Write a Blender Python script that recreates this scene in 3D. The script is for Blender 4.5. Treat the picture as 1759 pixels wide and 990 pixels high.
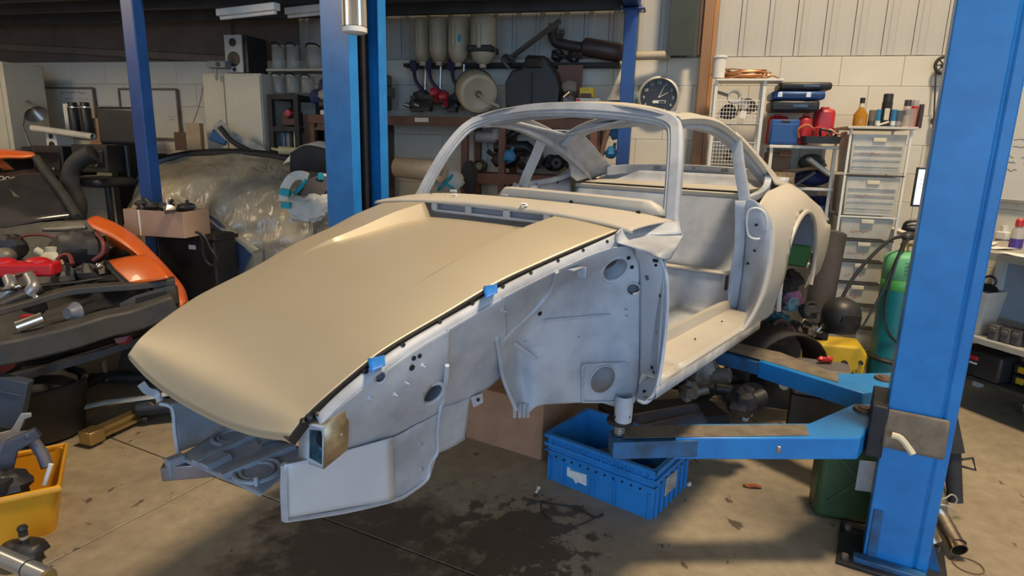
import bpy, math, random
from mathutils import Vector as V, Matrix, Euler
from math import sin, cos, pi, radians as rad
for o in list(bpy.data.objects): bpy.data.objects.remove(o)
SC = bpy.context.scene
COL = SC.collection
random.seed(7)
# ---------------------------------------------------------------- camera
W_, H_, FPX = 1759, 990, 1078.0
CAMH = 1.69
PIT, ROL = rad(12.9), rad(1.48)
FW = V((0, cos(PIT), -sin(PIT))); _r = V((1, 0, 0)); _u = V((0, sin(PIT), cos(PIT)))
RT = _r*cos(ROL) + _u*sin(ROL); UP = _u*cos(ROL) - _r*sin(ROL)
CAM = V((0, 0, CAMH))
cd = bpy.data.cameras.new('camera'); cam = bpy.data.objects.new('camera', cd); COL.objects.link(cam)
cd.sensor_width = 36; cd.lens = FPX/W_*36; cd.clip_start = .05; cd.clip_end = 100
cam.matrix_world = Matrix(((RT.x, UP.x, -FW.x, 0), (RT.y, UP.y, -FW.y, 0), (RT.z, UP.z, -FW.z, CAMH), (0, 0, 0, 1)))
SC.camera = cam
# ---------------------------------------------------------------- light
SC.view_settings.view_transform = 'Standard'; SC.view_settings.look = 'None'
SC.view_settings.gamma = 1; SC.view_settings.use_curve_mapping = False
SC.view_settings.exposure = 0.0
wd = bpy.data.worlds.new('sky'); SC.world = wd; wd.use_nodes = True
bg = wd.node_tree.nodes['Background']; bg.inputs[0].default_value = (.42, .67, 1.0, 1); bg.inputs[1].default_value = 4.3
def area(name, loc, target, size, size_y, power, col):
    l = bpy.data.lights.new(name, 'AREA'); l.shape = 'RECTANGLE'; l.size = size; l.size_y = size_y; l.energy = power; l.color = col
    o = bpy.data.objects.new(name, l); COL.objects.link(o); o.location = loc
    o.rotation_euler = (V(target)-V(loc)).to_track_quat('-Z', 'Y').to_euler(); return o
area('high_bay_lamp_light', (2.1, 1.9, 8.0), (.9, 2.6, 0), .9, .9, 680, (1.0, .79, .53))
area('left_wall_fill_light', (-5.0, 3.3, 3.3), (-3.2, 6.4, 1.2), .7, .7, 42, (1.0, .78, .50))  # added fill out of view, warms the left wall under the mezzanine
# ---------------------------------------------------------------- geometry of the place
def ray(px, py): return FW + RT*((px-W_/2)/FPX) - UP*((py-H_/2)/FPX)
def fl(px, py, z=0.0):
    d = ray(px, py); return CAM + d*((z-CAMH)/d.z)
def at(px, py, Y):
    d = ray(px, py); return CAM + d*(Y/d.y)
TH = rad(14); WP = V((1.2, 5.5, 0)); WA = V((cos(TH), -sin(TH), 0)); WO = V((-sin(TH), -cos(TH), 0))
def wl(px, py, o=0.0):
    "point at distance o in front of the back wall"
    d = ray(px, py); return CAM + d*((o-(CAM-WP).dot(WO))/d.dot(WO))
def wa(P): return (P-WP).dot(WA)
def WPT(a, o, z): return WP + WA*a + WO*o + V((0, 0, z))
def mpp(P): return (P-CAM).dot(FW)/FPX      # metres per pixel there
# ---------------------------------------------------------------- materials
MATS = {}
def mat(name, col, rough=.6, metal=0.0, var=.12, scale=6.0, bump=0.0, spec=.5, alpha=1.0, emit=None, trans=0.0, col2=None, stretch=None, contrast=None, coat=0.0):
    if name in MATS: return MATS[name]
    m = bpy.data.materials.new(name); m.use_nodes = True; nt = m.node_tree; b = nt.nodes['Principled BSDF']
    b.inputs['Roughness'].default_value = rough; b.inputs['Metallic'].default_value = metal
    b.inputs['Specular IOR Level'].default_value = spec; b.inputs['Alpha'].default_value = alpha
    b.inputs['Transmission Weight'].default_value = trans; b.inputs['Coat Weight'].default_value = coat
    c = V(col); c2 = V(col2) if col2 else c*(1-var*1.6)
    tc = nt.nodes.new('ShaderNodeTexCoord'); nz = nt.nodes.new('ShaderNodeTexNoise'); rp = nt.nodes.new('ShaderNodeValToRGB')
    nz.inputs['Scale'].default_value = scale; nz.inputs['Detail'].default_value = 6; nz.inputs['Roughness'].default_value = .62
    src = tc.outputs['Object']
    if stretch:
        mp = nt.nodes.new('ShaderNodeMapping'); mp.inputs['Scale'].default_value = stretch; nt.links.new(src, mp.inputs[0]); src = mp.outputs[0]
    nt.links.new(src, nz.inputs['Vector']); nt.links.new(nz.outputs[0], rp.inputs[0])
    lo, hi = contrast if contrast else (.32, .68)
    rp.color_ramp.elements[0].position = lo; rp.color_ramp.elements[1].position = hi
    rp.color_ramp.elements[0].color = (c2.x, c2.y, c2.z, 1); rp.color_ramp.elements[1].color = (min(1, c.x*(1+var*.3)), min(1, c.y*(1+var*.3)), min(1, c.z*(1+var*.3)), 1)
    nt.links.new(rp.outputs[0], b.inputs['Base Color'])
    if bump:
        bp = nt.nodes.new('ShaderNodeBump'); bp.inputs['Strength'].default_value = bump; bp.inputs['Distance'].default_value = .01
        nt.links.new(nz.outputs[0], bp.inputs['Height']); nt.links.new(bp.outputs[0], b.inputs['Normal'])
    if emit:
        b.inputs['Emission Color'].default_value = (*emit[:3], 1); b.inputs['Emission Strength'].default_value = emit[3]
    m.diffuse_color = (*col, 1); MATS[name] = m; return m
# ---------------------------------------------------------------- mesh builder
def cr(p0, p1, p2, p3, t):
    return (p1*2 + (p2-p0)*t + (p0*2-p1*5+p2*4-p3)*t*t + (p1*3-p0-p2*3+p3)*t*t*t)*.5
def spline(pts, n, closed=False):
    pts = [V(p) for p in pts]; m = len(pts); out = []
    segs = m if closed else m-1
    for i in range(segs):
        if closed: a, b, c, d = pts[i-1], pts[i], pts[(i+1) % m], pts[(i+2) % m]
        else:
            b, c = pts[i], pts[i+1]; a = pts[i-1] if i else b*2-c; d = pts[i+2] if i+2 < m else c*2-b
        for k in range(n): out.append(cr(a, b, c, d, k/n))
    if not closed: out.append(pts[-1])
    return out
def dens(rows, nu, nv):
    R = [spline(r, nu) for r in rows]; cols = [spline([R[i][j] for i in range(len(R))], nv) for j in range(len(R[0]))]
    return [[cols[j][i] for j in range(len(cols))] for i in range(len(cols[0]))]
class MB:
    def __init__(s): s.v = []; s.f = []; s.x = None
    def tf(s, m=None): s.x = m; return s
    def add(s, vs, fs):
        b = len(s.v); s.v += [(s.x @ V(p)) if s.x else V(p) for p in vs]; s.f += [tuple(i+b for i in f) for f in fs]; return s
    def box(s, c, d, rz=0, rx=0, ry=0, top=None):
        "c centre, d full sizes, top = (sx,sy) scale of the upper face"
        m = Euler((rx, ry, rz)).to_matrix(); tx, ty = top if top else (1, 1); vs = []
        for k in (-1, 1):
            for j, i in ((-1, -1), (-1, 1), (1, 1), (1, -1)):
                q = V((i*d[0]/2*(tx if k > 0 else 1), j*d[1]/2*(ty if k > 0 else 1), k*d[2]/2)); vs.append(m @ q + V(c))
        return s.add(vs, [(3, 2, 1, 0), (4, 5, 6, 7), (0, 1, 5, 4), (1, 2, 6, 5), (2, 3, 7, 6), (3, 0, 4, 7)])
    def cyl(s, a, b, r, r2=None, n=16, cap=True):
        a, b = V(a), V(b); r2 = r if r2 is None else r2; ax = (b-a).normalized()
        t = ax.orthogonal().normalized(); w = ax.cross(t); vs = []
        for q, rr in ((a, r), (b, r2)):
            for i in range(n): an = 2*pi*i/n; vs.append(q + (t*cos(an)+w*sin(an))*rr)
        fs = [(i, (i+1) % n, n+(i+1) % n, n+i) for i in range(n)]
        if cap: fs += [tuple(range(n-1, -1, -1)), tuple(range(n, 2*n))]
        return s.add(vs, fs)
    def pipe(s, a, b, r, ri, n=18):
        "open tube with wall thickness"
        a, b = V(a), V(b); ax = (b-a).normalized(); t = ax.orthogonal().normalized(); w = ax.cross(t); vs = []
        for q, rr in ((a, r), (b, r), (b, ri), (a, ri)):
            for i in range(n): an = 2*pi*i/n; vs.append(q + (t*cos(an)+w*sin(an))*rr)
        fs = []
        for k in range(4):
            for i in range(n): fs.append((k*n+i, k*n+(i+1) % n, ((k+1) % 4)*n+(i+1) % n, ((k+1) % 4)*n+i))
        return s.add(vs, fs)
    def sweep(s, path, prof, closed=False, up=(0, 0, 1), cap=True, scale=None):
        "prof: 2-D points (side, up) swept along path"
        path = [V(p) for p in path]; n = len(path); k = len(prof); vs = []; u0 = V(up)
        for i, p in enumerate(path):
            if closed: t = path[(i+1) % n]-path[i-1]
            else: t = path[min(i+1, n-1)]-path[max(i-1, 0)]
            t.normalize(); sd = t.cross(u0)
            if sd.length < 1e-4: sd = t.orthogonal()
            sd.normalize(); up2 = sd.cross(t); sc = scale(i/(n-1)) if scale else 1
            for (a, b) in prof: vs.append(p + sd*a*sc + up2*b*sc)
        fs = []
        for i in range(n if closed else n-1):
            j = (i+1) % n
            for q in range(k): fs.append((i*k+q, i*k+(q+1) % k, j*k+(q+1) % k, j*k+q))
        if cap and not closed: fs += [tuple(range(k-1, -1, -1)), tuple(range((n-1)*k, n*k))]
        return s.add(vs, fs)
    def tube(s, path, r, n=8, closed=False, scale=None):
        path = [V(p) for p in path]; m = len(path); vs = []; prev = None
        for i, p in enumerate(path):
            t = (path[(i+1) % m]-path[i-1]) if closed else (path[min(i+1, m-1)]-path[max(i-1, 0)])
            if t.length < 1e-6: t = V((0, 0, 1))
            t.normalize()
            if prev is None: a = t.orthogonal().normalized()
            else: a = prev - t*prev.dot(t); a = a.normalized() if a.length > 1e-5 else t.orthogonal().normalized()
            prev = a; b = t.cross(a); rr = r*(scale(i/max(1, m-1)) if scale else 1)
            for q in range(n): an = 2*pi*q/n; vs.append(p + (a*cos(an)+b*sin(an))*rr)
        fs = []
        for i in range(m if closed else m-1):
            j = (i+1) % m
            for q in range(n): fs.append((i*n+q, i*n+(q+1) % n, j*n+(q+1) % n, j*n+q))
        if not closed: fs += [tuple(range(n-1, -1, -1)), tuple(range((m-1)*n, m*n))]
        return s.add(vs, fs)
    def lathe(s, prof, c=(0, 0, 0), n=24, ax=(0, 0, 1)):
        "prof: (r, h) pairs along ax from c"
        ax = V(ax).normalized(); t = ax.orthogonal().normalized(); w = ax.cross(t); vs = []; k = len(prof)
        for i in range(n):
            an = 2*pi*i/n; d = t*cos(an)+w*sin(an)
            for (r, h) in prof: vs.append(V(c) + d*r + ax*h)
        fs = []
        for i in range(n):
            j = (i+1) % n
            for q in range(k-1): fs.append((i*k+q, j*k+q, j*k+q+1, i*k+q+1))
        return s.add(vs, fs)
    def ball(s, c, r, n=12, m=8, rough=0.0):
        r = r if hasattr(r, '__len__') else (r, r, r); vs = [V(c)+V((0, 0, r[2]))]
        for j in range(1, m):
            for i in range(n):
                a = pi*j/m; b = 2*pi*i/n; k = 1+random.uniform(-rough, rough)
                vs.append(V(c)+V((r[0]*sin(a)*cos(b), r[1]*sin(a)*sin(b), r[2]*cos(a)))*1.0 if not rough else V(c)+V((r[0]*sin(a)*cos(b), r[1]*sin(a)*sin(b), r[2]*cos(a)))*k)
        vs.append(V(c)-V((0, 0, r[2]))); L = len(vs)-1; fs = []
        for i in range(n): fs.append((0, 1+i, 1+(i+1) % n)); fs.append((L, L-n+(i+1) % n, L-n+i))
        for j in range(m-2):
            for i in range(n): a = 1+j*n; fs.append((a+i, a+n+i, a+n+(i+1) % n, a+(i+1) % n))
        return s.add(vs, fs)
    def torus(s, c, R, r, ax=(0, 0, 1), n=28, k=8):
        ax = V(ax).normalized(); t = ax.orthogonal().normalized(); w = ax.cross(t)
        return s.tube([V(c)+(t*cos(2*pi*i/n)+w*sin(2*pi*i/n))*R for i in range(n)], r, k, closed=True)
    def grid(s, G, skip=None, closed=False):
        n, m = len(G), len(G[0]); vs = [p for r in G for p in r]; fs = []
        for i in range(n-1):
            for j in range(m if closed else m-1):
                jj = (j+1) % m
                f = (i*m+j, i*m+jj, (i+1)*m+jj, (i+1)*m+j)
                if skip and skip((V(vs[f[0]])+V(vs[f[1]])+V(vs[f[2]])+V(vs[f[3]]))/4): continue
                fs.append(f)
        return s.add(vs, fs)
    def prism(s, poly, a, b, plane='xz'):
        "extrude a polygon; plane xz -> along y, xy -> along z, yz -> along x"
        mk = {'xz': lambda p, h: (p[0], h, p[1]), 'xy': lambda p, h: (p[0], p[1], h), 'yz': lambda p, h: (h, p[0], p[1])}[plane]
        n = len(poly); vs = [mk(p, a) for p in poly]+[mk(p, b) for p in poly]
        return s.add(vs, [tuple(range(n)), tuple(range(2*n-1, n-1, -1))]+[(i, n+i, n+(i+1) % n, (i+1) % n) for i in range(n)])
    def tub(s, L, Wd, H, t=.006, taper=.85, n=4, r=.03):
        "open-topped rounded container, base at z=0, centred; taper = base/top"
        def ring(l, w, z, rr):
            o = []
            for q, (sx, sy) in enumerate(((1, 1), (-1, 1), (-1, -1), (1, -1))):
                for k in range(n+1):
                    an = q*pi/2 + k*pi/2/n; o.append((sx*(l/2-rr)+rr*cos(an), sy*(w/2-rr)+rr*sin(an), z))
            return o
        rings = [ring(L*taper, Wd*taper, 0, r), ring(L, Wd, H, r), ring(L-2*t, Wd-2*t, H, r), ring(L*taper-2*t, Wd*taper-2*t, t, r)]
        m = len(rings[0]); fs = [tuple(range(m-1, -1, -1))]
        for a in range(3):
            for i in range(m): fs.append((a*m+i, a*m+(i+1) % m, (a+1)*m+(i+1) % m, (a+1)*m+i))
        fs.append(tuple(range(3*m, 4*m)))
        return s.add([p for q in rings for p in q], fs)
    def mesh(s, name, m, smooth):
        me = bpy.data.meshes.new(name); me.from_pydata([tuple(p) for p in s.v], [], s.f); me.validate(); me.update()
        if m: me.materials.append(m)
        if smooth:
            me.shade_smooth(); me.set_sharp_from_angle(angle=rad(smooth if smooth is not True else 40))
        return me
    def build(s, name, m, parent=None, smooth=True, bevel=0, solid=0, seg=2, fix=False):
        me = s.mesh(name, m, smooth); o = bpy.data.objects.new(name, me); COL.objects.link(o)
        if fix:
            import bmesh
            bm = bmesh.new(); bm.from_mesh(me); bmesh.ops.recalc_face_normals(bm, faces=bm.faces); bm.to_mesh(me); bm.free()
        if parent: o.parent = parent
        if solid: q = o.modifiers.new('solid', 'SOLIDIFY'); q.thickness = solid; q.offset = 0
        if bevel: q = o.modifiers.new('bevel', 'BEVEL'); q.width = bevel; q.segments = seg; q.limit_method = 'ANGLE'; q.angle_limit = rad(35); q.harden_normals = False
        return o
def tag(o, label, cat, group=None):
    o['label'] = label; o['category'] = cat
    if group: o['group'] = group
    return o
def thing(name, label, cat, loc=(0, 0, 0), rz=0, group=None, rot=None):
    o = bpy.data.objects.new(name, None); COL.objects.link(o); o.empty_display_size = .05
    o.location = loc; o.rotation_euler = rot if rot else (0, 0, rz); return tag(o, label, cat, group)
def one(name, mb, m, label, cat, loc=(0, 0, 0), rz=0, group=None, rot=None, **k):
    o = mb.build(name, m, **k); o.location = loc; o.rotation_euler = rot if rot else (0, 0, rz); return tag(o, label, cat, group)
def struct(name, mb, m, parent=None, **k):
    o = mb.build(name, m, parent, **k)
    if not parent: o['kind'] = 'structure'
    return o
def inst(o, name, parent, loc=(0, 0, 0), rot=(0, 0, 0), scale=(1, 1, 1)):
    c = o.copy(); c.name = name; COL.objects.link(c); c.parent = parent; c.location = loc; c.rotation_euler = rot; c.scale = scale; return c
def copy_tree(o, parent=None):
    c = o.copy(); COL.objects.link(c); c.parent = parent
    for ch in o.children: copy_tree(ch, c)
    return c
def text(name, s, size, m, parent, loc, rot=(pi/2, 0, 0), ext=.0006, align='CENTER'):
    cu = bpy.data.curves.new(name, 'FONT'); cu.body = s; cu.size = size; cu.extrude = ext; cu.align_x = align; cu.align_y = 'CENTER'
    t = bpy.data.objects.new(name, cu); COL.objects.link(t); dg = bpy.context.evaluated_depsgraph_get()
    me = bpy.data.meshes.new_from_object(t.evaluated_get(dg)); bpy.data.objects.remove(t); bpy.data.curves.remove(cu)
    me.materials.clear(); me.materials.append(m); o = bpy.data.objects.new(name, me); COL.objects.link(o); o.parent = parent; o.location = loc; o.rotation_euler = rot; return o
def scribble(mb, x0, z0, w, h, y=0, n=9):
    "a handwritten word as a thin wiggling stroke in the xz plane"
    pts = [(x0+w*i/n, y, z0+h*(random.random()-.3)) for i in range(n+1)]
    mb.tube(spline(pts, 3), h*.09, 4)
RZW = -TH       # local x along the back wall, local y into it
# ================================================================ setting
M_conc = None
def concrete():
    m = bpy.data.materials.new('concrete'); m.use_nodes = True; nt = m.node_tree; b = nt.nodes['Principled BSDF']; N = nt.nodes.new; L = nt.links.new
    tc = N('ShaderNodeTexCoord')
    def noise(sc, det=8, ro=.6, st=None):
        n = N('ShaderNodeTexNoise'); n.inputs['Scale'].default_value = sc; n.inputs['Detail'].default_value = det; n.inputs['Roughness'].default_value = ro
        if st:
            mp = N('ShaderNodeMapping'); mp.inputs['Scale'].default_value = st; mp.inputs['Location'].default_value = (3.1, 1.7, 0); L(tc.outputs['Object'], mp.inputs[0]); L(mp.outputs[0], n.inputs['Vector'])
        else: L(tc.outputs['Object'], n.inputs['Vector'])
        return n
    def ramp(src, a, b_, ca, cb):
        r = N('ShaderNodeValToRGB'); r.color_ramp.elements[0].position = a; r.color_ramp.elements[1].position = b_
        r.color_ramp.elements[0].color = ca; r.color_ramp.elements[1].color = cb; L(src, r.inputs[0]); return r
    base = ramp(noise(1.3).outputs[0], .3, .7, (.26, .205, .135, 1), (.38, .315, .22, 1))
    fine = ramp(noise(14).outputs[0], .3, .75, (.72, .72, .72, 1), (1.05, 1.05, 1.05, 1))
    mul = N('ShaderNodeMix'); mul.data_type = 'RGBA'; mul.blend_type = 'MULTIPLY'; mul.inputs[0].default_value = 1; L(base.outputs[0], mul.inputs[6]); L(fine.outputs[0], mul.inputs[7])
    spots = ramp(noise(9, 4, .55, (1, .6, 1)).outputs[0], .655, .685, (0, 0, 0, 1), (1, 1, 1, 1))
    # big oil stain beside the joint crossing: a soft blob with ragged edge
    sp = N('ShaderNodeVectorMath'); sp.operation = 'DISTANCE'; sp.inputs[1].default_value = (-.62, 2.35, 0); L(tc.outputs['Object'], sp.inputs[0])
    def half(x):
        q = N('ShaderNodeMath'); q.operation = 'MULTIPLY'; q.inputs[1].default_value = .4; L(x, q.inputs[0]); return q.outputs[0]
    ad = N('ShaderNodeMath'); ad.operation = 'MULTIPLY_ADD'; ad.inputs[1].default_value = 1.5; L(noise(3.5, 8, .7).outputs[0], ad.inputs[0]); L(sp.outputs['Value'], ad.inputs[2])
    st = ramp(half(ad.outputs[0]), .42, .54, (1, 1, 1, 1), (0, 0, 0, 1))
    sp2 = N('ShaderNodeVectorMath'); sp2.operation = 'DISTANCE'; sp2.inputs[1].default_value = (.05, 2.45, 0); L(tc.outputs['Object'], sp2.inputs[0])
    ad2 = N('ShaderNodeMath'); ad2.operation = 'MULTIPLY_ADD'; ad2.inputs[1].default_value = 1.5; L(noise(8, 8, .7).outputs[0], ad2.inputs[0]); L(sp2.outputs['Value'], ad2.inputs[2])
    st2 = ramp(half(ad2.outputs[0]), .40, .43, (1, 1, 1, 1), (0, 0, 0, 1))
    mx = N('ShaderNodeMath'); mx.operation = 'MAXIMUM'; L(st.outputs[0], mx.inputs[0]); L(spots.outputs[0], mx.inputs[1])
    mx2 = N('ShaderNodeMath'); mx2.operation = 'MAXIMUM'; L(mx.outputs[0], mx2.inputs[0]); L(st2.outputs[0], mx2.inputs[1])
    sc = N('ShaderNodeMath'); sc.operation = 'MULTIPLY'; sc.inputs[1].default_value = .8; L(mx2.outputs[0], sc.inputs[0])
    fin = N('ShaderNodeMix'); fin.data_type = 'RGBA'; L(sc.outputs[0], fin.inputs[0]); L(mul.outputs[2], fin.inputs[6]); fin.inputs[7].default_value = (.05, .032, .02, 1)
    L(fin.outputs[2], b.inputs['Base Color']); b.inputs['Roughness'].default_value = .62
    bp = N('ShaderNodeBump'); bp.inputs['Strength'].default_value = .25; bp.inputs['Distance'].default_value = .006; L(noise(30).outputs[0], bp.inputs['Height']); L(bp.outputs[0], b.inputs['Normal'])
    return m
M_conc = concrete()
M_dark = mat('dark_void', (.012, .012, .013), .9)
fb = MB().box((-.5, 3, -.06), (17, 15, .06)); FLOOR = struct('floor', fb, M_dark)
# concrete slabs with open joints (two joint directions cross in front of the car)
j0 = fl(370, 820); d1 = (fl(70, 975)-j0).normalized(); d2 = V((-d1.y, d1.x, 0))
if d2.y > 0: d2 = -d2
def slab(u0, u1, v0, v1):
    g = .004; c = j0 + d1*((u0+u1)/2) + d2*((v0+v1)/2); m = MB(); m.box((c.x, c.y, -.015), (u1-u0-2*g, v1-v0-2*g, .03), rz=math.atan2(d1.y, d1.x)); struct('slab', m, M_conc, FLOOR, smooth=False, bevel=.003, seg=1)
us = [-7.5, -4.4, 0, 5.0]; vs_ = [-7.5, -3.7, 0, 6.5]
for i in range(3):
    for k in range(3): slab(us[i], us[i+1], vs_[k], vs_[k+1])
M_white = mat('white_wall_paint', (.64, .60, .51), .8, var=.07, scale=2.2, bump=.08)
M_clad = mat('wall_cladding', (.47, .45, .40), .45, .0, var=.08, scale=1.5, stretch=(3, 3, .5))
M_clad2 = mat('cladding_rib', (.36, .34, .30), .5, var=.1)
M_brown = mat('brown_board', (.17, .125, .10), .8, var=.2, scale=3)
WT = 2.42; AL, AR = -9.2, 2.30
wb = MB().box(((AL+AR)/2, .11, WT/2-.001), (AR-AL+.4, .14, WT-.002)); WALL = struct('wall_back', wb, M_white, smooth=False)
WALL.location = WP; WALL.rotation_euler = (0, 0, RZW)
bm_ = MB().box((0, 0, 0), (.437, .05, .212)); blk = bm_.build('block', M_white, WALL, bevel=.0025, seg=1, smooth=False); first = True
nrow = 11; rh = WT/nrow
for r in range(nrow):
    x = AL + (.22 if r % 2 else 0)
    while x < AR:
        w = min(.44, AR-x)
        if w > .06:
            loc = (x+w/2, .0255, rh*(r+.5)); o = blk if first else inst(blk, 'block', WALL); first = False
            o.location = loc; o.scale = ((w-.0018)/.437, 1, (rh-.0018)/.212)
        x += .44
# cladding above: ribbed sheets, each sheet one piece
def sheet_profile(w):
    return [(0, 0), (.03, 0), (.040, -.007), (.077, -.007), (.087, 0), (w, 0)]
cw = .21
def cladding(name, origin, rz, length, z0, z1):
    base = MB().box((length/2, .06, (z0+z1)/2-.015), (length, .04, z1-z0+.03)); ow = struct(name, base, M_clad2, smooth=False); ow.location = origin; ow.rotation_euler = (0, 0, rz)
    pr = sheet_profile(cw-.006); mb = MB(); vs = []; fs = []; n = len(pr)
    for z in (z0, z1): vs += [(p[0], p[1], z) for p in pr]
    fs = [(i, i+1, n+i+1, n+i) for i in range(n-1)]; mb.add(vs, fs)
    s0 = mb.build('cladding_panel', M_clad, ow, smooth=False, solid=.003); k = 0; x = 0.0
    while x < length-cw*.5:
        s = s0 if k == 0 else inst(s0, 'cladding_panel', ow); s.location = (x, .025, 0); x += cw; k += 1
    return ow
cladding('wall_back_cladding', WPT(-3.4, -.02, 0), RZW, AR+3.4+.1, WT+.012, 8.4)
brn = MB()
for k, (z0, z1) in enumerate(((WT, 2.62), (2.62, 2.95), (2.95, 3.4))): pass
left = MB().box((-6.3, .08, 5.3), (5.8, .1, 6.1)); lw = struct('wall_left_upper', left, M_brown, smooth=False); lw.location = WP; lw.rotation_euler = (0, 0, RZW)
# brown boards over the blockwork on the left, each a plank
for i, (p0, p1) in enumerate((((-20, 60), (392, 96)), ((-20, 20), (392, 78)))): pass
pl0 = wl(-30, 84, .06); pl1 = wl(400, 108, .03)
def plank(z_off, h, m, nm='trim_%d'):
    a0, a1 = wa(pl0), wa(pl1); mb = MB(); zb0, zb1 = pl0.z+z_off, pl1.z+z_off
    mb.add([(a0, -.06, zb0), (a1, -.03, zb1), (a1, .03, zb1), (a0, .03, zb0), (a0, -.06, zb0+h), (a1, -.03, zb1+h), (a1, .03, zb1+h), (a0, .03, zb0+h)], [(0, 1, 5, 4), (1, 2, 6, 5), (2, 3, 7, 6), (3, 0, 4, 7), (4, 5, 6, 7), (0, 3, 2, 1)])
    o = struct(nm, mb, m, bevel=.003, seg=1, smooth=False); o.location = WP; o.rotation_euler = (0, 0, RZW)
plank(.0, .065, mat('brown_trim', (.20, .15, .11), .7, var=.15), 'trim_1'); plank(.068, .62, M_brown, 'trim_2')
# right wall: meets the back wall behind the near lift post
CR = WPT(AR, 0, 0); RD = V((.37, -.93, 0)).normalized(); RZR = math.atan2(RD.y, RD.x)
rw = MB().box((2.6, .09, WT/2), (5.2, .14, WT)); RW = struct('wall_right', rw, M_white, smooth=False); RW.location = CR; RW.rotation_euler = (0, 0, RZR)
for r in range(nrow):
    x = 0.0; k = 0
    while x < 2.0:
        w = .22 if (r % 2 and not k) else .44; o = inst(blk, 'block', RW); o.location = (x+w/2, .0255, rh*(r+.5)); o.scale = ((w-.0018)/.437, 1, (rh-.0018)/.212); x += w; k += 1
cladding('wall_right_cladding', CR, RZR, 5.2, WT+.01, 8.4)
# left side wall, roof and front (with the open roller door behind the camera)
lp = WPT(AL, 0, 0)
s = MB().box((lp.x-.1, 1.2, 4.2), (.2, 13.5, 8.4)); struct('wall_left', s, M_white, smooth=False)
s = MB().box((-.8, 1.8, 8.45), (17, 15, .08)); struct('ceiling', s, mat('roof_sheet', (.30, .30, .30), .7), smooth=False)
s = MB().box((5.7, -1.8, 4.2), (.2, 6.5, 8.4)); struct('wall_right_front', s, M_white, smooth=False)
s = MB(); s.box((-6.3, -4.6, 4.2), (6.4, .2, 8.4)); s.box((4.3, -4.6, 4.2), (2.6, .2, 8.4)); s.box((0, -4.6, 6.3), (6.3, .2, 4.2)); struct('wall_front', s, M_white, smooth=False)
# apron outside the open door
s = MB().box((0, -8, -.05), (9, 6.6, .08)); struct('ground', s, mat('yard', (.4, .4, .4), .8), smooth=False)
# steel column, its timber cover strip and wall brace behind the mezzanine post
M_green = mat('green_steel', (.035, .045, .03), .55, var=.2)
def wall_px(p0, p1, o): return wl(*p0, o), wl(*p1, o)
a = wa(wl(1172, 60, .08))
mb = MB(); zb = wl(1172, 98, .08).z; mb.box((0, 0, (8.4-zb)/2), (.20, .02, 8.4-zb)); mb.box((0, .12, (8.4-zb)/2), (.20, .02, 8.4-zb)); mb.box((0, .06, (8.4-zb)/2), (.02, .11, 8.4-zb))
o = struct('trim_steel_column', mb, M_green, smooth=False); o.location = WPT(a, .16, zb); o.rotation_euler = (0, 0, RZW)
# ---------------------------------------------------------------- mezzanine
M_bluep = mat('blue_steel_paint', (.009, .055, .235), .42, var=.18, scale=5)
M_joist = mat('mezzanine_steel', (.05, .052, .058), .6, var=.25)
mz = thing('mezzanine', 'dark steel mezzanine platform overhead, carried on blue posts', 'mezzanine', WP, RZW)
pr_ = wl(1086, 16, .47); zB = pr_.z; ap = wa(pr_)
lp0 = at(243, 170, 4.6); lo = (lp0-WP).dot(WO); la = wa(lp0)
MB().box(((-8.6+ap)/2, -(lo+.10)/2, zB+.22), (ap+8.7, lo+.0, .04)).build('deck', M_joist, mz, smooth=False)
for k, o_ in enumerate((.47, .95, 1.35, lo)):
    j = MB(); j.box(((-8.6+ap)/2, -o_, zB+.10), (ap+8.6, .012, .19)); j.box(((-8.6+ap)/2, -o_+.03, zB+.012), (ap+8.6, .07, .012)); j.box(((-8.6+ap)/2, -o_+.03, zB+.19), (ap+8.6, .07, .012)); j.build('joist', M_joist, mz, smooth=False)
for a_ in (-7.2, -5.2, -3.4, -1.9):
    MB().box((a_, -(lo+.2)/2, zB+.14), (.06, lo-.2, .1)).build('noggin', M_joist, mz, smooth=False)
b = MB(); b.box((ap, -(lo+.35)/2, zB+.11), (.11, lo-.35, .20)); b.build('edge_beam', M_bluep, mz, bevel=.004)
for i, (a_, o_) in enumerate(((ap, .47), (la, lo))):
    p = MB(); p.box((a_, -o_, (zB)/2), (.10, .10, zB)); p.box((a_, -o_, .006), (.22, .22, .012)); p.box((a_, -o_, zB-.006), (.20, .16, .012))
    pp = p.build('post', M_bluep, mz, bevel=.006)
    bb = MB()
    for sx in (-.075, .075): bb.cyl((a_+sx, -o_-.05, zB-.03), (a_+sx, -o_-.05, zB+.02), .011, n=6)
    bb.build('bolt', mat('zinc', (.6, .6, .58), .35, .8), pp)
# diagonal brace strut from deck to wall
mb = MB(); p0, p1 = wl(872, 103, .12), wl(962, 36, .45); mb.tube([p0, p1], .022, 4); one('wall_brace', mb, mat('galvanised', (.22, .2, .19), .5, .5), 'thin grey diagonal strut rising from the wall ledge to the mezzanine', 'strut')
# fluorescent battens under the deck
for i, (px, py, ln) in enumerate(((425, 22, .62), (529, 21, .45))):
    P = at(px, py, 4.9 if i == 0 else 5.2); t = thing('strip_light', ('unlit white strip light under the mezzanine, the longer one nearer the speaker', 'unlit white strip light under the mezzanine, the shorter one nearer the lift post')[i], 'light', P, RZW-.25)
    MB().box((0, 0, .02), (ln, .06, .05)).build('housing', mat('lamp_white', (.75, .75, .72), .5), t, bevel=.005)
    MB().cyl((-ln*.47, 0, -.018), (ln*.47, 0, -.018), .013, n=10).build('lamp_tube', mat('lamp_glass', (.8, .8, .78), .2), t)
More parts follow.
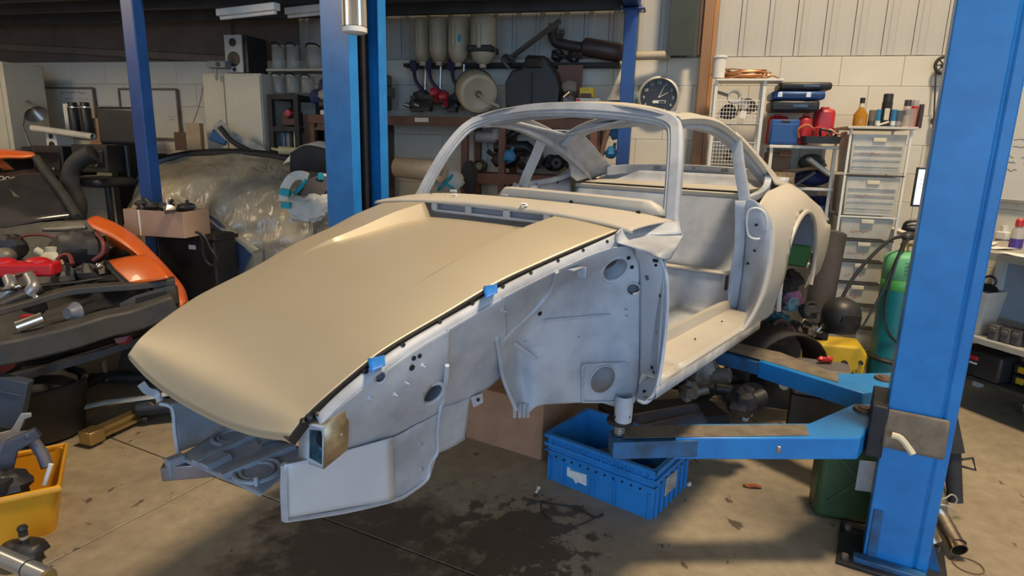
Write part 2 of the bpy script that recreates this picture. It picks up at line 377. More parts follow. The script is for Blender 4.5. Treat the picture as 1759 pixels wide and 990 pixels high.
# shiny pendant lamp beside the far lift post
P = at(609, 46, 3.45); t = thing('pendant_lamp', 'shiny ribbed metal pendant lamp hanging beside the far blue lift post', 'lamp', P)
M_chr = mat('polished_alu', (.72, .7, .66), .18, .95, var=.1)
m = MB(); n = 40
for k in range(2): pass
prof = []
vs = []; fs = []
for j, z in enumerate((0, .42)):
    for i in range(n): an = 2*pi*i/n; r = .058+.005*(i % 2); vs.append((r*cos(an), r*sin(an), z))
m.add(vs, [(i, (i+1) % n, n+(i+1) % n, n+i) for i in range(n)]+[tuple(range(n, 2*n))]); m.build('ribbed_body', M_chr, t, smooth=False)
MB().lathe([(.052, .0), (.064, -.005), (.064, -.028), (.05, -.034), (0, -.034)], n=28).build('bottom_ring', mat('lamp_white', (.75, .75, .72)), t)
MB().cyl((0, 0, .42), (0, 0, 1.4), .006, n=6).build('cable', mat('black_rubber', (.02, .02, .02), .7), t)
# ================================================================ the car body shell (car frame: x forward, y left, z up)
YAW = rad(232.9); CO = V((-.3815, 2.0517, .522)); CPI = rad(2.19)
_fx = V((cos(YAW), sin(YAW), 0)); CAY = V((-_fx.y, _fx.x, 0)); _z = V((0, 0, 1))
CAX = _fx*cos(CPI) - _z*sin(CPI); CAZ = _fx*sin(CPI) + _z*cos(CPI)
def tocar(P): d = P-CO; return V((d.dot(CAX), d.dot(CAY), d.dot(CAZ)))
def car2w(q): return CO + CAX*q[0] + CAY*q[1] + CAZ*q[2]
_co = tocar(CAM)
def cdir(px, py): d = ray(px, py); return V((d.dot(CAX), d.dot(CAY), d.dot(CAZ)))
def cy(px, py, y): d = cdir(px, py); return _co + d*((y-_co.y)/d.y)
def cx(px, py, x): d = cdir(px, py); return _co + d*((x-_co.x)/d.x)
def cz(px, py, z): d = cdir(px, py); return _co + d*((z-_co.z)/d.z)
CARM = Matrix(((CAX.x, CAY.x, CAZ.x, CO.x), (CAX.y, CAY.y, CAZ.y, CO.y), (CAX.z, CAY.z, CAZ.z, CO.z), (0, 0, 0, 1)))
CAR = thing('car_body_shell', 'bare grey primed sports car shell with gold bonnet on the lift', 'car', CO)
CAR.rotation_euler = CARM.to_euler()
M_prim = mat('grey_primer', (.42, .45, .50), .48, var=.10, scale=4.5, bump=.03, col2=(.27, .29, .33), contrast=(.33, .6))
M_beige = mat('beige_primer', (.48, .44, .375), .5, var=.06, scale=3)
M_gold = mat('gold_satin', (.56, .49, .365), .45, .5, var=.03, scale=2)
M_seal = mat('black_seal', (.012, .012, .014), .45)
M_hole = mat('hole_black', (.008, .008, .009), .9)
M_raw = mat('stained_metal', (.42, .34, .22), .35, .7, var=.35, scale=18)
def interp(tab, x):
    if x >= tab[0][0]: return tab[0][1:]
    for a, b in zip(tab, tab[1:]):
        if x >= b[0]:
            t = (a[0]-x)/(a[0]-b[0]); return tuple(p+(q-p)*t for p, q in zip(a[1:], b[1:]))
    return tab[-1][1:]
# --- bonnet
CEN = spline([(-.475, 0, .912), (-.3, 0, .894), (-.14, 0, .864), (.05, 0, .828), (.235, 0, .774), (.375, 0, .725), (.46, 0, .690), (.56, 0, .640), (.645, 0, .576), (.682, 0, .515)], 6)
EDG = spline([cy(*p) for p in ((1067, 394, .58), (1000, 421, .545), (930, 451, .505), (855, 486, .478), (763, 540, .448), (690, 582, .433), (640, 615, .427), (580, 664, .42), (530, 709, .412), (497, 750, .404))], 6)
NS = len(CEN)
def rec(x): t = max(0.0, min(1.0, (.16-x)/.62)); return .058*t**1.1
def bonnet_pt(i, y):
    c, e = CEN[i], EDG[i]; w = e.y; t = min(1, abs(y)/w); k = t**2.5
    p = V((c.x+(e.x-c.x)*k, y, c.z+(e.z-c.z)*k))
    yr = .285; d = rec(p.x); wall = max(.010, d*.62)
    if abs(y) < yr: p.z -= d
    elif abs(y) < yr+wall: p.z -= d*(1-(abs(y)-yr)/wall)
    return p
G = []
for i in range(NS):
    w = EDG[i].y; yr = .285; wall = max(.010, rec(CEN[i].x)*.62); ys = [w*q/20 for q in range(10)]
    half = [0, .06, .12, .18, .235, .27, yr-.004, yr, yr+wall, yr+wall+.004, .342] + [.342+(w-.342)*q for q in (.2, .4, .6, .75, .87, .95, 1)]
    G.append([bonnet_pt(i, y) for y in ([-h for h in reversed(half)]+half[1:])])
bon = MB().grid(G).build('bonnet', M_gold, CAR, smooth=55, solid=.004)
edgeL = [r[-1] for r in G]; edgeR = [r[0] for r in G]
# folded lip under the front and side edges
lip = MB()
loop = edgeR[::-1][:0] + edgeL
lip.sweep([p+V((-.002, -.006, -.014)) for p in edgeL], [(-.013, -.010), (.013, -.010), (.013, .012), (-.013, .012)])
lip.sweep([p+V((-.004, .012, -.012)) for p in edgeR], [(-.011, -.012), (.011, -.012), (.011, .008), (-.011, .008)])
lip.build('bonnet_seal', M_seal, CAR)
fr = MB(); fr.sweep([p+V((-.012, 0, -.004)) for p in G[-1]], [(-.012, -.006), (.012, -.006), (.012, .006), (-.012, .006)]); fr.build('bonnet_front_fold', M_gold, CAR)
# --- cowl and windscreen frame
def mir(pts): return [V((p[0], -p[1], p[2])) for p in pts]
cf = [(-.49, -.63, .89), (-.492, -.5, .908), (-.497, -.3, .92), (-.5, 0, .926), (-.497, .3, .92), (-.492, .5, .908), (-.485, .63, .89)]
cb = [(-.77, -.655, .885), (-.72, -.52, .91), (-.67, -.3, .928), (-.645, 0, .935), (-.67, .3, .928), (-.72, .52, .91), (-.77, .655, .885)]
cm = [((a[0]+b[0])/2, (a[1]+b[1])/2, (a[2]+b[2])/2+.006) for a, b in zip(cf, cb)]
cl = [(p[0]+.012, p[1], p[2]-.012) for p in cf]
MB().grid(dens([cl, cf, cm, cb], 6, 4)).build('cowl_panel', M_beige, CAR, solid=.004)
vent = MB()          # fresh-air inlet box at the foot of the bonnet recess
y0, y1 = -.285, .285
vent.box((-.497, 0, .912), (.012, .57, .012)); vent.box((-.497, 0, .878), (.012, .57, .01))
for yv in (-.28, -.095, .095, .28): vent.box((-.497, yv, .895), (.012, .03, .036))
vent.build('air_inlet_frame', M_prim, CAR, bevel=.002)
MB().box((-.545, 0, .888), (.07, .56, .045)).build('air_inlet_box', mat('inlet_grey', (.20, .22, .26), .6), CAR)
noz = MB()
for px, py in ((780, 336), (900, 352)):
    c = cz(px, py, .934); noz.lathe([(.006, .004), (.010, .006), (.014, .002), (.015, -.004)], c, 16)
noz.build('washer_hole_rim', mat('white_primer', (.75, .75, .74), .5), CAR)
hol = MB()
for px, py, r in ((780, 336, .0065), (900, 352, .0065), (741, 334, .004), (765, 336, .002)): hol.cyl(cz(px, py, .938), cz(px, py, .938)+V((0, 0, .002)), r, n=10)
hol.build('cowl_hole', M_hole, CAR)
for yv in (-.33, -.05): MB().box((-.665, yv, .938), (.012, .035, .012)).build('wiper_tab', M_prim, CAR, bevel=.003)
WS = [(-.725, .672, .835), (-.745, .658, .868), (-.765, .645, .898), (-.80, .63, .96), (-.875, .598, 1.08), (-.955, .56, 1.18), (-1.01, .52, 1.232), (-1.035, .44, 1.262), (-1.025, .3, 1.283), (-1.0, .15, 1.295), (-.99, 0, 1.299)]
ws = spline([V((p[0], -p[1], p[2])) for p in WS]+[V(p) for p in WS[::-1][1:]], 5)
fr = MB()
N_ = len(ws)
def frame_sweep(path, prof):   # profile in the plane of (outward in glass plane, normal of glass)
    vs = []; n = len(path); k = len(prof); cen = V((-.88, 0, 1.1))
    for i, p in enumerate(path):
        t = (path[min(i+1, n-1)]-path[max(i-1, 0)]).normalized(); nrm = V((.80, 0, .60)); nrm = (nrm-t*nrm.dot(t)).normalized(); out = t.cross(nrm).normalized()
        if out.dot(p-cen) < 0: out = -out
        for a, b_ in prof: vs.append(p+out*(a-.017)+nrm*b_)
    fs = [(i*k+q, i*k+(q+1) % k, (i+1)*k+(q+1) % k, (i+1)*k+q) for i in range(n-1) for q in range(k)]
    return vs, fs
vs, fs = frame_sweep(ws, [(-.030, -.012), (-.030, -.006), (-.012, -.004), (-.010, .010), (.022, .014), (.032, .002), (.030, -.028), (.004, -.034), (-.014, -.026)])
fr.add(vs, fs); fr.build('windscreen_frame', M_prim, CAR, smooth=35, fix=True)
vs, fs = frame_sweep(ws, [(-.012, -.0035), (-.012, .0035), (-.0215, .0035), (-.0215, -.0035)]); MB().add(vs, fs).build('screen_gutter', mat('gutter_grey', (.42, .44, .48), .5), CAR, fix=True)
# --- roof skin and side rails
RAIL = [(-1.02, .515, 1.243), (-1.12, .53, 1.248), (-1.25, .537, 1.245), (-1.4, .54, 1.227), (-1.55, .543, 1.19), (-1.7, .548, 1.142), (-1.85, .553, 1.085), (-2.0, .562, 1.02), (-2.15, .578, .95), (-2.25, .60, .895)]
RC = [(-1.0, 0, 1.303), (-1.12, 0, 1.318), (-1.25, 0, 1.324), (-1.4, 0, 1.320), (-1.55, 0, 1.306), (-1.7, 0, 1.285), (-1.87, 0, 1.25)]
rl = spline(RAIL, 4); rc = spline(RC, 4); G = []
for i in range(len(rc)):
    e = rl[i]; c = rc[i]; row = []
    for q in range(-10, 11):
        t = abs(q)/10; k = t**3.0; row.append(V((c.x+(e.x-c.x)*t*t, e.y*q/10, c.z+(e.z-c.z)*k)))
    G.append(row)
MB().grid([[p-V((0, 0, .008)) for p in r] for r in G], skip=lambda c: -1.78 < c.x < -1.10 and abs(c.y) < .49).build('roof_inner', M_prim, CAR, smooth=60)
MB().grid(G, skip=lambda c: -1.78 < c.x < -1.10 and abs(c.y) < .49).build('roof_panel', M_beige, CAR, solid=.004, smooth=60)
sr = MB(); sr.tube([V(p) for p in ((-1.10, -.485, 1.262), (-1.10, 0, 1.308), (-1.10, .485, 1.262), (-1.79, .485, 1.16), (-1.79, 0, 1.262), (-1.79, -.485, 1.16))], .010, 6, closed=True); sr.build('sunroof_rim', M_prim, CAR)
for sgn in (1, -1):
    path = [V((p.x, p.y*sgn, p.z)) for p in rl]
    s_ = MB(); s_.sweep(path, [(-.028, -.022), (.020, -.024), (.026, -.004), (.012, .010), (-.022, .008)] if sgn > 0 else [(.028, -.022), (.022, .008), (-.012, .010), (-.026, -.004), (-.020, -.024)]); s_.build('roof_rail', M_beige if sgn > 0 else M_prim, CAR, fix=True)
    g_ = MB(); g_.sweep([p+V((0, -.014*sgn, -.03)) for p in path[2:]], [(-.022, -.012), (.018, -.012), (.018, .012), (-.022, .012)]); g_.build('rail_inner', M_prim, CAR, fix=True)
# header inner panel and roof bow seen from below
hd = MB(); hd.sweep([(-1.085, -.43, 1.225), (-1.075, -.25, 1.25), (-1.065, 0, 1.262), (-1.075, .25, 1.25), (-1.085, .43, 1.225)], [(-.04, -.012), (.04, -.012), (.04, .012), (-.04, .012)]); hd.build('header_inner', M_prim, CAR)
bw = MB(); bw.sweep(spline([(-1.86, -.52, 1.10), (-1.87, -.40, 1.19), (-1.88, -.2, 1.222), (-1.88, 0, 1.232), (-1.88, .2, 1.222), (-1.87, .40, 1.19), (-1.86, .52, 1.10)], 5), [(-.05, -.022), (.05, -.008), (.055, .012), (-.05, .006)]); bw.build('rear_window_header', M_prim, CAR)
# --- C pillars, rear window sill, quarter window frames
for sgn in (1, -1):
    rows = []
    outer = [(-1.62, .545, 1.165), (-1.75, .55, 1.12), (-1.9, .557, 1.06), (-2.05, .568, .995), (-2.2, .59, .925), (-2.32, .62, .86)]
    inner = [(-1.80, .46, 1.185), (-1.93, .455, 1.16), (-2.08, .47, 1.10), (-2.22, .49, 1.035), (-2.36, .50, .975), (-2.5, .50, .90)]
    mid = [((a[0]+b[0])/2, (a[1]+b[1])/2+.02, (a[2]+b[2])/2+.012) for a, b in zip(outer, inner)]
    rows = [[V((p[0], p[1]*sgn, p[2])) for p in r] for r in (outer, mid, inner)]
    MB().grid(dens(rows, 4, 4)).build('rear_pillar', M_beige if sgn > 0 else M_prim, CAR, solid=.005)
    # quarter panel behind the window: inner wide gusset
    gs = [(-1.83, .535, 1.09), (-2.0, .545, 1.03), (-2.12, .56, .96), (-2.2, .565, .89), (-2.05, .60, .875), (-1.98, .59, .91), (-1.97, .575, .97), (-1.92, .56, 1.03)]
    if sgn < 0: MB().prism([(p[0], p[2]) for p in gs], (.555)*sgn, (.562)*sgn, 'xz').build('pillar_gusset', M_prim, CAR, fix=True)
    # B post
    bp_ = MB(); bp_.sweep([V((-1.655, .545*sgn, 1.16)), V((-1.63, .575*sgn, 1.05)), V((-1.60, .615*sgn, .94)), V((-1.585, .64*sgn, .86)), V((-1.58, .645*sgn, .80))], [(-.018, -.022), (.018, -.022), (.022, 0), (.018, .022), (-.018, .022)], up=(0, sgn, 0)); bp_.build('door_pillar', M_prim, CAR, fix=True)
    # quarter window lower frame
    qf = MB(); qf.sweep(spline([(-1.60, .635*sgn, .885), (-1.75, .63*sgn, .888), (-1.9, .62*sgn, .895), (-2.02, .605*sgn, .92), (-2.05, .59*sgn, .96)], 4), [(-.016, -.014), (.016, -.014), (.016, .014), (-.016, .014)]); qf.build('quarter_window_sill', M_prim, CAR)
rw_ = MB(); rwp = spline([(-2.36, -.52, .93), (-2.45, -.4, .945), (-2.49, -.2, .952), (-2.5, 0, .955), (-2.49, .2, .952), (-2.45, .4, .945), (-2.36, .52, .93)], 5)
rw_.sweep(rwp, [(-.008, -.035), (.008, -.035), (.02, .02), (-.03, .02)]); rw_.build('rear_window_sill', M_prim, CAR)
h_ = MB()
for px, py in ((1126, 288), (1132, 288), (1192, 289), (1241, 293), (1248, 293)): c = cx(px, py, -2.462); h_.cyl(c, c+V((.004, 0, 0)), .010, n=10)
h_.build('sill_hole', mat('hole_grey', (.12, .13, .15)), CAR)
# --- tail: rear deck
tl = [[V(p) for p in r] for r in ([(-2.5, -.5, .93), (-2.53, 0, .945), (-2.5, .5, .93)], [(-2.75, -.58, .82), (-2.8, 0, .85), (-2.75, .58, .82)], [(-3.0, -.5, .62), (-3.06, 0, .66), (-3.0, .5, .62)], [(-3.02, -.5, .38), (-3.08, 0, .38), (-3.02, .5, .38)])]
MB().grid(dens(tl, 5, 4)).build('rear_deck', M_beige, CAR, solid=.004)
# --- rear quarter panels with wheel arch
for sgn in (1, -1):
    xs = [-1.85, -1.98, -2.1, -2.25, -2.4, -2.6, -2.8, -3.0]
    rows = [[V((p.x, p.y*sgn, p.z)) for p in [cy(*q_) for q_ in ((1304, 350, .70), (1324, 378, .752), (1327, 410, .775), (1321, 458, .785), (1308, 507, .785), (1290, 545, .775), (1272, 572, .765))]]]
    for x in xs:
        u = (x+1.47)/(-1.53); yb = .655-.06*max(0, u-.2); zb = .885+.03*min(1, u*2)-.33*max(0, u-.55); bu = .012*sin(min(1, u*1.6)*pi)
        inn = .10*max(0, u-.6)
        rows.append([V((x, (yy-inn)*sgn, zz)) for yy, zz in ((yb, zb), (.715+bu, zb-.055), (.762+bu, zb-.15), (.785+bu, .60), (.785+bu, .50), (.775, .40), (.757, .305))])
    G = dens(rows, 5, 6); ac = V((-2.12, .78*sgn, .44))
    ok = lambda c: (V((c.x, 0, c.z))-V((ac.x, 0, ac.z))).length < .335
    q = MB().grid(G, skip=ok)
    # tidy the cut edge onto the arch circle
    used = set(i for f in q.f for i in f)
    cnt = {}
    for f in q.f:
        for a_, b_ in zip(f, f[1:]+f[:1]): cnt[tuple(sorted((a_, b_)))] = cnt.get(tuple(sorted((a_, b_))), 0)+1
    for e, k in cnt.items():
        if k == 1:
            for i in e:
                d = V((q.v[i].x-ac.x, 0, q.v[i].z-ac.z))
                if d.length < .40: d = d.normalized()*.345; q.v[i] = V((ac.x+d.x, q.v[i].y, ac.z+d.z))
    q.build('rear_quarter_panel', M_beige, CAR, solid=.004, smooth=60)
    ar = MB(); ar.tube([V((ac.x+.347*cos(a), .783*sgn, ac.z+.347*sin(a))) for a in [rad(-18+216*i/30) for i in range(31)]], .012, 6); ar.build('wheel_arch_lip', M_beige, CAR)
    li = MB(); G = [[V((ac.x+.345*cos(a), yy*sgn, ac.z+.345*sin(a))) for yy in (.77, .70, .63)] for a in [rad(20+140*i/24) for i in range(25)]]; li.grid(G); li.build('wheel_arch_liner', mat('liner_grey', (.22, .25, .30), .6), CAR)
    bk = MB(); bk.prism([(ac.x+.345*cos(rad(15+150*i/20)), ac.z+.345*sin(rad(15+150*i/20))) for i in range(21)], .625*sgn, .63*sgn, 'xz'); bk.build('inner_arch_wall', mat('liner_grey', (.22, .25, .30)), CAR)
    sh_ = [[V((x, y*sgn, z)) for x, y, z in ((-1.99, .565, 1.02), (-2.08, .575, .98), (-2.18, .59, .93), (-2.3, .60, .885), (-2.45, .605, .85), (-2.62, .60, .79))], [V((x, y*sgn, z)) for x, y, z in ((-2.03, .60, .985), (-2.11, .62, .945), (-2.2, .632, .925), (-2.3, .632, .905), (-2.45, .632, .88), (-2.62, .62, .81))], [V((x, y*sgn, z)) for x, y, z in ((-2.06, .632, .92), (-2.13, .64, .912), (-2.2, .642, .912), (-2.3, .645, .905), (-2.45, .645, .882), (-2.62, .64, .80))]]
    MB().grid(dens(sh_, 4, 4)).build('quarter_shoulder', M_beige, CAR, solid=.004, smooth=60)
# --- rear door jamb (lock post) of both sides
for sgn in (1, -1):
    jr = [[(1281, 345, .648), (1292, 343, .675), (1304, 350, .70)], [(1280, 365, .645), (1302, 362, .70), (1324, 378, .752)], [(1279, 400, .64), (1303, 400, .71), (1327, 410, .775)], [(1275, 450, .632), (1298, 452, .71), (1321, 458, .785)], [(1270, 500, .63), (1290, 503, .70), (1308, 507, .785)], [(1264, 532, .625), (1282, 538, .70), (1290, 545, .775)], [(1250, 540, .62), (1266, 552, .70), (1272, 572, .765)]]
    rows = [[cy(*p) for p in r] for r in jr]; rows = [[V((p.x, p.y*sgn, p.z)) for p in r] for r in rows]
    MB().grid(dens(rows, 5, 5)).build('lock_post', M_prim, CAR, solid=.004)
    lw_ = [[(1262, 345, .612), (1272, 345, .632), (1282, 345, .65)], [(1262, 400, .61), (1271, 400, .63), (1280, 400, .645)], [(1257, 470, .605), (1266, 470, .622), (1274, 470, .637)], [(1249, 535, .60), (1257, 536, .614), (1265, 537, .627)]]
    MB().grid(dens([[V((p.x, p.y*sgn, p.z)) for p in [cy(*q_) for q_ in r]] for r in lw_], 4, 4)).build('lock_post_inner', M_prim, CAR, solid=.006)
    if sgn > 0:
        c = (cy(1300, 385, .70)); ring = MB(); rr_ = spline([cy(px, py, y)+V((.012, 0, 0)) for px, py, y in ((1286, 365, .665), (1300, 357, .70), (1315, 366, .735), (1319, 388, .745), (1312, 406, .73), (1298, 410, .70), (1286, 400, .665))], 5, closed=True)
        ring.tube(rr_, .005, 6, closed=True); ring.build('striker_recess_rim', mat('white_primer', (.75, .75, .74)), CAR)
        bl = MB()
        for px, py, y in ((1301, 386, .70), (1298, 430, .70), (1286, 452, .675)): p = cy(px, py, y)+V((.01, 0, 0)); bl.cyl(p, p+V((.008, 0, 0)), .006, n=8)
        bl.build('striker_bolt_hole', M_hole, CAR)
        ch = MB(); p = cy(1248, 486, .60); ch.box(p, (.03, .006, .07)); ch.build('belt_slot', M_hole, CAR)
# --- sills
def bz(x): return .312+.05*(x+1.364)
for sgn in (1, -1):
    prof = [(.56, -.03), (.585, .10), (.612, .105), (.622, .066), (.655, .062), (.70, .06), (.735, .054), (.752, .058), (.765, .045), (.765, .0), (.74, -.012), (.60, -.03)]
    G = [[V((x, y*sgn, bz(x)+z)) for y, z in prof] for x in (-.61, -.7, -1.0, -1.3, -1.56)]
    MB().grid(G).build('door_sill', M_beige, CAR, smooth=30, solid=.003)
    MB().grid([[V((x, y*sgn, bz(x)+z)) for y, z in ((.69, .02), (.70, .06), (.735, .054), (.752, .058), (.765, .045), (.765, .0), (.74, -.012), (.70, -.02))] for x in (-.455, -.55, -.63)]).build('sill_end', M_beige, CAR, smooth=30, solid=.003)
    us_ = MB(); us_.grid([[V((x, y*sgn, bz(x)+z)) for y, z in ((.768, .035), (.769, .0), (.742, -.014))] for x in (-.42, -1.0, -1.54)]); us_.build('rocker_edge', mat('scuffed_primer', (.36, .37, .39), .5, var=.3, scale=14), CAR, solid=.003)
h_ = MB()
for px, py, r in ((1145, 618, .009), (1194, 584, .004), (1240, 554, .004)): p = cy(px, py, .69); h_.cyl(p+V((0, 0, .002)), p+V((0, 0, .006)), r, n=10)
h_.build('sill_hole', M_hole, CAR)
# --- floor, tunnel, rear seat tub, bulkheads
G = []
for x, z in ((-.64, .60), (-.65, .36), (-.70, .30), (-1.0, .295), (-1.5, .29), (-1.66, .295), (-1.70, .33), (-1.73, .47), (-1.78, .485), (-1.92, .47), (-1.99, .52), (-2.06, .70), (-2.10, .82), (-2.13, .842), (-2.3, .85), (-2.42, .875), (-2.46, .93)):
    row = []
    for q in range(-12, 13):
        y = .60*q/12; zz = z
        if -1.75 < x < -.5: zz = max(zz, .30+.15*math.exp(-(y/.11)**4)) if x > -1.7 else zz
        if -2.08 < x < -1.72: zz += .05*math.exp(-(y/.09)**2) + .03*max(0, abs(y)-.45)/.15
        row.append(V((x, y, zz)))
    G.append(row)
MB().grid(dens(G, 1, 3)).build('floor_pan', M_prim, CAR, solid=.004)
sh = MB(); sh.sweep([(-2.12, -.6, .846), (-2.12, .6, .846)], [(-.02, -.012), (.02, -.012), (.02, .012), (-.02, .012)]); MB().box((-2.28, 0, .868), (.28, 1.1, .004)).build('parcel_shelf', M_beige, CAR); sh.build('parcel_shelf_edge', M_beige, CAR, bevel=.004)
MB().box((-1.745, .3, .492), (.05, .45, .012)).build('seat_pan_flange', M_beige, CAR, bevel=.004)
for sgn in (1, -1):          # inner side panels below the quarter windows
    rows = [[V((x, (.60+.02*k)*sgn, z)) for x in (-1.58, -1.75, -1.95, -2.1)] for k, z in ((0, .36), (0, .5), (.5, .7), (1.5, .88))]
    MB().grid(dens(rows, 4, 4)).build('inner_side_panel', M_prim, CAR, solid=.004)
    if sgn < 0: sp_ = MB(); sp_.prism([(-1.70, .88), (-1.57, .86), (-1.52, .80), (-1.50, .72), (-1.55, .70), (-1.70, .74)], .60*sgn, .665*sgn, 'xz'); sp_.build('lock_post_top', M_prim, CAR, bevel=.02, seg=3, fix=True)
bt = MB()
for px, py, y in ((920, 317, -.62), (958, 313, -.62), (1018, 334, -.6)): p = cy(px, py, y); bt.cyl(p, p+V((0, .004, 0)), .008, n=8)
bt.build('panel_hole', M_hole, CAR)
# --- dashboard
dp = []
for y in [-.12+.735*i/24 for i in range(25)]:
    u = (y+.12)/.735; top = .968-.018*u*u; 
    if u > .9: top -= .045*((u-.9)/.1)**2
    if u < .06: top -= .03*((.06-u)/.06)**2
    dp.append((y, top))
G = [[V((-.70-.06*0-.12*abs(y)**2, y, .905)) for y, t in dp], [V((-.705-.12*abs(y)**2, y, (t+.905)/2)) for y, t in dp], [V((-.712-.12*abs(y)**2, y, t-.006)) for y, t in dp], [V((-.725-.12*abs(y)**2, y, t)) for y, t in dp], [V((-.76-.12*abs(y)**2, y, t-.012)) for y, t in dp], [V((-.79-.12*abs(y)**2, y, .88)) for y, t in dp]]
MB().grid(G).build('dashboard', M_beige, CAR, solid=.004)
h_ = MB()
for px, py, r in ((1097, 366, .009), (954, 349, .006), (1004, 356, .005), (982, 347, .007), (946, 361, .004), (912, 342, .003), (1047, 369, .003)):
    p = cx(px, py, -.696-.12*.1); h_.cyl(p+V((.002, 0, 0)), p+V((.006, 0, 0)), r, n=10)
h_.build('dashboard_hole', M_hole, CAR)
# --- left inner wing, built from panels whose lateral depth follows the pressed shapes
PG = {}
def cproj(q):
    d = car2w(q)-CAM; z = d.dot(FW); return W_/2+FPX*d.dot(RT)/z, H_/2-FPX*d.dot(UP)/z
def onp(names, px, py):
    "the point of the panels that lies under this spot, and the panel normal there"
    best = None
    for nm in names:
        G = PG[nm]
        for i in range(len(G)-1):
            for j in range(len(G[0])-1):
                c = cproj(G[i][j]); e = (c[0]-px)**2+(c[1]-py)**2
                if best is None or e < best[0]:
                    n = (G[i][j+1]-G[i][j]).cross(G[i+1][j]-G[i][j])
                    if n.dot(_co-G[i][j]) < 0: n = -n
                    best = (e, G[i][j], n.normalized())
    nrm = best[2]; d = cdir(px, py); t = (best[1]-_co).dot(nrm)/d.dot(nrm); return _co+d*t, nrm
def panel(name, rows, nu=6, nv=6, holes=(), m=None, solid=.004, par=None):
    G = dens([[cy(*p) for p in r] for r in rows], nu, nv); PG[name] = G
    H = [(onp([name], *c)[0], r) for c, r in holes]
    mb = MB(); mb.grid(G, skip=(lambda c: any((c-h).length < r*.97 for h, r in H)) if H else None)
    if H:
        cnt = {}
        for f in mb.f:
            for a_, b_ in zip(f, f[1:]+f[:1]): k = (min(a_, b_), max(a_, b_)); cnt[k] = cnt.get(k, 0)+1
        for e, k in cnt.items():
            if k == 1:
                for i in e:
                    for h, r in H:
                        d = mb.v[i]-h
                        if d.length < r*1.6: mb.v[i] = h+d.normalized()*r
    return mb.build(name, m or M_prim, CAR, solid=solid, smooth=50)
def spot(name, names, px, py, r, m=None, lift=.0035, th=.002, n=12):
    p, nr = onp(names, px, py); MB().cyl(p+nr*lift, p+nr*(lift+th), r, n=n).build(name, m or M_hole, CAR)
def stud(names, px, py):
    p, nr = onp(names, px, py); a = (nr+V((0, .6, 0))).normalized(); q = MB(); q.cyl(p, p+a*.015, .003, n=8); q.lathe([(.003, .005), (.006, .003), (.008, 0)], p, 10, nr); q.build('weld_stud', M_prim, CAR)
# wing mounting flange that follows the bonnet edge
flp = [(1070, 405, .610), (1003, 435, .575), (934, 465, .535), (861, 501, .510), (815, 529, .492), (769, 555, .478), (697, 597, .463), (648, 631, .457), (588, 680, .450), (545, 722, .442)]
top_ = [cy(px-3, py-7, y-.02) for px, py, y in flp]; bot_ = [cy(px+4, py+12, y) for px, py, y in flp]
PG['wing_flange'] = dens([top_, [(a+b)/2+V((0, .004, 0)) for a, b in zip(top_, bot_)], bot_], 5, 3); MB().grid(PG['wing_flange']).build('wing_flange', M_prim, CAR, solid=.004)
# front wing rail (between flange and crease)
panel('front_rail', [
 [(548, 730, .441), (600, 684, .451), (652, 643, .458), (702, 607, .464), (740, 583, .471), (772, 565, .478)],
 [(552, 742, .432), (605, 712, .44), (655, 682, .447), (705, 650, .455), (742, 628, .46), (770, 608, .463)],
 [(560, 768, .405), (610, 740, .412), (665, 714, .42), (710, 692, .422), (745, 672, .424), (768, 650, .426)],
 [(570, 795, .372), (615, 777, .374), (676, 751, .376), (715, 730, .378), (740, 718, .38), (760, 704, .382)]],
 8, 8, holes=(((653, 648), .014), ((743, 676), .033)))
for c, R_, r_ in (((743, 676), .035, .006), ((653, 648), .016, .004)):
    p, nr = onp(['front_rail'], *c); ax = (nr+V((.25, 0, 0))).normalized()
    rg = MB(); rg.torus(p, R_, r_, ax, 28, 8); rg.build('tube_rim', M_prim, CAR)
    dl = .10 if R_ > .02 else .008; rg = MB(); rg.pipe(p, p-ax*dl, R_-.001, R_-.004); rg.cyl(p-ax*dl*.8, p-ax*(dl*.8+.002), R_); rg.build('duct_tube', mat('duct_dark', (.10, .105, .12), .6), CAR)
for px, py, r in ((1042, 416, .005), (1001, 431, .005), (958, 449, .005), (911, 470, .0055), (863, 493, .006), (811, 522, .006), (755, 554, .006), (692, 594, .006), (628, 640, .007)): spot('flange_hole', ['wing_flange'], px, py, r)
for px, py, r in ((709, 615, .0065), (719, 611, .006), (706, 631, .008)): spot('flange_hole', ['wing_flange', 'front_rail'], px, py, r)
panel('apron_side', [
 [(490, 798, .375), (540, 788, .378), (600, 772, .38), (676, 751, .385), (715, 730, .385), (740, 718, .385), (760, 704, .385)],
 [(489, 828, .36), (541, 820, .36), (602, 808, .36), (677, 790, .365), (714, 770, .365), (740, 752, .365), (756, 728, .365)],
 [(490, 860, .35), (543, 852, .35), (603, 842, .35), (678, 825, .355), (713, 808, .355), (738, 788, .355), (753, 752, .355)],
 [(492, 892, .34), (546, 884, .34), (605, 874, .34), (680, 858, .345), (712, 840, .345), (736, 820, .345), (751, 779, .345)]], 6, 6)
panel('apron_plate', [[(488, 799, .392), (580, 778, .396), (674, 752, .398)], [(488, 845, .37), (582, 826, .372), (675, 806, .376)], [(490, 890, .352), (584, 874, .354), (677, 858, .358)]], 6, 6, m=mat('fresh_primer', (.50, .54, .60), .42, var=.05))
ed = MB(); ed.tube(spline([cy(*p) for p in ((768, 628, .47), (766, 650, .45), (760, 690, .40), (756, 704, .395), (752, 740, .37), (751, 776, .355), (738, 798, .352), (734, 822, .35), (704, 846, .35), (680, 858, .35), (605, 876, .345), (546, 886, .345), (491, 894, .345))], 4), .0065, 6); ed.build('apron_edge', M_prim, CAR)
ed = MB(); ed.tube([cy(*p) for p in ((489, 798, .385), (488, 845, .37), (490, 893, .35))], .009, 6); ed.build('apron_front_edge', M_prim, CAR)
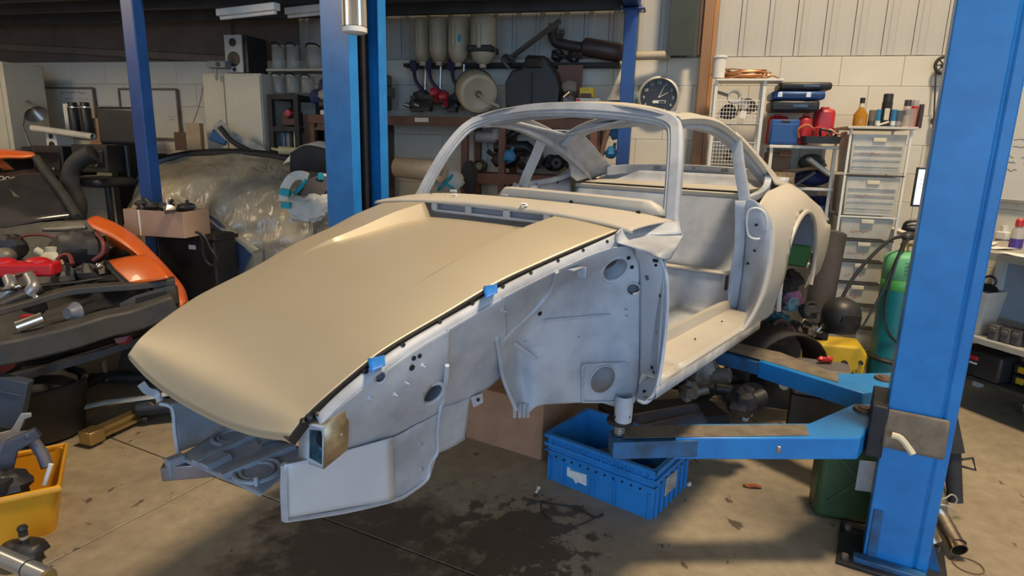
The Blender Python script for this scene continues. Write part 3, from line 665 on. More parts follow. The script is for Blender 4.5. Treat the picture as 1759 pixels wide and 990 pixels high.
STUDS = ((720, 762), (722, 806), (603, 857), (696, 657), (634, 684), (676, 677), (724, 628), (580, 742))
for px, py in STUDS: stud(['apron_side', 'apron_plate', 'front_rail'], px, py)
# battery-box blistered side behind the rail
panel('inner_wing_front', [
 [(766, 568, .477), (800, 548, .487), (835, 528, .500), (866, 510, .512)],
 [(766, 615, .44), (800, 600, .445), (836, 576, .455), (870, 556, .47)],
 [(764, 650, .40), (802, 640, .392), (838, 620, .392), (868, 600, .41)],
 [(760, 700, .365), (806, 684, .35), (838, 667, .34), (860, 648, .345)]], 8, 8)
panel('tail_plate', [[(758, 700, .366), (785, 692, .36), (808, 682, .352)], [(754, 740, .35), (780, 728, .345), (804, 716, .34)], [(751, 779, .34), (776, 768, .335), (798, 755, .33)]], 4, 4)
tb = MB(); q = [cy(*p) for p in ((810, 683, .36), (829, 676, .36), (830, 692, .355), (815, 700, .355))]; tb.add([p for p in q]+[p+V((0, -.006, 0)) for p in q], [(0, 1, 2, 3), (7, 6, 5, 4), (0, 4, 5, 1), (1, 5, 6, 2), (2, 6, 7, 3), (3, 7, 4, 0)]); tbo = tb.build('tow_tab', M_prim, CAR)
h_ = MB(); p = cy(821, 687, .364); h_.cyl(p, p+V((0, .003, 0)), .006, n=10); h_.build('tab_hole', M_hole, CAR)
# wheelhouse: strut tower bulge, then the forward-facing wall to the hinge post
panel('wheelhouse', [
 [(862, 512, .511), (905, 490, .528), (945, 470, .545), (985, 451, .568), (1020, 436, .587), (1060, 424, .612), (1098, 424, .645)],
 [(866, 552, .475), (902, 535, .465), (938, 505, .48), (975, 485, .505), (1018, 475, .54), (1062, 465, .588), (1098, 470, .64)],
 [(858, 578, .445), (887, 566, .43), (920, 545, .44), (965, 535, .475), (1018, 530, .52), (1064, 530, .576), (1098, 530, .635)],
 [(862, 620, .40), (888, 600, .385), (918, 600, .42), (966, 600, .465), (1018, 600, .51), (1064, 600, .567), (1098, 605, .628)],
 [(868, 660, .38), (892, 650, .37), (922, 650, .42), (968, 650, .46), (1018, 650, .508), (1062, 650, .56), (1096, 655, .615)],
 [(884, 700, .40), (903, 712, .395), (926, 697, .425), (970, 693, .455), (1018, 691, .505), (1058, 691, .55), (1090, 692, .595)]],
 12, 10, holes=(((1035, 652), .054), ((1056, 462), .048), ((1088, 497), .022)))
WH = ['wheelhouse']
for px, py in ((862, 533), (900, 584), (1075, 530), (1076, 541)): stud(WH, px, py)
for c, R_, r_ in (((1056, 462), .050, .008), ((1035, 652), .055, .004), ((1088, 497), .023, .003)):
    p, nr = onp(WH, *c); MB().torus(p+nr*.002, R_, r_, nr, 32, 8).build('access_hole_rim', M_prim, CAR)
p, nr = onp(WH, 1056, 462); MB().pipe(p, p-nr*.06, .0495, .046).build('air_duct', M_prim, CAR)
p, nr = onp(WH, 1088, 497); MB().cyl(p-nr*.02, p-nr*.024, .026, n=16).build('hole_shade_disc', mat('hole_grey', (.12, .13, .15)), CAR)  # dark disc added behind the hole in place of its inner shade
fwl = MB(); fwl.grid(dens([[V((-.62 if z > .3 else -.585, y, z)) for y in (-.6, -.2, .2, .57)] for z in (.20, .33, .45, .65, .90)], 3, 3)); fwl.build('firewall', mat('firewall_grey', (.34, .37, .42), .5), CAR)
pl = MB(); q = [cy(*p) for p in ((1000, 627, .497), (1078, 622, .586), (1078, 690, .578), (1000, 690, .488))]; rim = spline([(q[0]+V((.006, .004, 0))), q[1]+V((.006, .004, 0))], 2)
pl.tube([p+V((.003, .003, 0)) for p in q+[q[0]]], .004, 6); pl.build('access_plate_edge', M_prim, CAR)
cs = MB(); cs.tube(spline([cy(*p)+V((.002, .003, 0)) for p in ((955, 466, .55), (945, 497, .495), (918, 531, .455), (883, 563, .435), (862, 585, .435))], 5), .008, 8); cs.build('strut_tower_ridge', M_prim, CAR)
cs = MB(); cs.tube(spline([cy(*p)+V((.002, .003, 0)) for p in ((852, 580, .447), (858, 615, .405), (864, 650, .383), (886, 704, .40))], 5), .007, 8); cs.build('tower_front_ridge', M_prim, CAR)
cs = MB(); cs.tube([cy(*p)+V((.002, .002, 0)) for p in ((882, 588, .40), (921, 616, .428))], .005, 6); cs.tube([cy(*p)+V((.001, .001, 0)) for p in ((935, 551, .455), (1000, 545, .506), (1048, 541, .556))], .004, 6); cs.build('press_line', M_prim, CAR)
br = MB(); q = cy(985, 462, .565); br.box(q, (.05, .03, .006)); br.box(q+V((-.028, .012, -.014)), (.006, .03, .034)); br.build('hose_bracket', M_prim, CAR, bevel=.002)
for px, py, r in ((1079, 442, .007), (1085, 458, .007), (926, 538, .008), (993, 578, .002)): spot('wheelhouse_hole', WH, px, py, r)
lp_ = MB()
for px in (884, 893, 900, 907): p = cy(px, 700, .40); lp_.box(p-V((0, 0, .012)), (.010, .006, .05))
lp_.build('torn_flange_tab', M_prim, CAR)
# hinge post flange
hf_o = [(1090, 422, .66), (1118, 432, .705), (1137, 450, .738), (1145, 480, .758), (1146, 530, .762), (1141, 590, .762), (1134, 640, .762), (1125, 675, .758), (1110, 692, .735), (1096, 688, .70)]
hf_i = [(1092, 440, .64), (1097, 452, .642), (1099, 470, .642), (1099, 490, .64), (1099, 530, .637), (1099, 590, .63), (1098, 640, .62), (1097, 660, .615), (1095, 674, .61), (1092, 684, .605)]
mid = [((a[0]*.55+b[0]*.45), (a[1]*.55+b[1]*.45), (a[2]*.55+b[2]*.45)+.006) for a, b in zip(hf_o, hf_i)]
PG['hinge'] = dens([[cy(*p) for p in r] for r in (hf_i, mid, hf_o)], 4, 5)
hfo = MB().grid(PG['hinge']).build('hinge_post_flange', mat('fresh_primer', (.50, .54, .60)), CAR, solid=.005)
ed = MB(); ed.tube(spline([cy(*p) for p in hf_o], 4), .006, 6); ed.build('hinge_flange_edge', mat('fresh_primer', (.50, .54, .60)), CAR)
for px, py in ((1127, 447), (1138, 508), (1133, 571), (1124, 632), (1110, 674)):
    p, nr = onp(['hinge'], px, py); MB().box(p+nr*.004, (.006, .016, .010)).build('flange_slot', M_hole, CAR); spot('flange_hole', ['hinge'], px+1, py+8, .005, lift=.004)
spot('flange_hole', ['hinge'], 1113, 477, .009, mat('hole_grey', (.12, .13, .15)))
# hinge post side and scuttle corner under the A pillar
G = [[V((-.465, .752, z)), V((-.50, .715, z)), V((-.545, .675, z)), V((-.58, .64, z)), V((-.62, .60, z))] for z in (.34, .5, .65, .78, .84)]
MB().grid(dens(G, 3, 3)).build('hinge_post', M_prim, CAR, solid=.004)
SCT = [[cz(1058, 402, .893), cz(1070, 391, .893), cz(1100, 383, .893), cz(1135, 381, .893), cz(1166, 381, .893)],
 [cz(1056, 412, .868), cz(1068, 408, .868), cz(1100, 401, .866), cz(1135, 401, .864), cz(1170, 400, .862)],
 [cz(1062, 418, .855), cz(1078, 416, .855), cz(1104, 410, .854), cz(1138, 408, .853), cz(1173, 404, .852)],
 [cz(1085, 425, .848), cz(1100, 427, .848), cz(1125, 430, .846), cz(1146, 430, .845), cz(1166, 419, .845)],
 [cz(1095, 432, .838), cz(1112, 436, .836), cz(1133, 444, .83), cz(1149, 446, .82), cz(1154, 440, .82)]]
MB().grid(dens(SCT, 5, 5)).build('scuttle_corner', M_prim, CAR, solid=.004)
# jacking tube under the hinge post
jt = MB(); p0 = cy(1072, 688, .585); p1 = cy(1071, 722, .585); jt.lathe([(.030, .02), (.034, 0), (.034, -.02), (.031, -(p0-p1).length), (.026, -(p0-p1).length-.004), (0, -(p0-p1).length-.004)], p0, 20, (0, 0, 1)); jt.build('jacking_tube', M_prim, CAR)
h_ = MB()
for px, py in ((1056, 714), (1081, 714)): p = cy(px, py, .608); h_.box(p+V((.012, .003, 0)), (.004, .012, .008))
h_.build('jacking_slot', M_hole, CAR)
# front bumper/lamp bracket box
bx0 = [cy(*p) for p in ((516, 724, .46), (548, 712, .50), (590, 722, .50), (586, 762, .47), (558, 808, .44), (516, 788, .43))]
bk = MB(); G_f = [cy(*p) for p in ((514, 725, .50), (556, 734, .50), (556, 804, .47), (514, 790, .47))]
G_b = [cy(*p) for p in ((546, 712, .50), (588, 722, .49), (590, 765, .455), (560, 800, .44))]
fpts = [(514, 726, .39), (557, 732, .455), (556, 805, .425), (514, 790, .37)]; ff = [cy(*p) for p in fpts]
bck = [p+V((-.075, -.01, .012)) for p in ff]
bk.add(ff+bck, [(4, 5, 6, 7), (0, 4, 7, 3), (0, 1, 5, 4), (1, 2, 6, 5), (3, 7, 6, 2)]); bk.build('lamp_bracket_shell', M_raw, CAR, solid=.004)
w_ = [ff[0].lerp(ff[1], .42), ff[0].lerp(ff[1], .95), ff[3].lerp(ff[2], .95), ff[3].lerp(ff[2], .42)]
w1 = w_[0].lerp(w_[3], .12); w2 = w_[1].lerp(w_[2], .10); w3 = w_[1].lerp(w_[2], .92); w4 = w_[0].lerp(w_[3], .86)
fc = MB(); fc.add(ff+[w1, w2, w3, w4], [(0, 1, 5, 4), (1, 2, 6, 5), (2, 3, 7, 6), (3, 0, 4, 7)]); fc.build('lamp_bracket_face', M_prim, CAR, solid=.005)
ib = MB(); d_ = V((-.03, -.005, .004)); ib.add([w1, w2, w3, w4]+[p+d_ for p in (w1, w2, w3, w4)], [(4, 5, 6, 7), (0, 1, 5, 4), (1, 2, 6, 5), (2, 3, 7, 6), (3, 0, 4, 7)]); ib.build('lamp_bracket_recess', mat('bare_blue_steel', (.22, .36, .45), .3, .6, var=.4, scale=30), CAR)
c_ = (w1+w2+w3+w4)/4; MB().cyl(c_+d_*.9, c_+d_*.6, .021, n=20).build('lamp_bracket_hole', M_hole, CAR)
dm = MB()
for px, py, y, r in ((520, 724, .415, .008), (531, 718, .42, .009), (543, 713, .42, .008)): dm.ball(cy(px, py, y), r, 8, 6, .25)
dm.build('bonnet_stop', M_seal, CAR)
# --- nose: right trunk side, spare-wheel floor and crash rail under the bonnet nose
M_under = mat('underseal_grey', (.30, .325, .37), .5, var=.25, scale=8)
def cyp(px, py, y): return cy(px, py, y)
rs = [[cyp(290, 695, -.36), cyp(330, 690, -.36), cyp(380, 700, -.36), cyp(430, 720, -.36)], [cyp(298, 735, -.36), cyp(335, 735, -.36), cyp(380, 735, -.36), cyp(430, 745, -.36)], [cyp(304, 778, -.355), cyp(340, 765, -.355), cyp(380, 755, -.355), cyp(430, 765, -.355)]]
MB().grid(dens(rs, 4, 4)).build('trunk_side', mat('trunk_dark', (.24, .26, .29), .55, var=.25), CAR, solid=.004)
ed = MB(); ed.tube(spline([cyp(*p) for p in ((274, 694, -.38), (289, 697, -.365), (297, 706, -.36), (300, 740, -.36), (306, 785, -.355))], 4), .006, 6); ed.build('trunk_side_edge', M_prim, CAR)
def zc(px, py): return cz(px, py, .255)
pan_o = [zc(304, 786), zc(445, 852), zc(505, 815), zc(470, 745), zc(385, 745)]
fp = [[zc(304, 787), zc(350, 808), zc(400, 830), zc(447, 852)], [zc(330, 772), zc(375, 790), zc(425, 808), zc(475, 828)], [zc(360, 752), zc(400, 768), zc(450, 785), zc(505, 805)], [zc(395, 732), zc(440, 745), zc(490, 760), zc(540, 780)]]
MB().grid(dens(fp, 5, 5)).build('spare_wheel_floor', M_under, CAR, solid=.006)
for c, rx in (((398, 752), .055), ((443, 812), .062)):
    p = zc(*c)+V((0, 0, .004)); rg = MB(); rg.torus(p, rx, .008, (0, 0, 1), 30, 8); rg.torus(p, rx*.72, .006, (0, 0, 1), 30, 8); rg.cyl(p-V((0, 0, .002)), p+V((0, 0, .001)), rx*.6, n=24); rg.build('pressed_ring', M_under, CAR)
for a_, b_, wd in (((335, 800), (440, 748), .018), ((380, 822), (505, 770), .018), ((350, 806), (390, 786), .03)):
    p, q = zc(*a_)+V((0, 0, .008)), zc(*b_)+V((0, 0, .008)); MB().sweep([p, q], [(-wd, -.006), (wd, -.006), (wd*.6, .008), (-wd*.6, .008)]).build('floor_rib', M_under, CAR)
mtb = MB(); p, q = zc(445, 768)+V((0, 0, .03)), zc(500, 748)+V((0, 0, .03)); mtb.pipe(p, q, .026, .022); mtb.build('filler_tube', mat('zinc_tube', (.55, .56, .55), .3, .8), CAR)
pn = MB(); p = zc(441, 836); pn.cyl(p, p+V((0, 0, .03)), .006, n=8); pn.build('drain_stud', M_prim, CAR)
cr_ = MB(); p, q = cz(282, 822, .20), cz(395, 812, .20); cr_.sweep([p, q], [(-.02, 0), (.02, 0), (.02, .045), (-.02, .045)]); cr_.build('front_crossmember', mat('bare_steel_purple', (.30, .28, .31), .3, .7, var=.3), CAR, bevel=.003)
cr_ = MB(); p = cz(302, 800, .24); cr_.box(p, (.05, .03, .06)); cr_.build('crossmember_bracket', M_under, CAR, bevel=.004)
ht = MB(); p = cy(272, 688, -.42); ht.cyl(p, p+V((0, 0, .04)), .007, n=8); ht.box(p-V((.0, 0, .004)), (.04, .03, .006)); ht.build('bonnet_catch_pin', M_chr, CAR)
wv = MB(); q = spline([cy(*p) for p in ((242, 660, -.40), (252, 672, -.40), (268, 678, -.40), (275, 690, -.39))], 4); wv.sweep(q, [(-.004, -.01), (.004, -.01), (.004, .012), (-.004, .012)]); wv.build('front_panel_edge', M_prim, CAR)
# masking tape holding the bonnet edge
M_tape = mat('blue_tape', (.01, .19, .68), .5, var=.08)
for i, (c, lab) in enumerate((((842, 499), 'small blue masking tape tab on the middle of the bonnet edge'), ((646, 623), 'larger blue masking tape tab near the nose end of the bonnet edge'))):
    px, py = c; s_ = 1.0 if i == 0 else 1.22
    y_ = .482 if i == 0 else .432
    rows = [[cy(px-11*s_, py-8*s_, y_-.03), cy(px+12*s_, py-14*s_, y_-.03)], [cy(px-11*s_, py-1*s_, y_+.014), cy(px+12*s_, py-9*s_, y_+.014)], [cy(px-8*s_, py+14*s_, y_+.045), cy(px+13*s_, py+4*s_, y_+.05)]]
    rows = [[car2w(p) for p in r] for r in rows]
    o = MB().grid(dens(rows, 4, 4)).build('masking_tape', M_tape, solid=.0012); tag(o, lab, 'tape', 'masking tape on the bonnet')
# ================================================================ two-post lift
M_lift = mat('lift_blue', (.018, .235, .62), .34, var=.08, scale=7, col2=(.014, .175, .50))
M_liftd = mat('lift_blue_dull', (.02, .13, .32), .5, var=.3, scale=10, col2=(.03, .06, .10))
M_grime = mat('oily_black', (.018, .018, .022), .5, var=.4, scale=12)
M_dust = mat('dusty_brown', (.19, .155, .115), .85, var=.25, scale=14)
M_steel = mat('worn_steel', (.42, .40, .37), .35, .8, var=.3, scale=20)
lb = fl(1478, 962); rzp = rad(-30); ux = V((cos(rzp), sin(rzp), 0)); uy = V((-sin(rzp), cos(rzp), 0))
NP = lb + ux*.12 + uy*.09
near = thing('lift_post', 'near blue vehicle lift post with carriage, right of the car', 'lift post', NP, rzp, 'two-post vehicle lift')
H3 = 3.4
w, d = .232, .18
m = MB(); m.prism([(-w/2, -d/2), (.062, -d/2), (.068, -d/2+.012), (.076, -d/2+.004), (w/2, -d/2+.004), (w/2, -d/2+.05), (w/2-.012, d/2), (-w/2, d/2)], 0, H3, 'xy'); m.build('column', M_lift, near, bevel=.006, fix=True)
m = MB(); m.box((-.01, 0, .008), (.40, .36, .016)); m.build('base_plate', M_grime, near, bevel=.003)
for sx, sy in ((-.18, -.15), (-.18, .1), (.16, -.15), (.16, .13)): MB().cyl((.0+sx, sy, .014), (sx, sy, .04), .014, n=6).build('anchor_bolt', M_steel, near)
m = MB(); m.prism([(w/2, .016), (w/2+.05, .016), (w/2, .16)], -.03, -.018, 'xz'); m.build('gusset', M_liftd, near)
m = MB(); m.box((-.085, -d/2-.004, .13), (.035, .008, .24)); m.build('cable_cover', M_liftd, near, bevel=.003)
m = MB(); m.box((-.02, -d/2-.03, .02), (.26, .05, .03)); m.build('foot_flange', M_liftd, near, bevel=.004)
# carriage: dark sleeve and rubber plate in front
cz0 = .50
m = MB(); m.box((-.14, .0, .60), (.06, .26, .22)); m.box((0, .115, .60), (.26, .03, .22)); m.build('carriage', M_grime, near, bevel=.006)
m = MB(); m.box((-.012, -d/2-.035, .625), (.21, .022, .155), rx=rad(-14)); m.build('carriage_guard', M_dust, near, bevel=.012, seg=3)
m = MB(); m.tube(spline([(-.09, -d/2-.072, .615), (-.06, -d/2-.074, .61), (-.025, -d/2-.082, .575), (-.012, -d/2-.088, .56)], 4), .013, 8); m.build('lock_release_handle', mat('cream_plastic', (.72, .62, .42), .5), near)
Rin = Matrix.Rotation(-rzp, 3, 'Z')
def nl(p): return Rin @ (V(p)-NP)
def arm(label, poly, inner, z0, z1, padp, pivot, parts):
    q = [nl(p).xy for p in poly]; t = MB().prism(q, z0, z1, 'xy').build('swing_arm', M_lift, near, bevel=.006, fix=True); t['label'] = label
    q = [nl(p).xy for p in inner]; MB().prism(q, z0+.012, z1-.010, 'xy').build('inner_arm', M_liftd, t, bevel=.005, fix=True)
    q0 = [V((*nl(p).xy, z1)) for p in parts]; g = MB(); n = len(q0); g.add([p+V((0, 0, .0006)) for p in q0]+[p+V((0, 0, .0022)) for p in q0], [tuple(range(n, 2*n))]+[(i, (i+1) % n, n+(i+1) % n, n+i) for i in range(n)]); g.build('dirty_top', M_dust, t, fix=True)
    pv = nl(pivot); MB().lathe([(0, .018), (.026, .018), (.03, .012), (.044, .012), (.05, .004), (.05, -.01)], (pv.x, pv.y, z1), 24).build('pivot_pin', mat('rusty_steel', (.20, .13, .10), .5, .6, var=.4), t)
    if padp:
        c = nl(padp); MB().lathe([(.012, -.05), (.012, .006), (.02, .006), (.02, -.05)], (c.x, c.y, z1+.045), 14).build('pad_screw', M_steel, t)
        th = MB()
        for k in range(4): th.torus((c.x, c.y, z1+.006+.009*k), .019, .004, n=16, k=6)
        th.build('screw_thread', M_steel, t)
        MB().lathe([(0, .012), (.05, .012), (.054, .006), (.052, -.004), (.03, -.008), (0, -.008)], (c.x, c.y, z1+.05), 24).build('pad', mat('black_rubber', (.02, .02, .02)), t)
        MB().box(nl(f(1340, 752))-V((0, .0, .05)), (.018, .02, .03)).build('lock_stud', M_steel, t, bevel=.004)
    return t
Z1 = .585; Z0 = .49
f = lambda px, py: fl(px, py, Z1)
piv = f(1486, 706)
arm('blue front lift arm reaching across the crate to the jacking tube', [f(1160, 752), f(1478, 753), f(1508, 716), f(1505, 694), f(1466, 694), f(1390, 727), f(1165, 728)], [f(1054, 757), f(1200, 753), f(1200, 730), f(1100, 728), f(1046, 735)], Z0, Z1, f(1064, 744), piv, [f(1070, 753), f(1390, 749), f(1384, 730), f(1080, 732)])
g = lambda px, py: fl(px, py, Z1)
arm('blue rear lift arm pointing under the car beside the yellow case', [g(1303, 620), g(1484, 676), g(1528, 668), g(1540, 640), g(1440, 642), g(1330, 603)], [g(1215, 598), g(1320, 624), g(1340, 606), g(1235, 583)], Z0, Z1, None, g(1520, 652), [g(1222, 596), g(1330, 625), g(1440, 658), g(1440, 644), g(1340, 606), g(1240, 584)])
# far post: channel with its mouth towards the car
FP = car2w((-1.08, -1.52, 0)); FP.z = 0
far = thing('lift_post', 'far blue vehicle lift post with open dark channel, behind the bonnet', 'lift post', FP, YAW, 'two-post vehicle lift')
prof = [(.135, -.13), (.135, .12), (.075, .12), (.075, .105), (.118, .105), (.118, -.115), (-.118, -.115), (-.118, .105), (-.075, .105), (-.075, .12), (-.135, .12), (-.135, -.13)]
MB().prism(prof, 0, H3, 'xy').build('column', M_lift, far, bevel=.004, fix=True)
MB().box((0, -.06, H3/2), (.225, .09, H3-.02)).build('dark_channel', M_grime, far)  # dark filling along the inside of the channel
MB().box((0, 0, .008), (.42, .46, .016)).build('base_plate', M_grime, far)
m = MB(); m.cyl((.03, .03, .05), (.03, .03, H3), .012, n=8); m.cyl((-.04, .02, .05), (-.04, .02, H3), .02, n=8); m.build('lift_chain_rod', M_grime, far)
m = MB(); m.box((0, .04, .55), (.20, .2, .3)); m.build('carriage', M_liftd, far, bevel=.01)
# ================================================================ blue stacking crate with lift-arm end above
cb0 = fl(937, 822); rzc = rad(-37.5); L_, Wd_, Hc = .60, .40, .258
cc_ = cb0 + V((cos(rzc), sin(rzc), 0))*L_/2 + V((-sin(rzc), cos(rzc), 0))*Wd_/2
CRT = thing('stacking_crate', 'open blue plastic stacking crate with torn white sticker under the lift arm', 'crate', cc_, rzc)
M_crate = mat('crate_blue', (.02, .21, .56), .45, var=.14, scale=8)
MB().tub(L_, Wd_, Hc, .012, .97, 2, .012).build('body', M_crate, CRT, smooth=30)
for z, hh, ex in ((Hc-.02, .02, .012), (Hc-.065, .018, .010), (Hc-.095, .008, .008)):
    m = MB(); 
    for sx, sy, lx, ly in ((0, -1, L_+2*ex, .012), (0, 1, L_+2*ex, .012), (1, 0, .012, Wd_+2*ex), (-1, 0, .012, Wd_+2*ex)): m.box((sx*(L_/2+ex/2), sy*(Wd_/2+ex/2), z+hh/2), (lx, ly, hh))
    m.build('rim_band', M_crate, CRT, bevel=.002, seg=1)
for k in range(14):
    x = -L_/2+.03+k*(L_-.06)/13; MB().box((x, -Wd_/2-.006, Hc-.04), (.006, .012, .042)).build('rim_rib', M_crate, CRT, smooth=False)
for k in range(7):
    y = -Wd_/2+.03+k*(Wd_-.06)/6; MB().box((L_/2+.004, y, Hc/2-.02), (.012, .008, Hc-.06)).build('end_rib', M_crate, CRT, smooth=False)
for x in (-L_/2+.02, -L_/2+.10, -.02, .10, L_/2-.02): MB().box((x, -Wd_/2-.000, .07), (.012, .010, .13)).build('side_rib', M_crate, CRT, smooth=False)
h_ = MB()
for k in range(11): h_.cyl((-.24+k*.047, -Wd_/2+.002, Hc-.115), (-.24+k*.047, -Wd_/2-.0035, Hc-.115), .005, n=8)
o = h_.build('drain_holes', M_hole, CRT); o['kind'] = 'stuff'
m = MB(); m.prism([(-.17, .112), (-.155, .112), (-.155, .10), (-.06, .108), (-.055, .05), (-.10, .055), (-.115, .04), (-.13, .06), (-.17, .065)], -Wd_/2-.004, -Wd_/2+.004, 'xz'); m.build('torn_sticker', mat('sticker_white', (.72, .72, .70), .6, var=.15, scale=25), CRT, fix=True)
m = MB(); m.box((L_/2+.008, -.03, Hc/2), (.006, .12, .09)); m.build('end_sticker', mat('sticker_grey', (.45, .46, .45), .6, var=.4, scale=25), CRT)
for i, (dx, dy, lab) in enumerate(((-.15, .05, 'dark bottle lying in the left end of the blue crate'), (-.02, .08, 'grey bracket lying in the middle of the blue crate'), (.16, 0, 'black oily lump in the near end of the blue crate'))):
    R_ = Matrix.Rotation(rzc, 3, 'Z'); p = cc_ + R_ @ V((dx, dy, .016)); m = MB()
    if i == 0: m.lathe([(0, 0), (.035, 0), (.038, .02), (.038, .12), (.015, .15), (.015, .18), (0, .18)], (0, 0, .04), 14, (1, .3, .35))
    elif i == 1: m.box((0, 0, .05), (.09, .14, .02), rx=.5); m.box((0, .05, .08), (.09, .02, .10), rx=.3); m.cyl((-.03, 0, .03), (.03, 0, .08), .015)
    else: m.ball((0, 0, .06), (.10, .09, .06), 12, 8, .25); m.cyl((.02, .02, .06), (.10, .06, .12), .03, n=10)
    one('crate_part', m, (mat('bottle_dark', (.06, .08, .10), .3), mat('part_grey', (.12, .13, .15), .5), M_grime)[i], lab, 'part', p, rzc, 'parts in the blue crate', bevel=.003 if i == 1 else 0)
# ================================================================ things on the floor round the car
M_card = mat('cardboard', (.40, .215, .125), .85, var=.12, scale=9)
M_cardl = mat('cardboard_light', (.45, .33, .20), .85, var=.1, scale=9)
M_blk = mat('black_plastic', (.022, .022, .024), .45, var=.25)
M_blk2 = mat('black_matte', (.03, .029, .03), .75, var=.3)
M_whitep = mat('white_plastic', (.72, .70, .64), .5, var=.06)
M_paper = mat('paper', (.74, .72, .66), .8, var=.04)
# brown cardboard box under the inner wing
b0, b1 = fl(930, 792), fl(800, 752); d_ = (b0-b1); rzb = math.atan2(d_.y, d_.x); Lb = d_.length; nb = V((-sin(rzb), cos(rzb), 0))
t = thing('cardboard_box', 'large plain brown cardboard box on the floor under the wheelhouse', 'box', (b0+b1)/2+nb*.20, rzb)
MB().box((0, 0, .165), (Lb, .40, .33)).build('carton', M_card, t, bevel=.004, seg=1)
for sy in (-1, 1): MB().box((0, sy*.1015, .332), (Lb-.004, .197, .004)).build('flap', M_card, t)
MB().box((0, 0, .336), (Lb, .05, .002)).build('packing_tape', mat('tape_brown', (.30, .17, .09), .3), t)
# twig, leaf, scraps
m = MB(); P = [fl(*p, .006) for p in ((905, 858), (930, 863), (965, 868), (995, 875), (1022, 889), (1036, 883))]; c = P[0].copy(); m.tube([p-c for p in spline(P, 4)], .0045, 6); m.tube([p-c for p in spline([fl(*p, .006) for p in ((930, 863), (930, 878), (941, 892))], 3)], .003, 6); m.tube([p-c for p in spline([fl(*p, .006) for p in ((1022, 889), (1010, 897), (985, 906))], 3)], .003, 6)
one('wire_offcut', m, M_blk2, 'thin black forked wire lying on the floor before the blue crate', 'wire', c)
m = MB(); m.grid(dens([[V((x, y*(.016 if abs(x) < .03 else .007), .004+.008*abs(y)+.004*sin(x*90))) for x in (-.045, -.02, .01, .045)] for y in (-1, 0, 1)], 4, 3)); one('dead_leaf', m, mat('leaf_orange', (.34, .09, .02), .7, var=.3, scale=40), 'curled orange dead leaf on the concrete right of the crate', 'leaf', fl(1292, 838), rad(-10), solid=.0015)
m = MB(); m.box((0, 0, .008), (.022, .012, .012), rz=.4); m.box((.006, .004, .016), (.008, .008, .006)); one('scrap', m, M_paper, 'tiny white scrap on the floor beside the crate corner', 'scrap', fl(1183, 835))
m = MB(); m.cyl((0, 0, .006), (.012, .028, .012), .006, n=8); m.cyl((.012, .028, .012), (.014, .033, .013), .009, n=8); one('plastic_clip', m, M_paper, 'small pale clip lying on the floor left of the crate', 'clip', fl(921, 848))
# jerry can behind the near post
jp = fl(1452, 908)+V((.13, .12, 0)); t = thing('jerry_can', 'dark green metal jerry can with white label behind the near lift post', 'jerry can', jp, rad(-14))
M_jg = mat('army_green', (.045, .085, .03), .45, var=.15)
m = MB(); m.prism([(-.165, .0), (.165, 0), (.172, .03), (.172, .36), (.13, .42), (-.13, .42), (-.172, .36), (-.172, .03)], -.08, .08, 'xz'); m.build('body', M_jg, t, bevel=.025, seg=3, fix=True)
m = MB(); m.prism([(-.12, .08), (.0, .2), (.12, .08), (.13, .10), (.02, .215), (.13, .33), (.12, .35), (0, .235), (-.12, .35), (-.13, .33), (-.02, .215), (-.13, .10)], -.088, -.07, 'xz'); m.build('side_press', M_jg, t, bevel=.004, fix=True)
for yy in (-.05, 0, .05): MB().tube(spline([(-.08, yy, .42), (-.07, yy, .455), (.0, yy, .462), (.06, yy, .455), (.07, yy, .42)], 4), .010, 8).build('handle', M_jg, t)
MB().cyl((.13, 0, .40), (.165, 0, .455), .028, n=14).build('spout_cap', mat('brass_dull', (.35, .24, .1), .4, .6), t)
MB().box((.03, -.0885, .25), (.10, .003, .15)).build('label', mat('label_bluewhite', (.62, .68, .76), .6, var=.1, scale=30), t)
MB().box((-.173, 0, .2), (.006, .11, .24)).build('end_press', M_jg, t, bevel=.003)
# exhaust silencers leaning on the near post
M_ss = mat('heat_steel', (.38, .33, .26), .28, .9, var=.4, scale=9, col2=(.16, .11, .07))
for i, (a, b, tip, lab) in enumerate((((1594, 790), (1612, 880), (1638, 956), 'longer steel exhaust tailpipe leaning at the foot of the near lift post'), ((1562, 800), (1582, 858), (1602, 930), 'shorter steel exhaust tailpipe tucked against the near lift post'))):
    A = at(*a, 2.78); B = at(*b, 2.56); C_ = at(*tip, 2.37+.1*i)+V((.02, 0, .03)); t = thing('exhaust_tailpipe', lab, 'exhaust', C_, 0, 'exhausts by the near post')
    A, B = A-C_, B-C_; ax = (A-B).normalized()
    MB().pipe(A, B, .045, .041).build('silencer', M_ss, t)
    MB().lathe([(.030, -.004), (.066, -.002), (.069, .004), (.064, .010), (.030, .012)], B, 24, ax).build('flange', mat('bright_steel', (.75, .75, .74), .22, .9), t)
    MB().pipe(B-ax*.004, V((0, 0, .0)), .034, .030).build('tip', M_ss, t)
    MB().cyl(V((0, 0, 0))+ax*.03, V((0, 0, 0))+ax*.034, .031, n=16).build('tip_bore', M_hole, t)
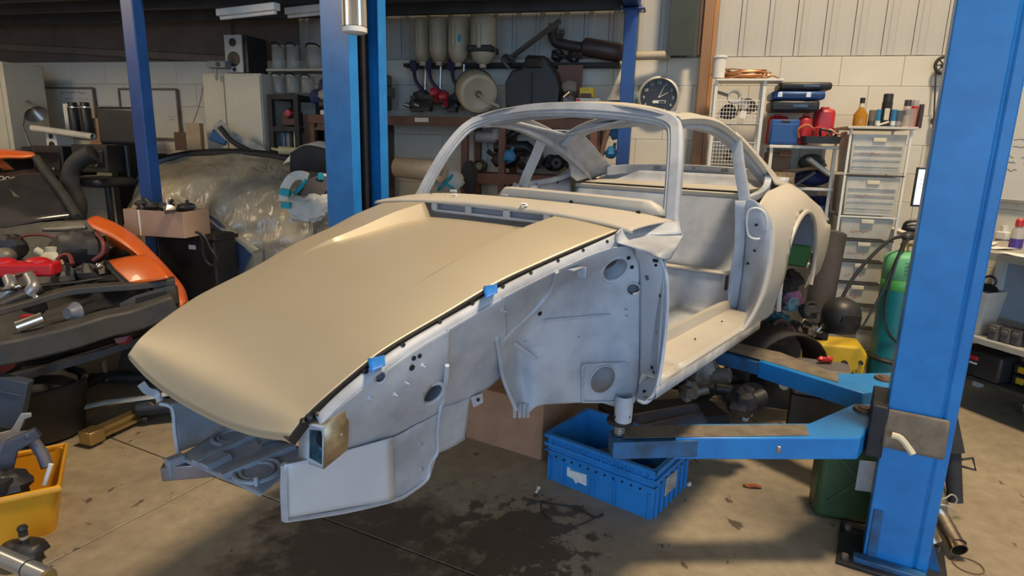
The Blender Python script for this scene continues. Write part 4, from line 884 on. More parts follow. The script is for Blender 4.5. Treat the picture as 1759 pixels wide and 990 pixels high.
# black strut / damper leaning beside
A, B = at(1612, 690, 2.75), at(1622, 862, 2.62); t = thing('suspension_strut', 'long black suspension strut leaning beside the near lift post', 'strut', B); A = A-B
MB().cyl((0, 0, 0), A*.55, .032, .036, n=16).build('damper_tube', M_blk2, t); MB().cyl(A*.5, A, .05, .022, n=16).build('dust_boot', M_blk2, t)
MB().tube([A*.42+V((.03, 0, 0)), A*.40+V((.09, 0, .02)), A*.36+V((.11, 0, -.02)), A*.36+V((.03, 0, 0))], .006, 6).build('bracket', M_blk2, t)
m = MB(); P = [at(*p, 2.55) for p in ((1618, 858), (1626, 855), (1634, 850), (1641, 853), (1644, 860), (1640, 866))]; c = P[0].copy(); m.tube([p-c for p in spline(P, 4)], .0035, 6); one('wire_hook', m, mat('pale_wire', (.6, .58, .5), .4, .6), 'bent pale wire hook sticking out beside the black strut', 'hook', c)
m = MB(); m.lathe([(0, 0), (.05, .0), (.055, .02), (.06, .22), (.055, .24), (0, .24)], n=18); one('brown_canister', m, mat('canister_brown', (.10, .08, .065), .5), 'brown cylindrical canister standing behind the near lift post', 'canister', fl(1632, 702))
# ring stain wire on floor right
m = MB(); m.torus((0, 0, .003), .055, .003, n=24, k=6); one('wire_ring', m, mat('rust_wire', (.16, .10, .06), .7), 'thin rusty wire ring on the floor at the lower right', 'ring', fl(1663, 973))
# yellow tub of parts, lower left
M_yel = mat('orange_tub', (.66, .31, .015), .45, var=.08)
tb = thing('plastic_tub', 'orange-yellow plastic tub heaped with car parts in the lower left corner', 'tub', V((-2.28, 2.42, 0)), rad(32))
MB().tub(.62, .44, .22, .008, .88, 3, .04).build('body', M_yel, tb, smooth=35)
m = MB(); rim = [(.31, .22), (-.31, .22), (-.31, -.22), (.31, -.22)]; m.tube([V((x, y, .216)) for x, y in rim]+[], .016, 8, closed=True); m.build('rim', M_yel, tb)
R24 = Matrix.Rotation(rad(32), 3, 'Z')
def intub(dx, dy, z): return V((-2.28, 2.42, 0)) + R24 @ V((dx, dy, z-.09))
m = MB(); m.box((0, 0, 0), (.30, .22, .06), rx=.5, rz=.4)
for k in range(9): m.box((-.12+.03*k, -.02, .05), (.006, .2, .02), rx=.5, rz=.4)
one('radiator', m, M_blk2, 'black finned radiator core in the orange-yellow tub', 'radiator', intub(-.12, .02, .36), 0, 'parts in the orange-yellow tub')
m = MB(); m.prism([(0, 0), (.10, .02), (.13, .12), (.22, .17), (.20, .21), (.09, .17), (.05, .07), (0, .05)], 0, .035, 'xz'); m.cyl((.17, -.002, .18), (.17, .04, .18), .012, n=10); one('bracket_arm', m, mat('dark_blue_steel', (.11, .12, .16), .4, .5, var=.3), 'dark grey bent bracket standing up from the orange-yellow tub', 'bracket', intub(.0, -.06, .30), .5, 'parts in the orange-yellow tub', bevel=.004)
m = MB(); m.tube(spline([(0, 0, 0), (.05, .02, .10), (.12, .04, .12), (.17, .03, .05), (.20, 0, -.02)], 5), .025, 10); one('hose', m, mat('hose_grey', (.10, .10, .13), .5), 'grey bent hose arching out of the orange-yellow tub', 'hose', intub(.06, .06, .33), .3, 'parts in the orange-yellow tub')
m = MB(); m.ball((0, 0, 0), (.10, .08, .06), 12, 8, .2); m.box((.02, -.05, .03), (.06, .05, .05)); one('gearbox_part', m, M_blk, 'black lumpy casting at the near edge of the orange-yellow tub', 'casting', intub(.12, -.08, .31), 0, 'parts in the orange-yellow tub')
m = MB(); m.box((0, 0, 0), (.09, .05, .04), rz=.3); m.cyl((.02, 0, .0), (.08, 0, .03), .018); one('red_part', m, mat('red_plastic', (.45, .02, .03), .4), 'small red and chrome fitting in the orange-yellow tub', 'fitting', intub(-.06, -.13, .325), 0, 'parts in the orange-yellow tub', bevel=.004)
m = MB(); m.cyl((0, 0, 0), (.03, .015, .09), .010, n=10); one('white_pipe', m, M_whitep, 'short white pipe leaning on the orange-yellow tub rim', 'pipe', intub(.25, -.12, .29), 0, 'parts in the orange-yellow tub')
m = MB(); m.prism([(-.16, 0), (-.05, .05), (.0, .06), (.05, .14), (.09, .14), (.09, .12), (.06, .11), (.03, .05), (.10, .05), (.12, .03), (.10, .015), (.0, .01), (-.06, -.03), (-.16, -.04)], 0, .012, 'xz'); one('alloy_bracket', m, mat('pale_alloy', (.52, .54, .50), .4, .6), 'pale alloy bracket with a hole lying on the dark bin', 'bracket', at(22, 760, 2.72), .25, bevel=.003)
# dark bin behind the tub
bc = fl(62, 775); bc = V((bc.x-.1, bc.y+.12, 0)); t = thing('rubber_bin', 'dark round rubber bin behind the orange-yellow tub', 'bin', bc)
MB().lathe([(0, 0), (.17, 0), (.20, .02), (.235, .30), (.245, .315), (.235, .33), (.21, .31), (.18, .05), (0, .05)], n=32).build('wall', mat('dark_rubber', (.030, .027, .022), .7, var=.3), t)
m = MB(); m.ball((0, 0, .28), (.195, .195, .12), 16, 10, .06); m.build('bin_bag', mat('bag_black', (.03, .028, .025), .5, var=.4), t)
m = MB(); m.box((0, 0, 0), (.16, .06, .26), ry=.3); m.box((.02, -.035, .06), (.12, .006, .006), ry=.3); one('slate_board', m, mat('slate_blue', (.05, .065, .09), .5), 'slate blue plastic board propped on the dark bin', 'board', at(14, 690, 2.9), .2, bevel=.008)
# steel pipe and fitting in the bottom-left corner
A, B = at(-25, 945, 1.75), at(82, 992, 1.62); t = thing('steel_prop', 'bare steel tube lying in the bottom left corner', 'tube', A); 
MB().cyl((0, 0, 0), B-A, .026, n=18).build('tube', mat('satin_steel', (.48, .5, .54), .3, .8), t); MB().cyl((B-A)*.70, (B-A)*.715, .0268, n=18).build('joint_ring', M_hole, t); MB().cyl((B-A)*.99, (B-A)*1.03, .022, n=16).build('brass_end', mat('brass_dull', (.35, .24, .1)), t)
P = fl(42, 968); t = thing('gear_linkage', 'black gear linkage with a knobbed lever beside the orange-yellow tub', 'linkage', P); m = MB(); m.ball((0, 0, .05), (.09, .07, .05), 12, 8, .15); m.build('boot', M_blk, t); MB().cyl((.015, 0, .08), (.015, 0, .15), .016, n=12).build('lever', M_blk, t); MB().cyl((.015, 0, .115), (.015, 0, .128), .0175, n=12).build('collar', M_chr, t); MB().lathe([(0, .02), (.015, .018), (.02, .008), (.015, 0)], (.015, 0, .15), 14).build('knob', M_blk, t)
# gold aluminium rail of a low trolley plus creeper under the nose
A, B = fl(158, 748, .06), fl(238, 712, .06); t = thing('aluminium_rail', 'gold aluminium rail on the floor below the orange car', 'rail', A); D = B-A
m = MB(); m.sweep([V((0, 0, 0)), D*1.55], [(-.03, -.03), (.03, -.03), (.03, -.012), (.015, -.012), (.015, .012), (.03, .012), (.03, .03), (-.03, .03)]); m.build('extrusion', mat('gold_alu', (.50, .36, .16), .3, .85), t); m = MB(); m.box((0, 0, -.002), (.09, .09, .075), rz=math.atan2(D.y, D.x)); m.build('end_foot', mat('gold_alu', (.5, .36, .16)), t, bevel=.006)
MB().cyl(D*.45+V((0, -.02, -.045)), D*.45+V((0, .03, -.045)), .018, n=12).build('castor', M_blk, t)
P = fl(262, 704, .1); t = thing('floor_creeper', 'dark padded mechanic creeper on the floor under the car nose', 'creeper', V((P.x, P.y, 0)), rad(20)); MB().box((.18, .16, .10), (.62, .36, .05)).build('pad', mat('dark_vinyl', (.03, .035, .05), .5), t, bevel=.02, seg=3); MB().box((.18, .16, .065), (.58, .32, .02)).build('frame', M_blk2, t)
for sx, sy in ((-.08, .02), (.44, .02), (-.08, .3), (.44, .3)): MB().lathe([(0, -.012), (.024, -.012), (.024, .012), (0, .012)], (sx, sy, .026), 12, (1, 0, 0)).build('castor', M_blk, t)
# ================================================================ helpers for things set against the back wall
def wt(name, label, cat, px, py, o, group=None, rz=0):
    P = wl(px, py, o); t = thing(name, label, cat, P, RZW+rz, group); return t, mpp(P)
def w1(name, mb_fn, m, label, cat, px, py, o, group=None, rz=0, **k):
    P = wl(px, py, o); s = mpp(P); mb = MB(); mb_fn(mb, s); return one(name, mb, m, label, cat, P, RZW+rz, group, **k)
def wbox(name, label, cat, x0, y0, x1, y1, o, dep, m, group=None, bevel=.004, rz=0, parts=None):
    "box whose front face fills the given frame, standing dep metres back towards the wall"
    t, s = wt(name, label, cat, (x0+x1)/2, y1, o, group, rz); w, h = (x1-x0)*s, (y1-y0)*s
    MB().box((0, dep/2, h/2), (w, dep, h)).build('body', m, t, bevel=bevel)
    return t, s, w, h
M_dwhite = mat('cabinet_cream', (.56, .52, .41), .6, var=.05)
M_scr = mat('marker_ink', (.05, .05, .07), .6); M_red = mat('red_ink', (.45, .05, .06), .6)
# ---------------------------------------------------------------- left back wall
P = wl(-2, 262, .75); t = thing('steel_cabinet', 'tall plain cream cabinet cut off by the left edge of the view', 'cabinet', V((P.x-.12, P.y, 0)), RZW)
hC = wl(20, 106, .75).z; w_ = .72
MB().box((0, .2, hC/2), (w_, .4, hC)).build('body', M_dwhite, t, bevel=.006); MB().box((-.02, -.005, hC/2), (w_-.06, .012, hC-.06)).build('door', M_dwhite, t, bevel=.004)
for i, (x0, y0, x1, y1, lab) in enumerate(((44, 155, 183, 236, 'whiteboard on the far left wall with red writing, behind the black flasks'), (203, 157, 320, 238, 'plain whiteboard on the left wall behind the thin blue post'))):
    t, s = wt('whiteboard', lab, 'whiteboard', (x0+x1)/2, y1, .03, 'whiteboards on the left wall'); w, h = (x1-x0)*s, (y1-y0)*s
    MB().box((0, .01, h/2), (w, .012, h)).build('board', mat('board_white', (.58, .57, .52), .35, var=.04), t)
    f = MB(); 
    for c, d in (((0, 0, 0), (w, .02, .02)), ((0, 0, h), (w, .02, .02)), ((-w/2, 0, h/2), (.02, .02, h)), ((w/2, 0, h/2), (.02, .02, h))): f.box(c, d)
    f.build('board_frame', mat('frame_brown', (.16, .12, .08), .6), t)
    q = MB()
    if i == 0:
        for k in range(3): scribble(q, w*(.0+.14*k), h*.90, w*.11, h*.05, .002)
        for k in range(2): scribble(q, w*(.05+.2*k), h*.78, w*.15, h*.035, .002)
        q.build('handwriting', M_red, t)
    else:
        scribble(q, w*.32, h*.45, w*.14, h*.03, .002); scribble(q, w*.30, h*.39, w*.12, h*.03, .002); q.build('handwriting', M_scr, t)
# desk lamp
t, s = wt('desk_lamp', 'grey metal desk lamp with conical shade on the left bench', 'lamp', 62, 262, .75)
MB().tube([(-.05, 0, 0), (-.12, 0, .22), (.0, -.02, .42)], .010, 8).build('arm', M_steel, t); MB().lathe([(0, .01), (.022, .0), (.03, -.05), (.06, -.10), (.10, -.17), (.098, -.172), (.055, -.10), (0, -.06)], (.0, -.02, .44), 22, (-.65, .15, .6)).build('shade', mat('grey_lamp', (.36, .34, .30), .3, .6), t); MB().lathe([(0, 0), (.08, 0), (.08, .02), (0, .025)], (-.05, 0, 0), 20).build('base', M_blk2, t)
# flasks
for i, (px, lab) in enumerate(((131, 'left one of two tall black flasks before the whiteboard'), (152, 'right one of two tall black flasks before the whiteboard'))):
    t, s = wt('flask', lab, 'flask', px, 232, .5, 'black flasks'); h = 54*s; MB().lathe([(0, 0), (.045, 0), (.048, .01), (.048, h*.86), (.04, h*.9), (.04, h), (0, h)], n=18).build('bottle', M_blk, t); MB().lathe([(.0485, 0), (.0485, .012)], (0, 0, h*.83), 18).build('steel_band', M_chr, t)
P, Q = wl(56, 220, .9), wl(160, 235, .9); m = MB(); m.pipe((0, 0, 0), Q-P, .03, .027); one('white_tube', m, mat('tube_white', (.62, .58, .5), .5), 'white plastic tube lying across the left bench', 'tube', P)
wbox('paper_stack', 'upright white document holder beside the black flasks', 'holder', 112, 180, 126, 228, .45, .2, M_paper)
t, s, w, h = wbox('bookshelf_speaker', 'small white and black speaker on the left bench', 'speaker', 80, 228, 102, 262, .8, .18, M_whitep); 
for z, r in ((.28, .3), (.72, .2)): MB().lathe([(w*r, -.004), (w*r, 0), (0, .004)], (0, -.003, h*z), 18, (0, -1, 0)).build('driver', M_blk, t)
t, s, w, h = wbox('cardboard_box', 'open brown carton on the left bench below the whiteboard', 'box', 178, 214, 202, 262, .6, .25, M_cardl); MB().box((.03, -.03, h+.004), (w, .07, .004), rx=.5).build('flap', M_cardl, t)
wbox('cardboard_box', 'brown carton at the left bench behind the flasks', 'box', 155, 205, 178, 262, .45, .3, M_card)
# black bench with monitors and the printer-like black stuff
P = wl(96, 262, 1.0); t = thing('workbench', 'black workbench along the left wall behind the orange car', 'bench', V((P.x, P.y, 0)), RZW); MB().box((0, .25, P.z-.02), (1.45, .55, .05)).build('worktop', M_blk2, t)
for sx in (-.68, .68): MB().box((sx, .25, P.z/2-.03), (.06, .6, P.z-.06)).build('leg', M_blk2, t)
for i, (x0, y0, x1, y1, lab) in enumerate(((52, 252, 118, 302, 'black box-shaped monitor at the left end of the dark bench'), (122, 250, 196, 296, 'long black console in the middle of the dark bench'))):
    t, s, w, h = wbox('equipment_case', lab, 'equipment', x0, y0, x1, y1, 1.45, .3, M_blk, 'equipment on the dark bench'); MB().box((0, -.004, h*.5), (w*.8, .01, h*.6)).build('front_panel', mat('gloss_black', (.015, .015, .017), .15), t, bevel=.002); MB().cyl((w*.2, -.004, h*.25), (w*.2, -.016, h*.25), .01, n=10).build('knob', M_chr, t)
m = MB(); P = [at(*p, 4.9) for p in ((155, 262), (132, 275), (118, 295), (120, 325), (130, 350), (128, 375))]; c = P[-1].copy(); m.tube([p-c for p in spline(P, 5)], .062, 12); one('extraction_duct', m, M_blk2, 'thick black flexible hose hanging beside the orange car windscreen', 'hose', c)
m = MB(); t, s = wt('office_chair', 'black swivel chair back before the plain whiteboard', 'chair', 214, 262, 1.3); MB().box((0, 0, .17), (.42, .08, .30)).build('backrest', M_blk, t, bevel=.03, seg=3); MB().cyl((0, .02, -.25), (0, .02, .1), .02).build('stem', M_blk, t); MB().box((-.06, -.2, -.27), (.36, .36, .07)).build('seat', M_blk, t, bevel=.03, seg=3); MB().cyl((0, -.2, -.7), (0, -.2, -.3), .025).build('gas_lift', M_blk, t)
for k in range(5): MB().box((.14*cos(k*1.257), -.2+.14*sin(k*1.257), -.72), (.28, .04, .03), rz=k*1.257).build('foot', M_blk, t)
# phone on charger by pole, leaning carton, tall white cabinet with speaker
wbox('handset', 'small black handset on a stand before the plain whiteboard', 'phone', 210, 208, 220, 230, .6, .03, M_blk)
t, s, w, h = wbox('cardboard_sheet', 'folded light brown carton leaning by the cream cabinet', 'carton', 320, 213, 347, 258, .75, .06, M_cardl, rz=.15); MB().box((0, -.003, h*.97), (w, .004, .02)).build('top_flap', M_cardl, t)
wbox('dark_carton', 'dark brown box behind the leaning carton on the left', 'box', 299, 228, 322, 258, .6, .2, mat('dark_card', (.12, .075, .05), .8))
CB = wl(407, 268, .55); t = thing('storage_cabinet', 'tall cream double-door cabinet in the left corner under the speaker', 'cabinet', V((CB.x, CB.y, 0)), RZW); s = mpp(CB); w = 113*s; h = wl(407, 126, .55).z
MB().box((0, .22, h/2), (w, .44, h)).build('body', M_dwhite, t, bevel=.005)
for sx, fw in ((-.31, .36), (.19, .60)): MB().box((w*sx, -.006, h/2), (w*fw, .014, h-.04)).build('door', M_dwhite, t, bevel=.004)
t, s = wt('loudspeaker', 'white fronted loudspeaker on top of the cream cabinet', 'speaker', 405, 125, .5); w, h = 34*s, 61*s
MB().box((.02, .15, h/2), (w+.04, .28, h)).build('cabinet', M_blk, t, bevel=.004); MB().box((0, -.004, h/2), (w, .02, h)).build('baffle', mat('baffle_white', (.52, .50, .46), .5), t, bevel=.004)
for z, r in ((.36, .36), (.8, .2)):
    dv = MB().lathe([(w*r, 0), (w*r*1.0, .004), (w*r*.85, .005), (w*r*.5, .002), (w*r*.3, .004), (0, .006)], (0, -.014, h*z), 22, (0, -1, 0)).build('cone', M_blk, t)
MB().lathe([(w*.1, 0), (w*.1, .004), (0, .004)], (0, -.014, h*.08), 12, (0, -1, 0)).build('port', M_blk, t)
t, s = wt('projector', 'small grey-blue gadget on the cabinet edge beside the loudspeaker', 'gadget', 372, 118, .60); MB().box((0, .05, 7*s), (36*s, .09, 12*s)).build('body', mat('greyblue', (.22, .26, .27), .5), t, bevel=.008); MB().cyl((.02, -.002, 7*s), (.02, .01, 7*s), 4*s, n=14).build('lens', M_blk, t); MB().box((-.01, .01, -.05), (.02, .01, .10)).build('strap', mat('greyblue', (.22, .26, .27)), t)
m = MB(); P = [wl(*p, .1) for p in ((350, 138), (347, 160), (341, 185), (334, 205), (330, 214))]; c = P[-1].copy(); m.tube([p-c for p in spline(P, 4)], .004, 5); one('wall_cable', m, mat('cable_grey', (.2, .17, .12), .7), 'thin cable hanging down the left wall to the leaning carton', 'cable', c)
# ---------------------------------------------------------------- car under plastic sheet
M_sheet = mat('plastic_sheet', (.40, .355, .275), .30, .0, var=.3, scale=2.5, col2=(.19, .17, .13), spec=.6, bump=.0)
def sheetmat():
    m = M_sheet; nt = m.node_tree; b = nt.nodes['Principled BSDF']; n = nt.nodes.new('ShaderNodeTexNoise'); n.inputs['Scale'].default_value = 5; n.inputs['Detail'].default_value = 3; n.inputs['Distortion'].default_value = 1.5; bp = nt.nodes.new('ShaderNodeBump'); bp.inputs['Strength'].default_value = .55; bp.inputs['Distance'].default_value = .06
    tc = nt.nodes.new('ShaderNodeTexCoord'); mp = nt.nodes.new('ShaderNodeMapping'); mp.inputs['Scale'].default_value = (1, 1, .45); nt.links.new(tc.outputs['Object'], mp.inputs[0]); nt.links.new(mp.outputs[0], n.inputs['Vector']); nt.links.new(n.outputs[0], bp.inputs['Height']); nt.links.new(bp.outputs[0], b.inputs['Normal'])
sheetmat()
cov = thing('covered_car', 'car hidden under a dusty grey translucent plastic sheet behind the bonnet', 'car', V((-1.6, 5.3, 0)))
cb_ = V((-1.6, 5.3, 0))
rows = [
 [(238, 330, 5.35), (262, 287, 5.42), (320, 268, 5.48), (400, 262, 5.48), (470, 270, 5.45), (540, 288, 5.4), (600, 318, 5.35), (660, 335, 5.3)],
 [(225, 345, 5.2), (250, 302, 5.3), (320, 280, 5.35), (400, 274, 5.35), (470, 284, 5.3), (540, 304, 5.2), (600, 335, 5.1), (660, 350, 5.05)],
 [(214, 375, 5.0), (252, 330, 5.0), (320, 308, 5.0), (400, 304, 5.0), (470, 318, 4.95), (540, 338, 4.9), (600, 360, 4.85), (660, 370, 4.8)],
 [(212, 400, 4.95), (262, 372, 4.9), (330, 356, 4.85), (400, 352, 4.82), (470, 362, 4.8), (540, 382, 4.75), (600, 395, 4.7), (660, 400, 4.65)],
 [(215, 430, 4.95), (275, 405, 4.85), (340, 385, 4.8), (400, 392, 4.75), (470, 405, 4.72), (540, 420, 4.7), (600, 425, 4.65), (660, 425, 4.6)],
 [(225, 480, 4.95), (280, 470, 4.85), (350, 420, 4.78), (405, 432, 4.72), (470, 450, 4.7), (540, 460, 4.68), (600, 465, 4.65), (660, 465, 4.6)],
 [(230, 600, 4.9), (290, 600, 4.8), (380, 600, 4.76), (410, 600, 4.7), (470, 600, 4.7), (540, 600, 4.68), (600, 600, 4.65), (660, 600, 4.6)]]
G = dens([[at(*p)-cb_ for p in r] for r in rows], 8, 6)
for i, r in enumerate(G):
    for j, p in enumerate(r): p.y -= .016*sin(j*1.3+i*.35)*min(1, i/14) + .012*sin(i*.9+j*.5); p.z += .006*sin(j*.8+i*.5)
MB().grid(G).build('plastic_sheet', M_sheet, cov, smooth=60)
m = MB(); m.tube([p-cb_ for p in spline([at(*p) for p in ((230, 318, 5.35), (262, 284, 5.42), (310, 268, 5.48), (370, 262, 5.48), (440, 264, 5.46), (510, 274, 5.42))], 5)], .035, 8); m.build('roof_edge', M_blk, cov)
q = [at(*p)-cb_ for p in ((352, 366, 4.74), (372, 378, 4.70), (430, 440, 4.66), (415, 470, 4.66), (400, 450, 4.7))]; m = MB(); n = len(q); m.add(q+[p+V((0, .03, 0)) for p in q], [tuple(range(n)), tuple(range(2*n-1, n-1, -1))]+[(i, n+i, n+(i+1) % n, (i+1) % n) for i in range(n)]); m.build('uncovered_wing', mat('blue_paint', (.09, .13, .24), .3, var=.1, coat=.5), cov, fix=True)
m = MB(); q = [p-cb_ for p in spline([at(*p) for p in ((300, 330, 4.98), (345, 362, 4.80), (390, 395, 4.72), (440, 432, 4.64))], 5)]; m.sweep(q, [(-.035, -.008), (.035, -.01), (.03, .012), (-.03, .012)]); m.build('sheet_fold', mat('sheet_light', (.50, .47, .38), .3), cov)
# things lying on the covered roof
m = MB(); P = [at(*p, 5.6) for p in ((372, 212), (392, 232), (415, 246), (440, 258), (452, 268))]; c = P[0].copy(); m.sweep([p-c for p in spline(P, 4)], [(-.02, -.045), (.02, -.045), (.025, .0), (.0, .055), (-.02, .02)]); one('bumper_trim', m, mat('pale_grey', (.42, .40, .34), .6, var=.3, scale=14), 'pale curved bumper piece lying on the covered car roof', 'trim', c)
m = MB(); P = [at(*p, 5.5) for p in ((376, 222), (396, 246), (424, 262), (448, 272))]; c = P[0].copy(); m.tube([p-c for p in spline(P, 4)], .022, 8); one('rubber_strip', m, M_blk2, 'dark ribbed strip under the pale bumper piece on the covered car', 'strip', c)
m = MB(); m.box((0, 0, .02), (.14, .06, .10), rz=.3, ry=.4); one('blue_brush', m, mat('brush_blue', (.02, .10, .24), .5), 'small blue scoop beside the pale bumper piece', 'scoop', at(377, 240, 5.7), bevel=.01)
m = MB(); m.cyl((0, 0, 0), (.40, .05, -.02), .034, .03, n=12); m.cyl((-.06, -.01, .012), (0, 0, 0), .012, n=8); one('caulk_tube', m, mat('pale_yellow', (.50, .43, .24), .6), 'pale yellow rolled tube lying on the covered car', 'tube', at(480, 260, 5.4))
m = MB(); q = [[(-.26, 0, -.10), (-.12, 0, -.06), (.10, 0, -.02)], [(-.14, .02, .03), (-.02, .02, .05), (.17, .0, .045)], [(-.06, .10, .07), (.05, .1, .09), (.22, .08, .03)]]; m.grid(dens([[V(p) for p in r] for r in q], 4, 4)); one('folded_sheet', m, M_paper, 'folded white paper sheet on the covered car', 'paper', at(535, 262, 5.2), solid=.008)
m = MB(); P = [at(*p, 5.15) for p in ((505, 275), (530, 262), (560, 268), (590, 285), (620, 310))]; c = P[0].copy(); q0 = [p-c for p in spline(P, 4)]; m.grid([[p+V((0, .1, 0)) for p in q0], [p+V((0, -.02, .01)) for p in q0], [p+V((0, -.06, -.18)) for p in q0]]); one('black_seat_cover', m, M_blk2, 'black fabric hanging below the orange drawers', 'fabric', c, solid=.02)
# white paper-wrapped panel with teal tape
M_teal = mat('teal_tape', (.0, .32, .42), .4); M_wrap = mat('wrap_paper', (.60, .57, .51), .75, var=.08, bump=.1)
wp_ = thing('paper_bundle', 'dark car panel wrapped in crumpled white paper with teal tape', 'wrapped panel', at(540, 370, 4.35)); c = at(540, 370, 4.35)
def crumple(rows, amp, nu=6, nv=6):
    G = dens([[at(*p)-c for p in r] for r in rows], nu, nv)
    for r in G:
        for p in r: p += V((random.uniform(-amp, amp), random.uniform(-amp, amp), random.uniform(-amp, amp)))
    return G
m = MB().grid(crumple([[(500, 338, 4.3), (540, 334, 4.35), (575, 330, 4.35)], [(494, 350, 4.25), (535, 352, 4.28), (574, 345, 4.3)], [(505, 368, 4.25), (540, 374, 4.26), (570, 362, 4.28)], [(515, 378, 4.28), (552, 378, 4.28), (560, 372, 4.3)]], .012, 5, 4)); m.build('wrap_front', M_wrap, wp_, solid=.004)
m = MB(); m.sweep([p-c for p in spline([at(*p) for p in ((496, 345, 4.3), (497, 325, 4.32), (508, 306, 4.35), (522, 300, 4.38), (535, 304, 4.4))], 5)], [(-.03, -.02), (.03, -.02), (.028, .025), (-.028, .025)], up=(0, 1, 0)); m.build('wrap_loop', M_wrap, wp_)
for p, q_ in (((490, 327), (506, 331)), ((493, 350), (507, 351))): m = MB(); a, b = at(*p, 4.26)-c, at(*q_, 4.26)-c; m.sweep([a, b], [(-.03, -.02), (.03, -.02), (.03, .02), (-.03, .02)]); m.build('tape', M_teal, wp_)
m = MB(); m.tube([p-c for p in spline([at(*p, 4.36) for p in ((512, 332), (522, 322), (532, 308))], 4)], .014, 6); m.build('tape_edge', M_teal, wp_)
q = [at(*p)-c for p in ((512, 335, 4.42), (525, 312, 4.45), (548, 302, 4.5), (590, 304, 4.5), (640, 325, 4.5), (645, 360, 4.45), (600, 372, 4.4), (575, 360, 4.38), (545, 335, 4.36))]; m = MB(); n = len(q); m.add(q+[p+V((0, .05, 0)) for p in q], [tuple(range(n)), tuple(range(2*n-1, n-1, -1))]+[(i, n+i, n+(i+1) % n, (i+1) % n) for i in range(n)]); m.build('dark_panel', mat('panel_dark', (.06, .055, .06), .4), wp_, fix=True)
m = MB(); m.tube([p-c for p in spline([at(*p, 4.4) for p in ((574, 330), (590, 320), (615, 322), (640, 326))], 4)], .045, 10); m.build('roll_edge', mat('greyfelt', (.20, .20, .22), .8), wp_)
m = MB(); m.ball(at(610, 350, 4.38)-c, (.17, .03, .075), 14, 8); m.build('red_lamp', mat('dark_red', (.12, .035, .04), .3), wp_)
m = MB(); m.box(at(557, 302, 4.47)-c, (.036, .02, .045)); m.build('teal_marker', M_teal, wp_)
bag = thing('crumpled_bag', 'crumpled white paper bundle against the far lift post', 'bundle', at(610, 320, 4.55)); c = at(610, 320, 4.55)
m = MB(); m.ball((0, 0, 0), (.20, .12, .14), 22, 14, .10); m.cyl((-.14, 0, .02), (-.27, 0, .06), .05, .03, n=10); m.build('paper', M_wrap, bag, smooth=25)
wbox('white_carton', 'plain white carton standing beside the far lift post', 'carton', 615, 255, 640, 300, 1.2, .12, M_paper)
m = MB(); m.lathe([(0, 0), (.03, 0), (.03, .05), (.012, .06), (.012, .08), (0, .08)], n=12); t, s = wt('glue_bottle', 'small white bottle with yellow nozzle by the orange drawers', 'bottle', 609, 257, 1.1); m.build('bottle', M_whitep, t); MB().ball((0, 0, .10), (.035, .035, .03), 10, 6, .2).build('nozzle', mat('yellow_plastic', (.55, .36, .03), .5), t)
# carton of parts hanging at the thin blue post, on a black bin
BP = at(290, 402, 4.35); t = thing('parts_carton', 'open brown carton full of black parts at the foot of the thin blue post', 'box', BP, rad(-12)); s = mpp(BP)
L1, D1, H1 = .47, .26, .175
MB().tub(L1, D1, H1, .006, 1.0, 1, .003).build('carton', mat('carton_pinkish', (.40, .27, .19), .8, var=.08), t, smooth=False)
MB().box((-L1*.23, -D1/2-.002, H1/2), (.012, .003, H1)).build('packing_tape', M_paper, t)
for i in range(9): 
    m = MB(); m.ball((0, 0, 0), (random.uniform(.03, .055), .04, .03), 9, 6, .3); m.cyl((0, 0, 0), (random.uniform(-.06, .06), .0, .05), .012, n=8)
    o = m.build('small_part', random.choice([M_blk, M_blk, M_blk2, M_steel]), None); o.location = BP+Matrix.Rotation(rad(-12), 3, 'Z') @ V((-.19+.047*i, random.uniform(-.06, .02), H1-.02)); tag(o, ('leftmost', 'second', 'third', 'fourth', 'fifth', 'sixth', 'seventh', 'eighth', 'rightmost')[i]+' dark metal part from the left in the open carton at the thin blue post', 'part', 'parts in the open carton')
BB = at(300, 470, 4.4); t = thing('black_bin', 'black storage bin with white tag under the open carton', 'bin', V((BB.x+.02, 4.42, 0)), rad(-12)); hB = BP.z-.004
MB().box((.06, .02, hB/2), (.48, .24, hB)).build('body', M_blk, t, bevel=.02, seg=3); MB().box((.13, -.117, hB-.09), (.055, .006, .03)).build('tag', M_paper, t); MB().box((.06, .02, hB-.03), (.51, .27, .03)).build('lid_rim', M_blk, t, bevel=.01)
m = MB(); P = [at(*p, 4.25) for p in ((338, 398), (352, 405), (362, 425), (372, 440), (374, 452), (362, 455), (352, 440), (350, 415), (345, 402))]; c = P[0].copy(); m.tube([p-c for p in spline(P, 4)], .010, 6); one('cable_loop', m, M_blk, 'black cable loop hanging beside the black storage bin', 'cable', c)
m = MB(); P = fl(118, 640); m.box((0, 0, .012), (.5, .34, .024), rz=.5); one('drip_tray', m, M_blk2, 'flat black drip tray on the floor under the orange car', 'tray', V((-3.05, 3.75, 0)))
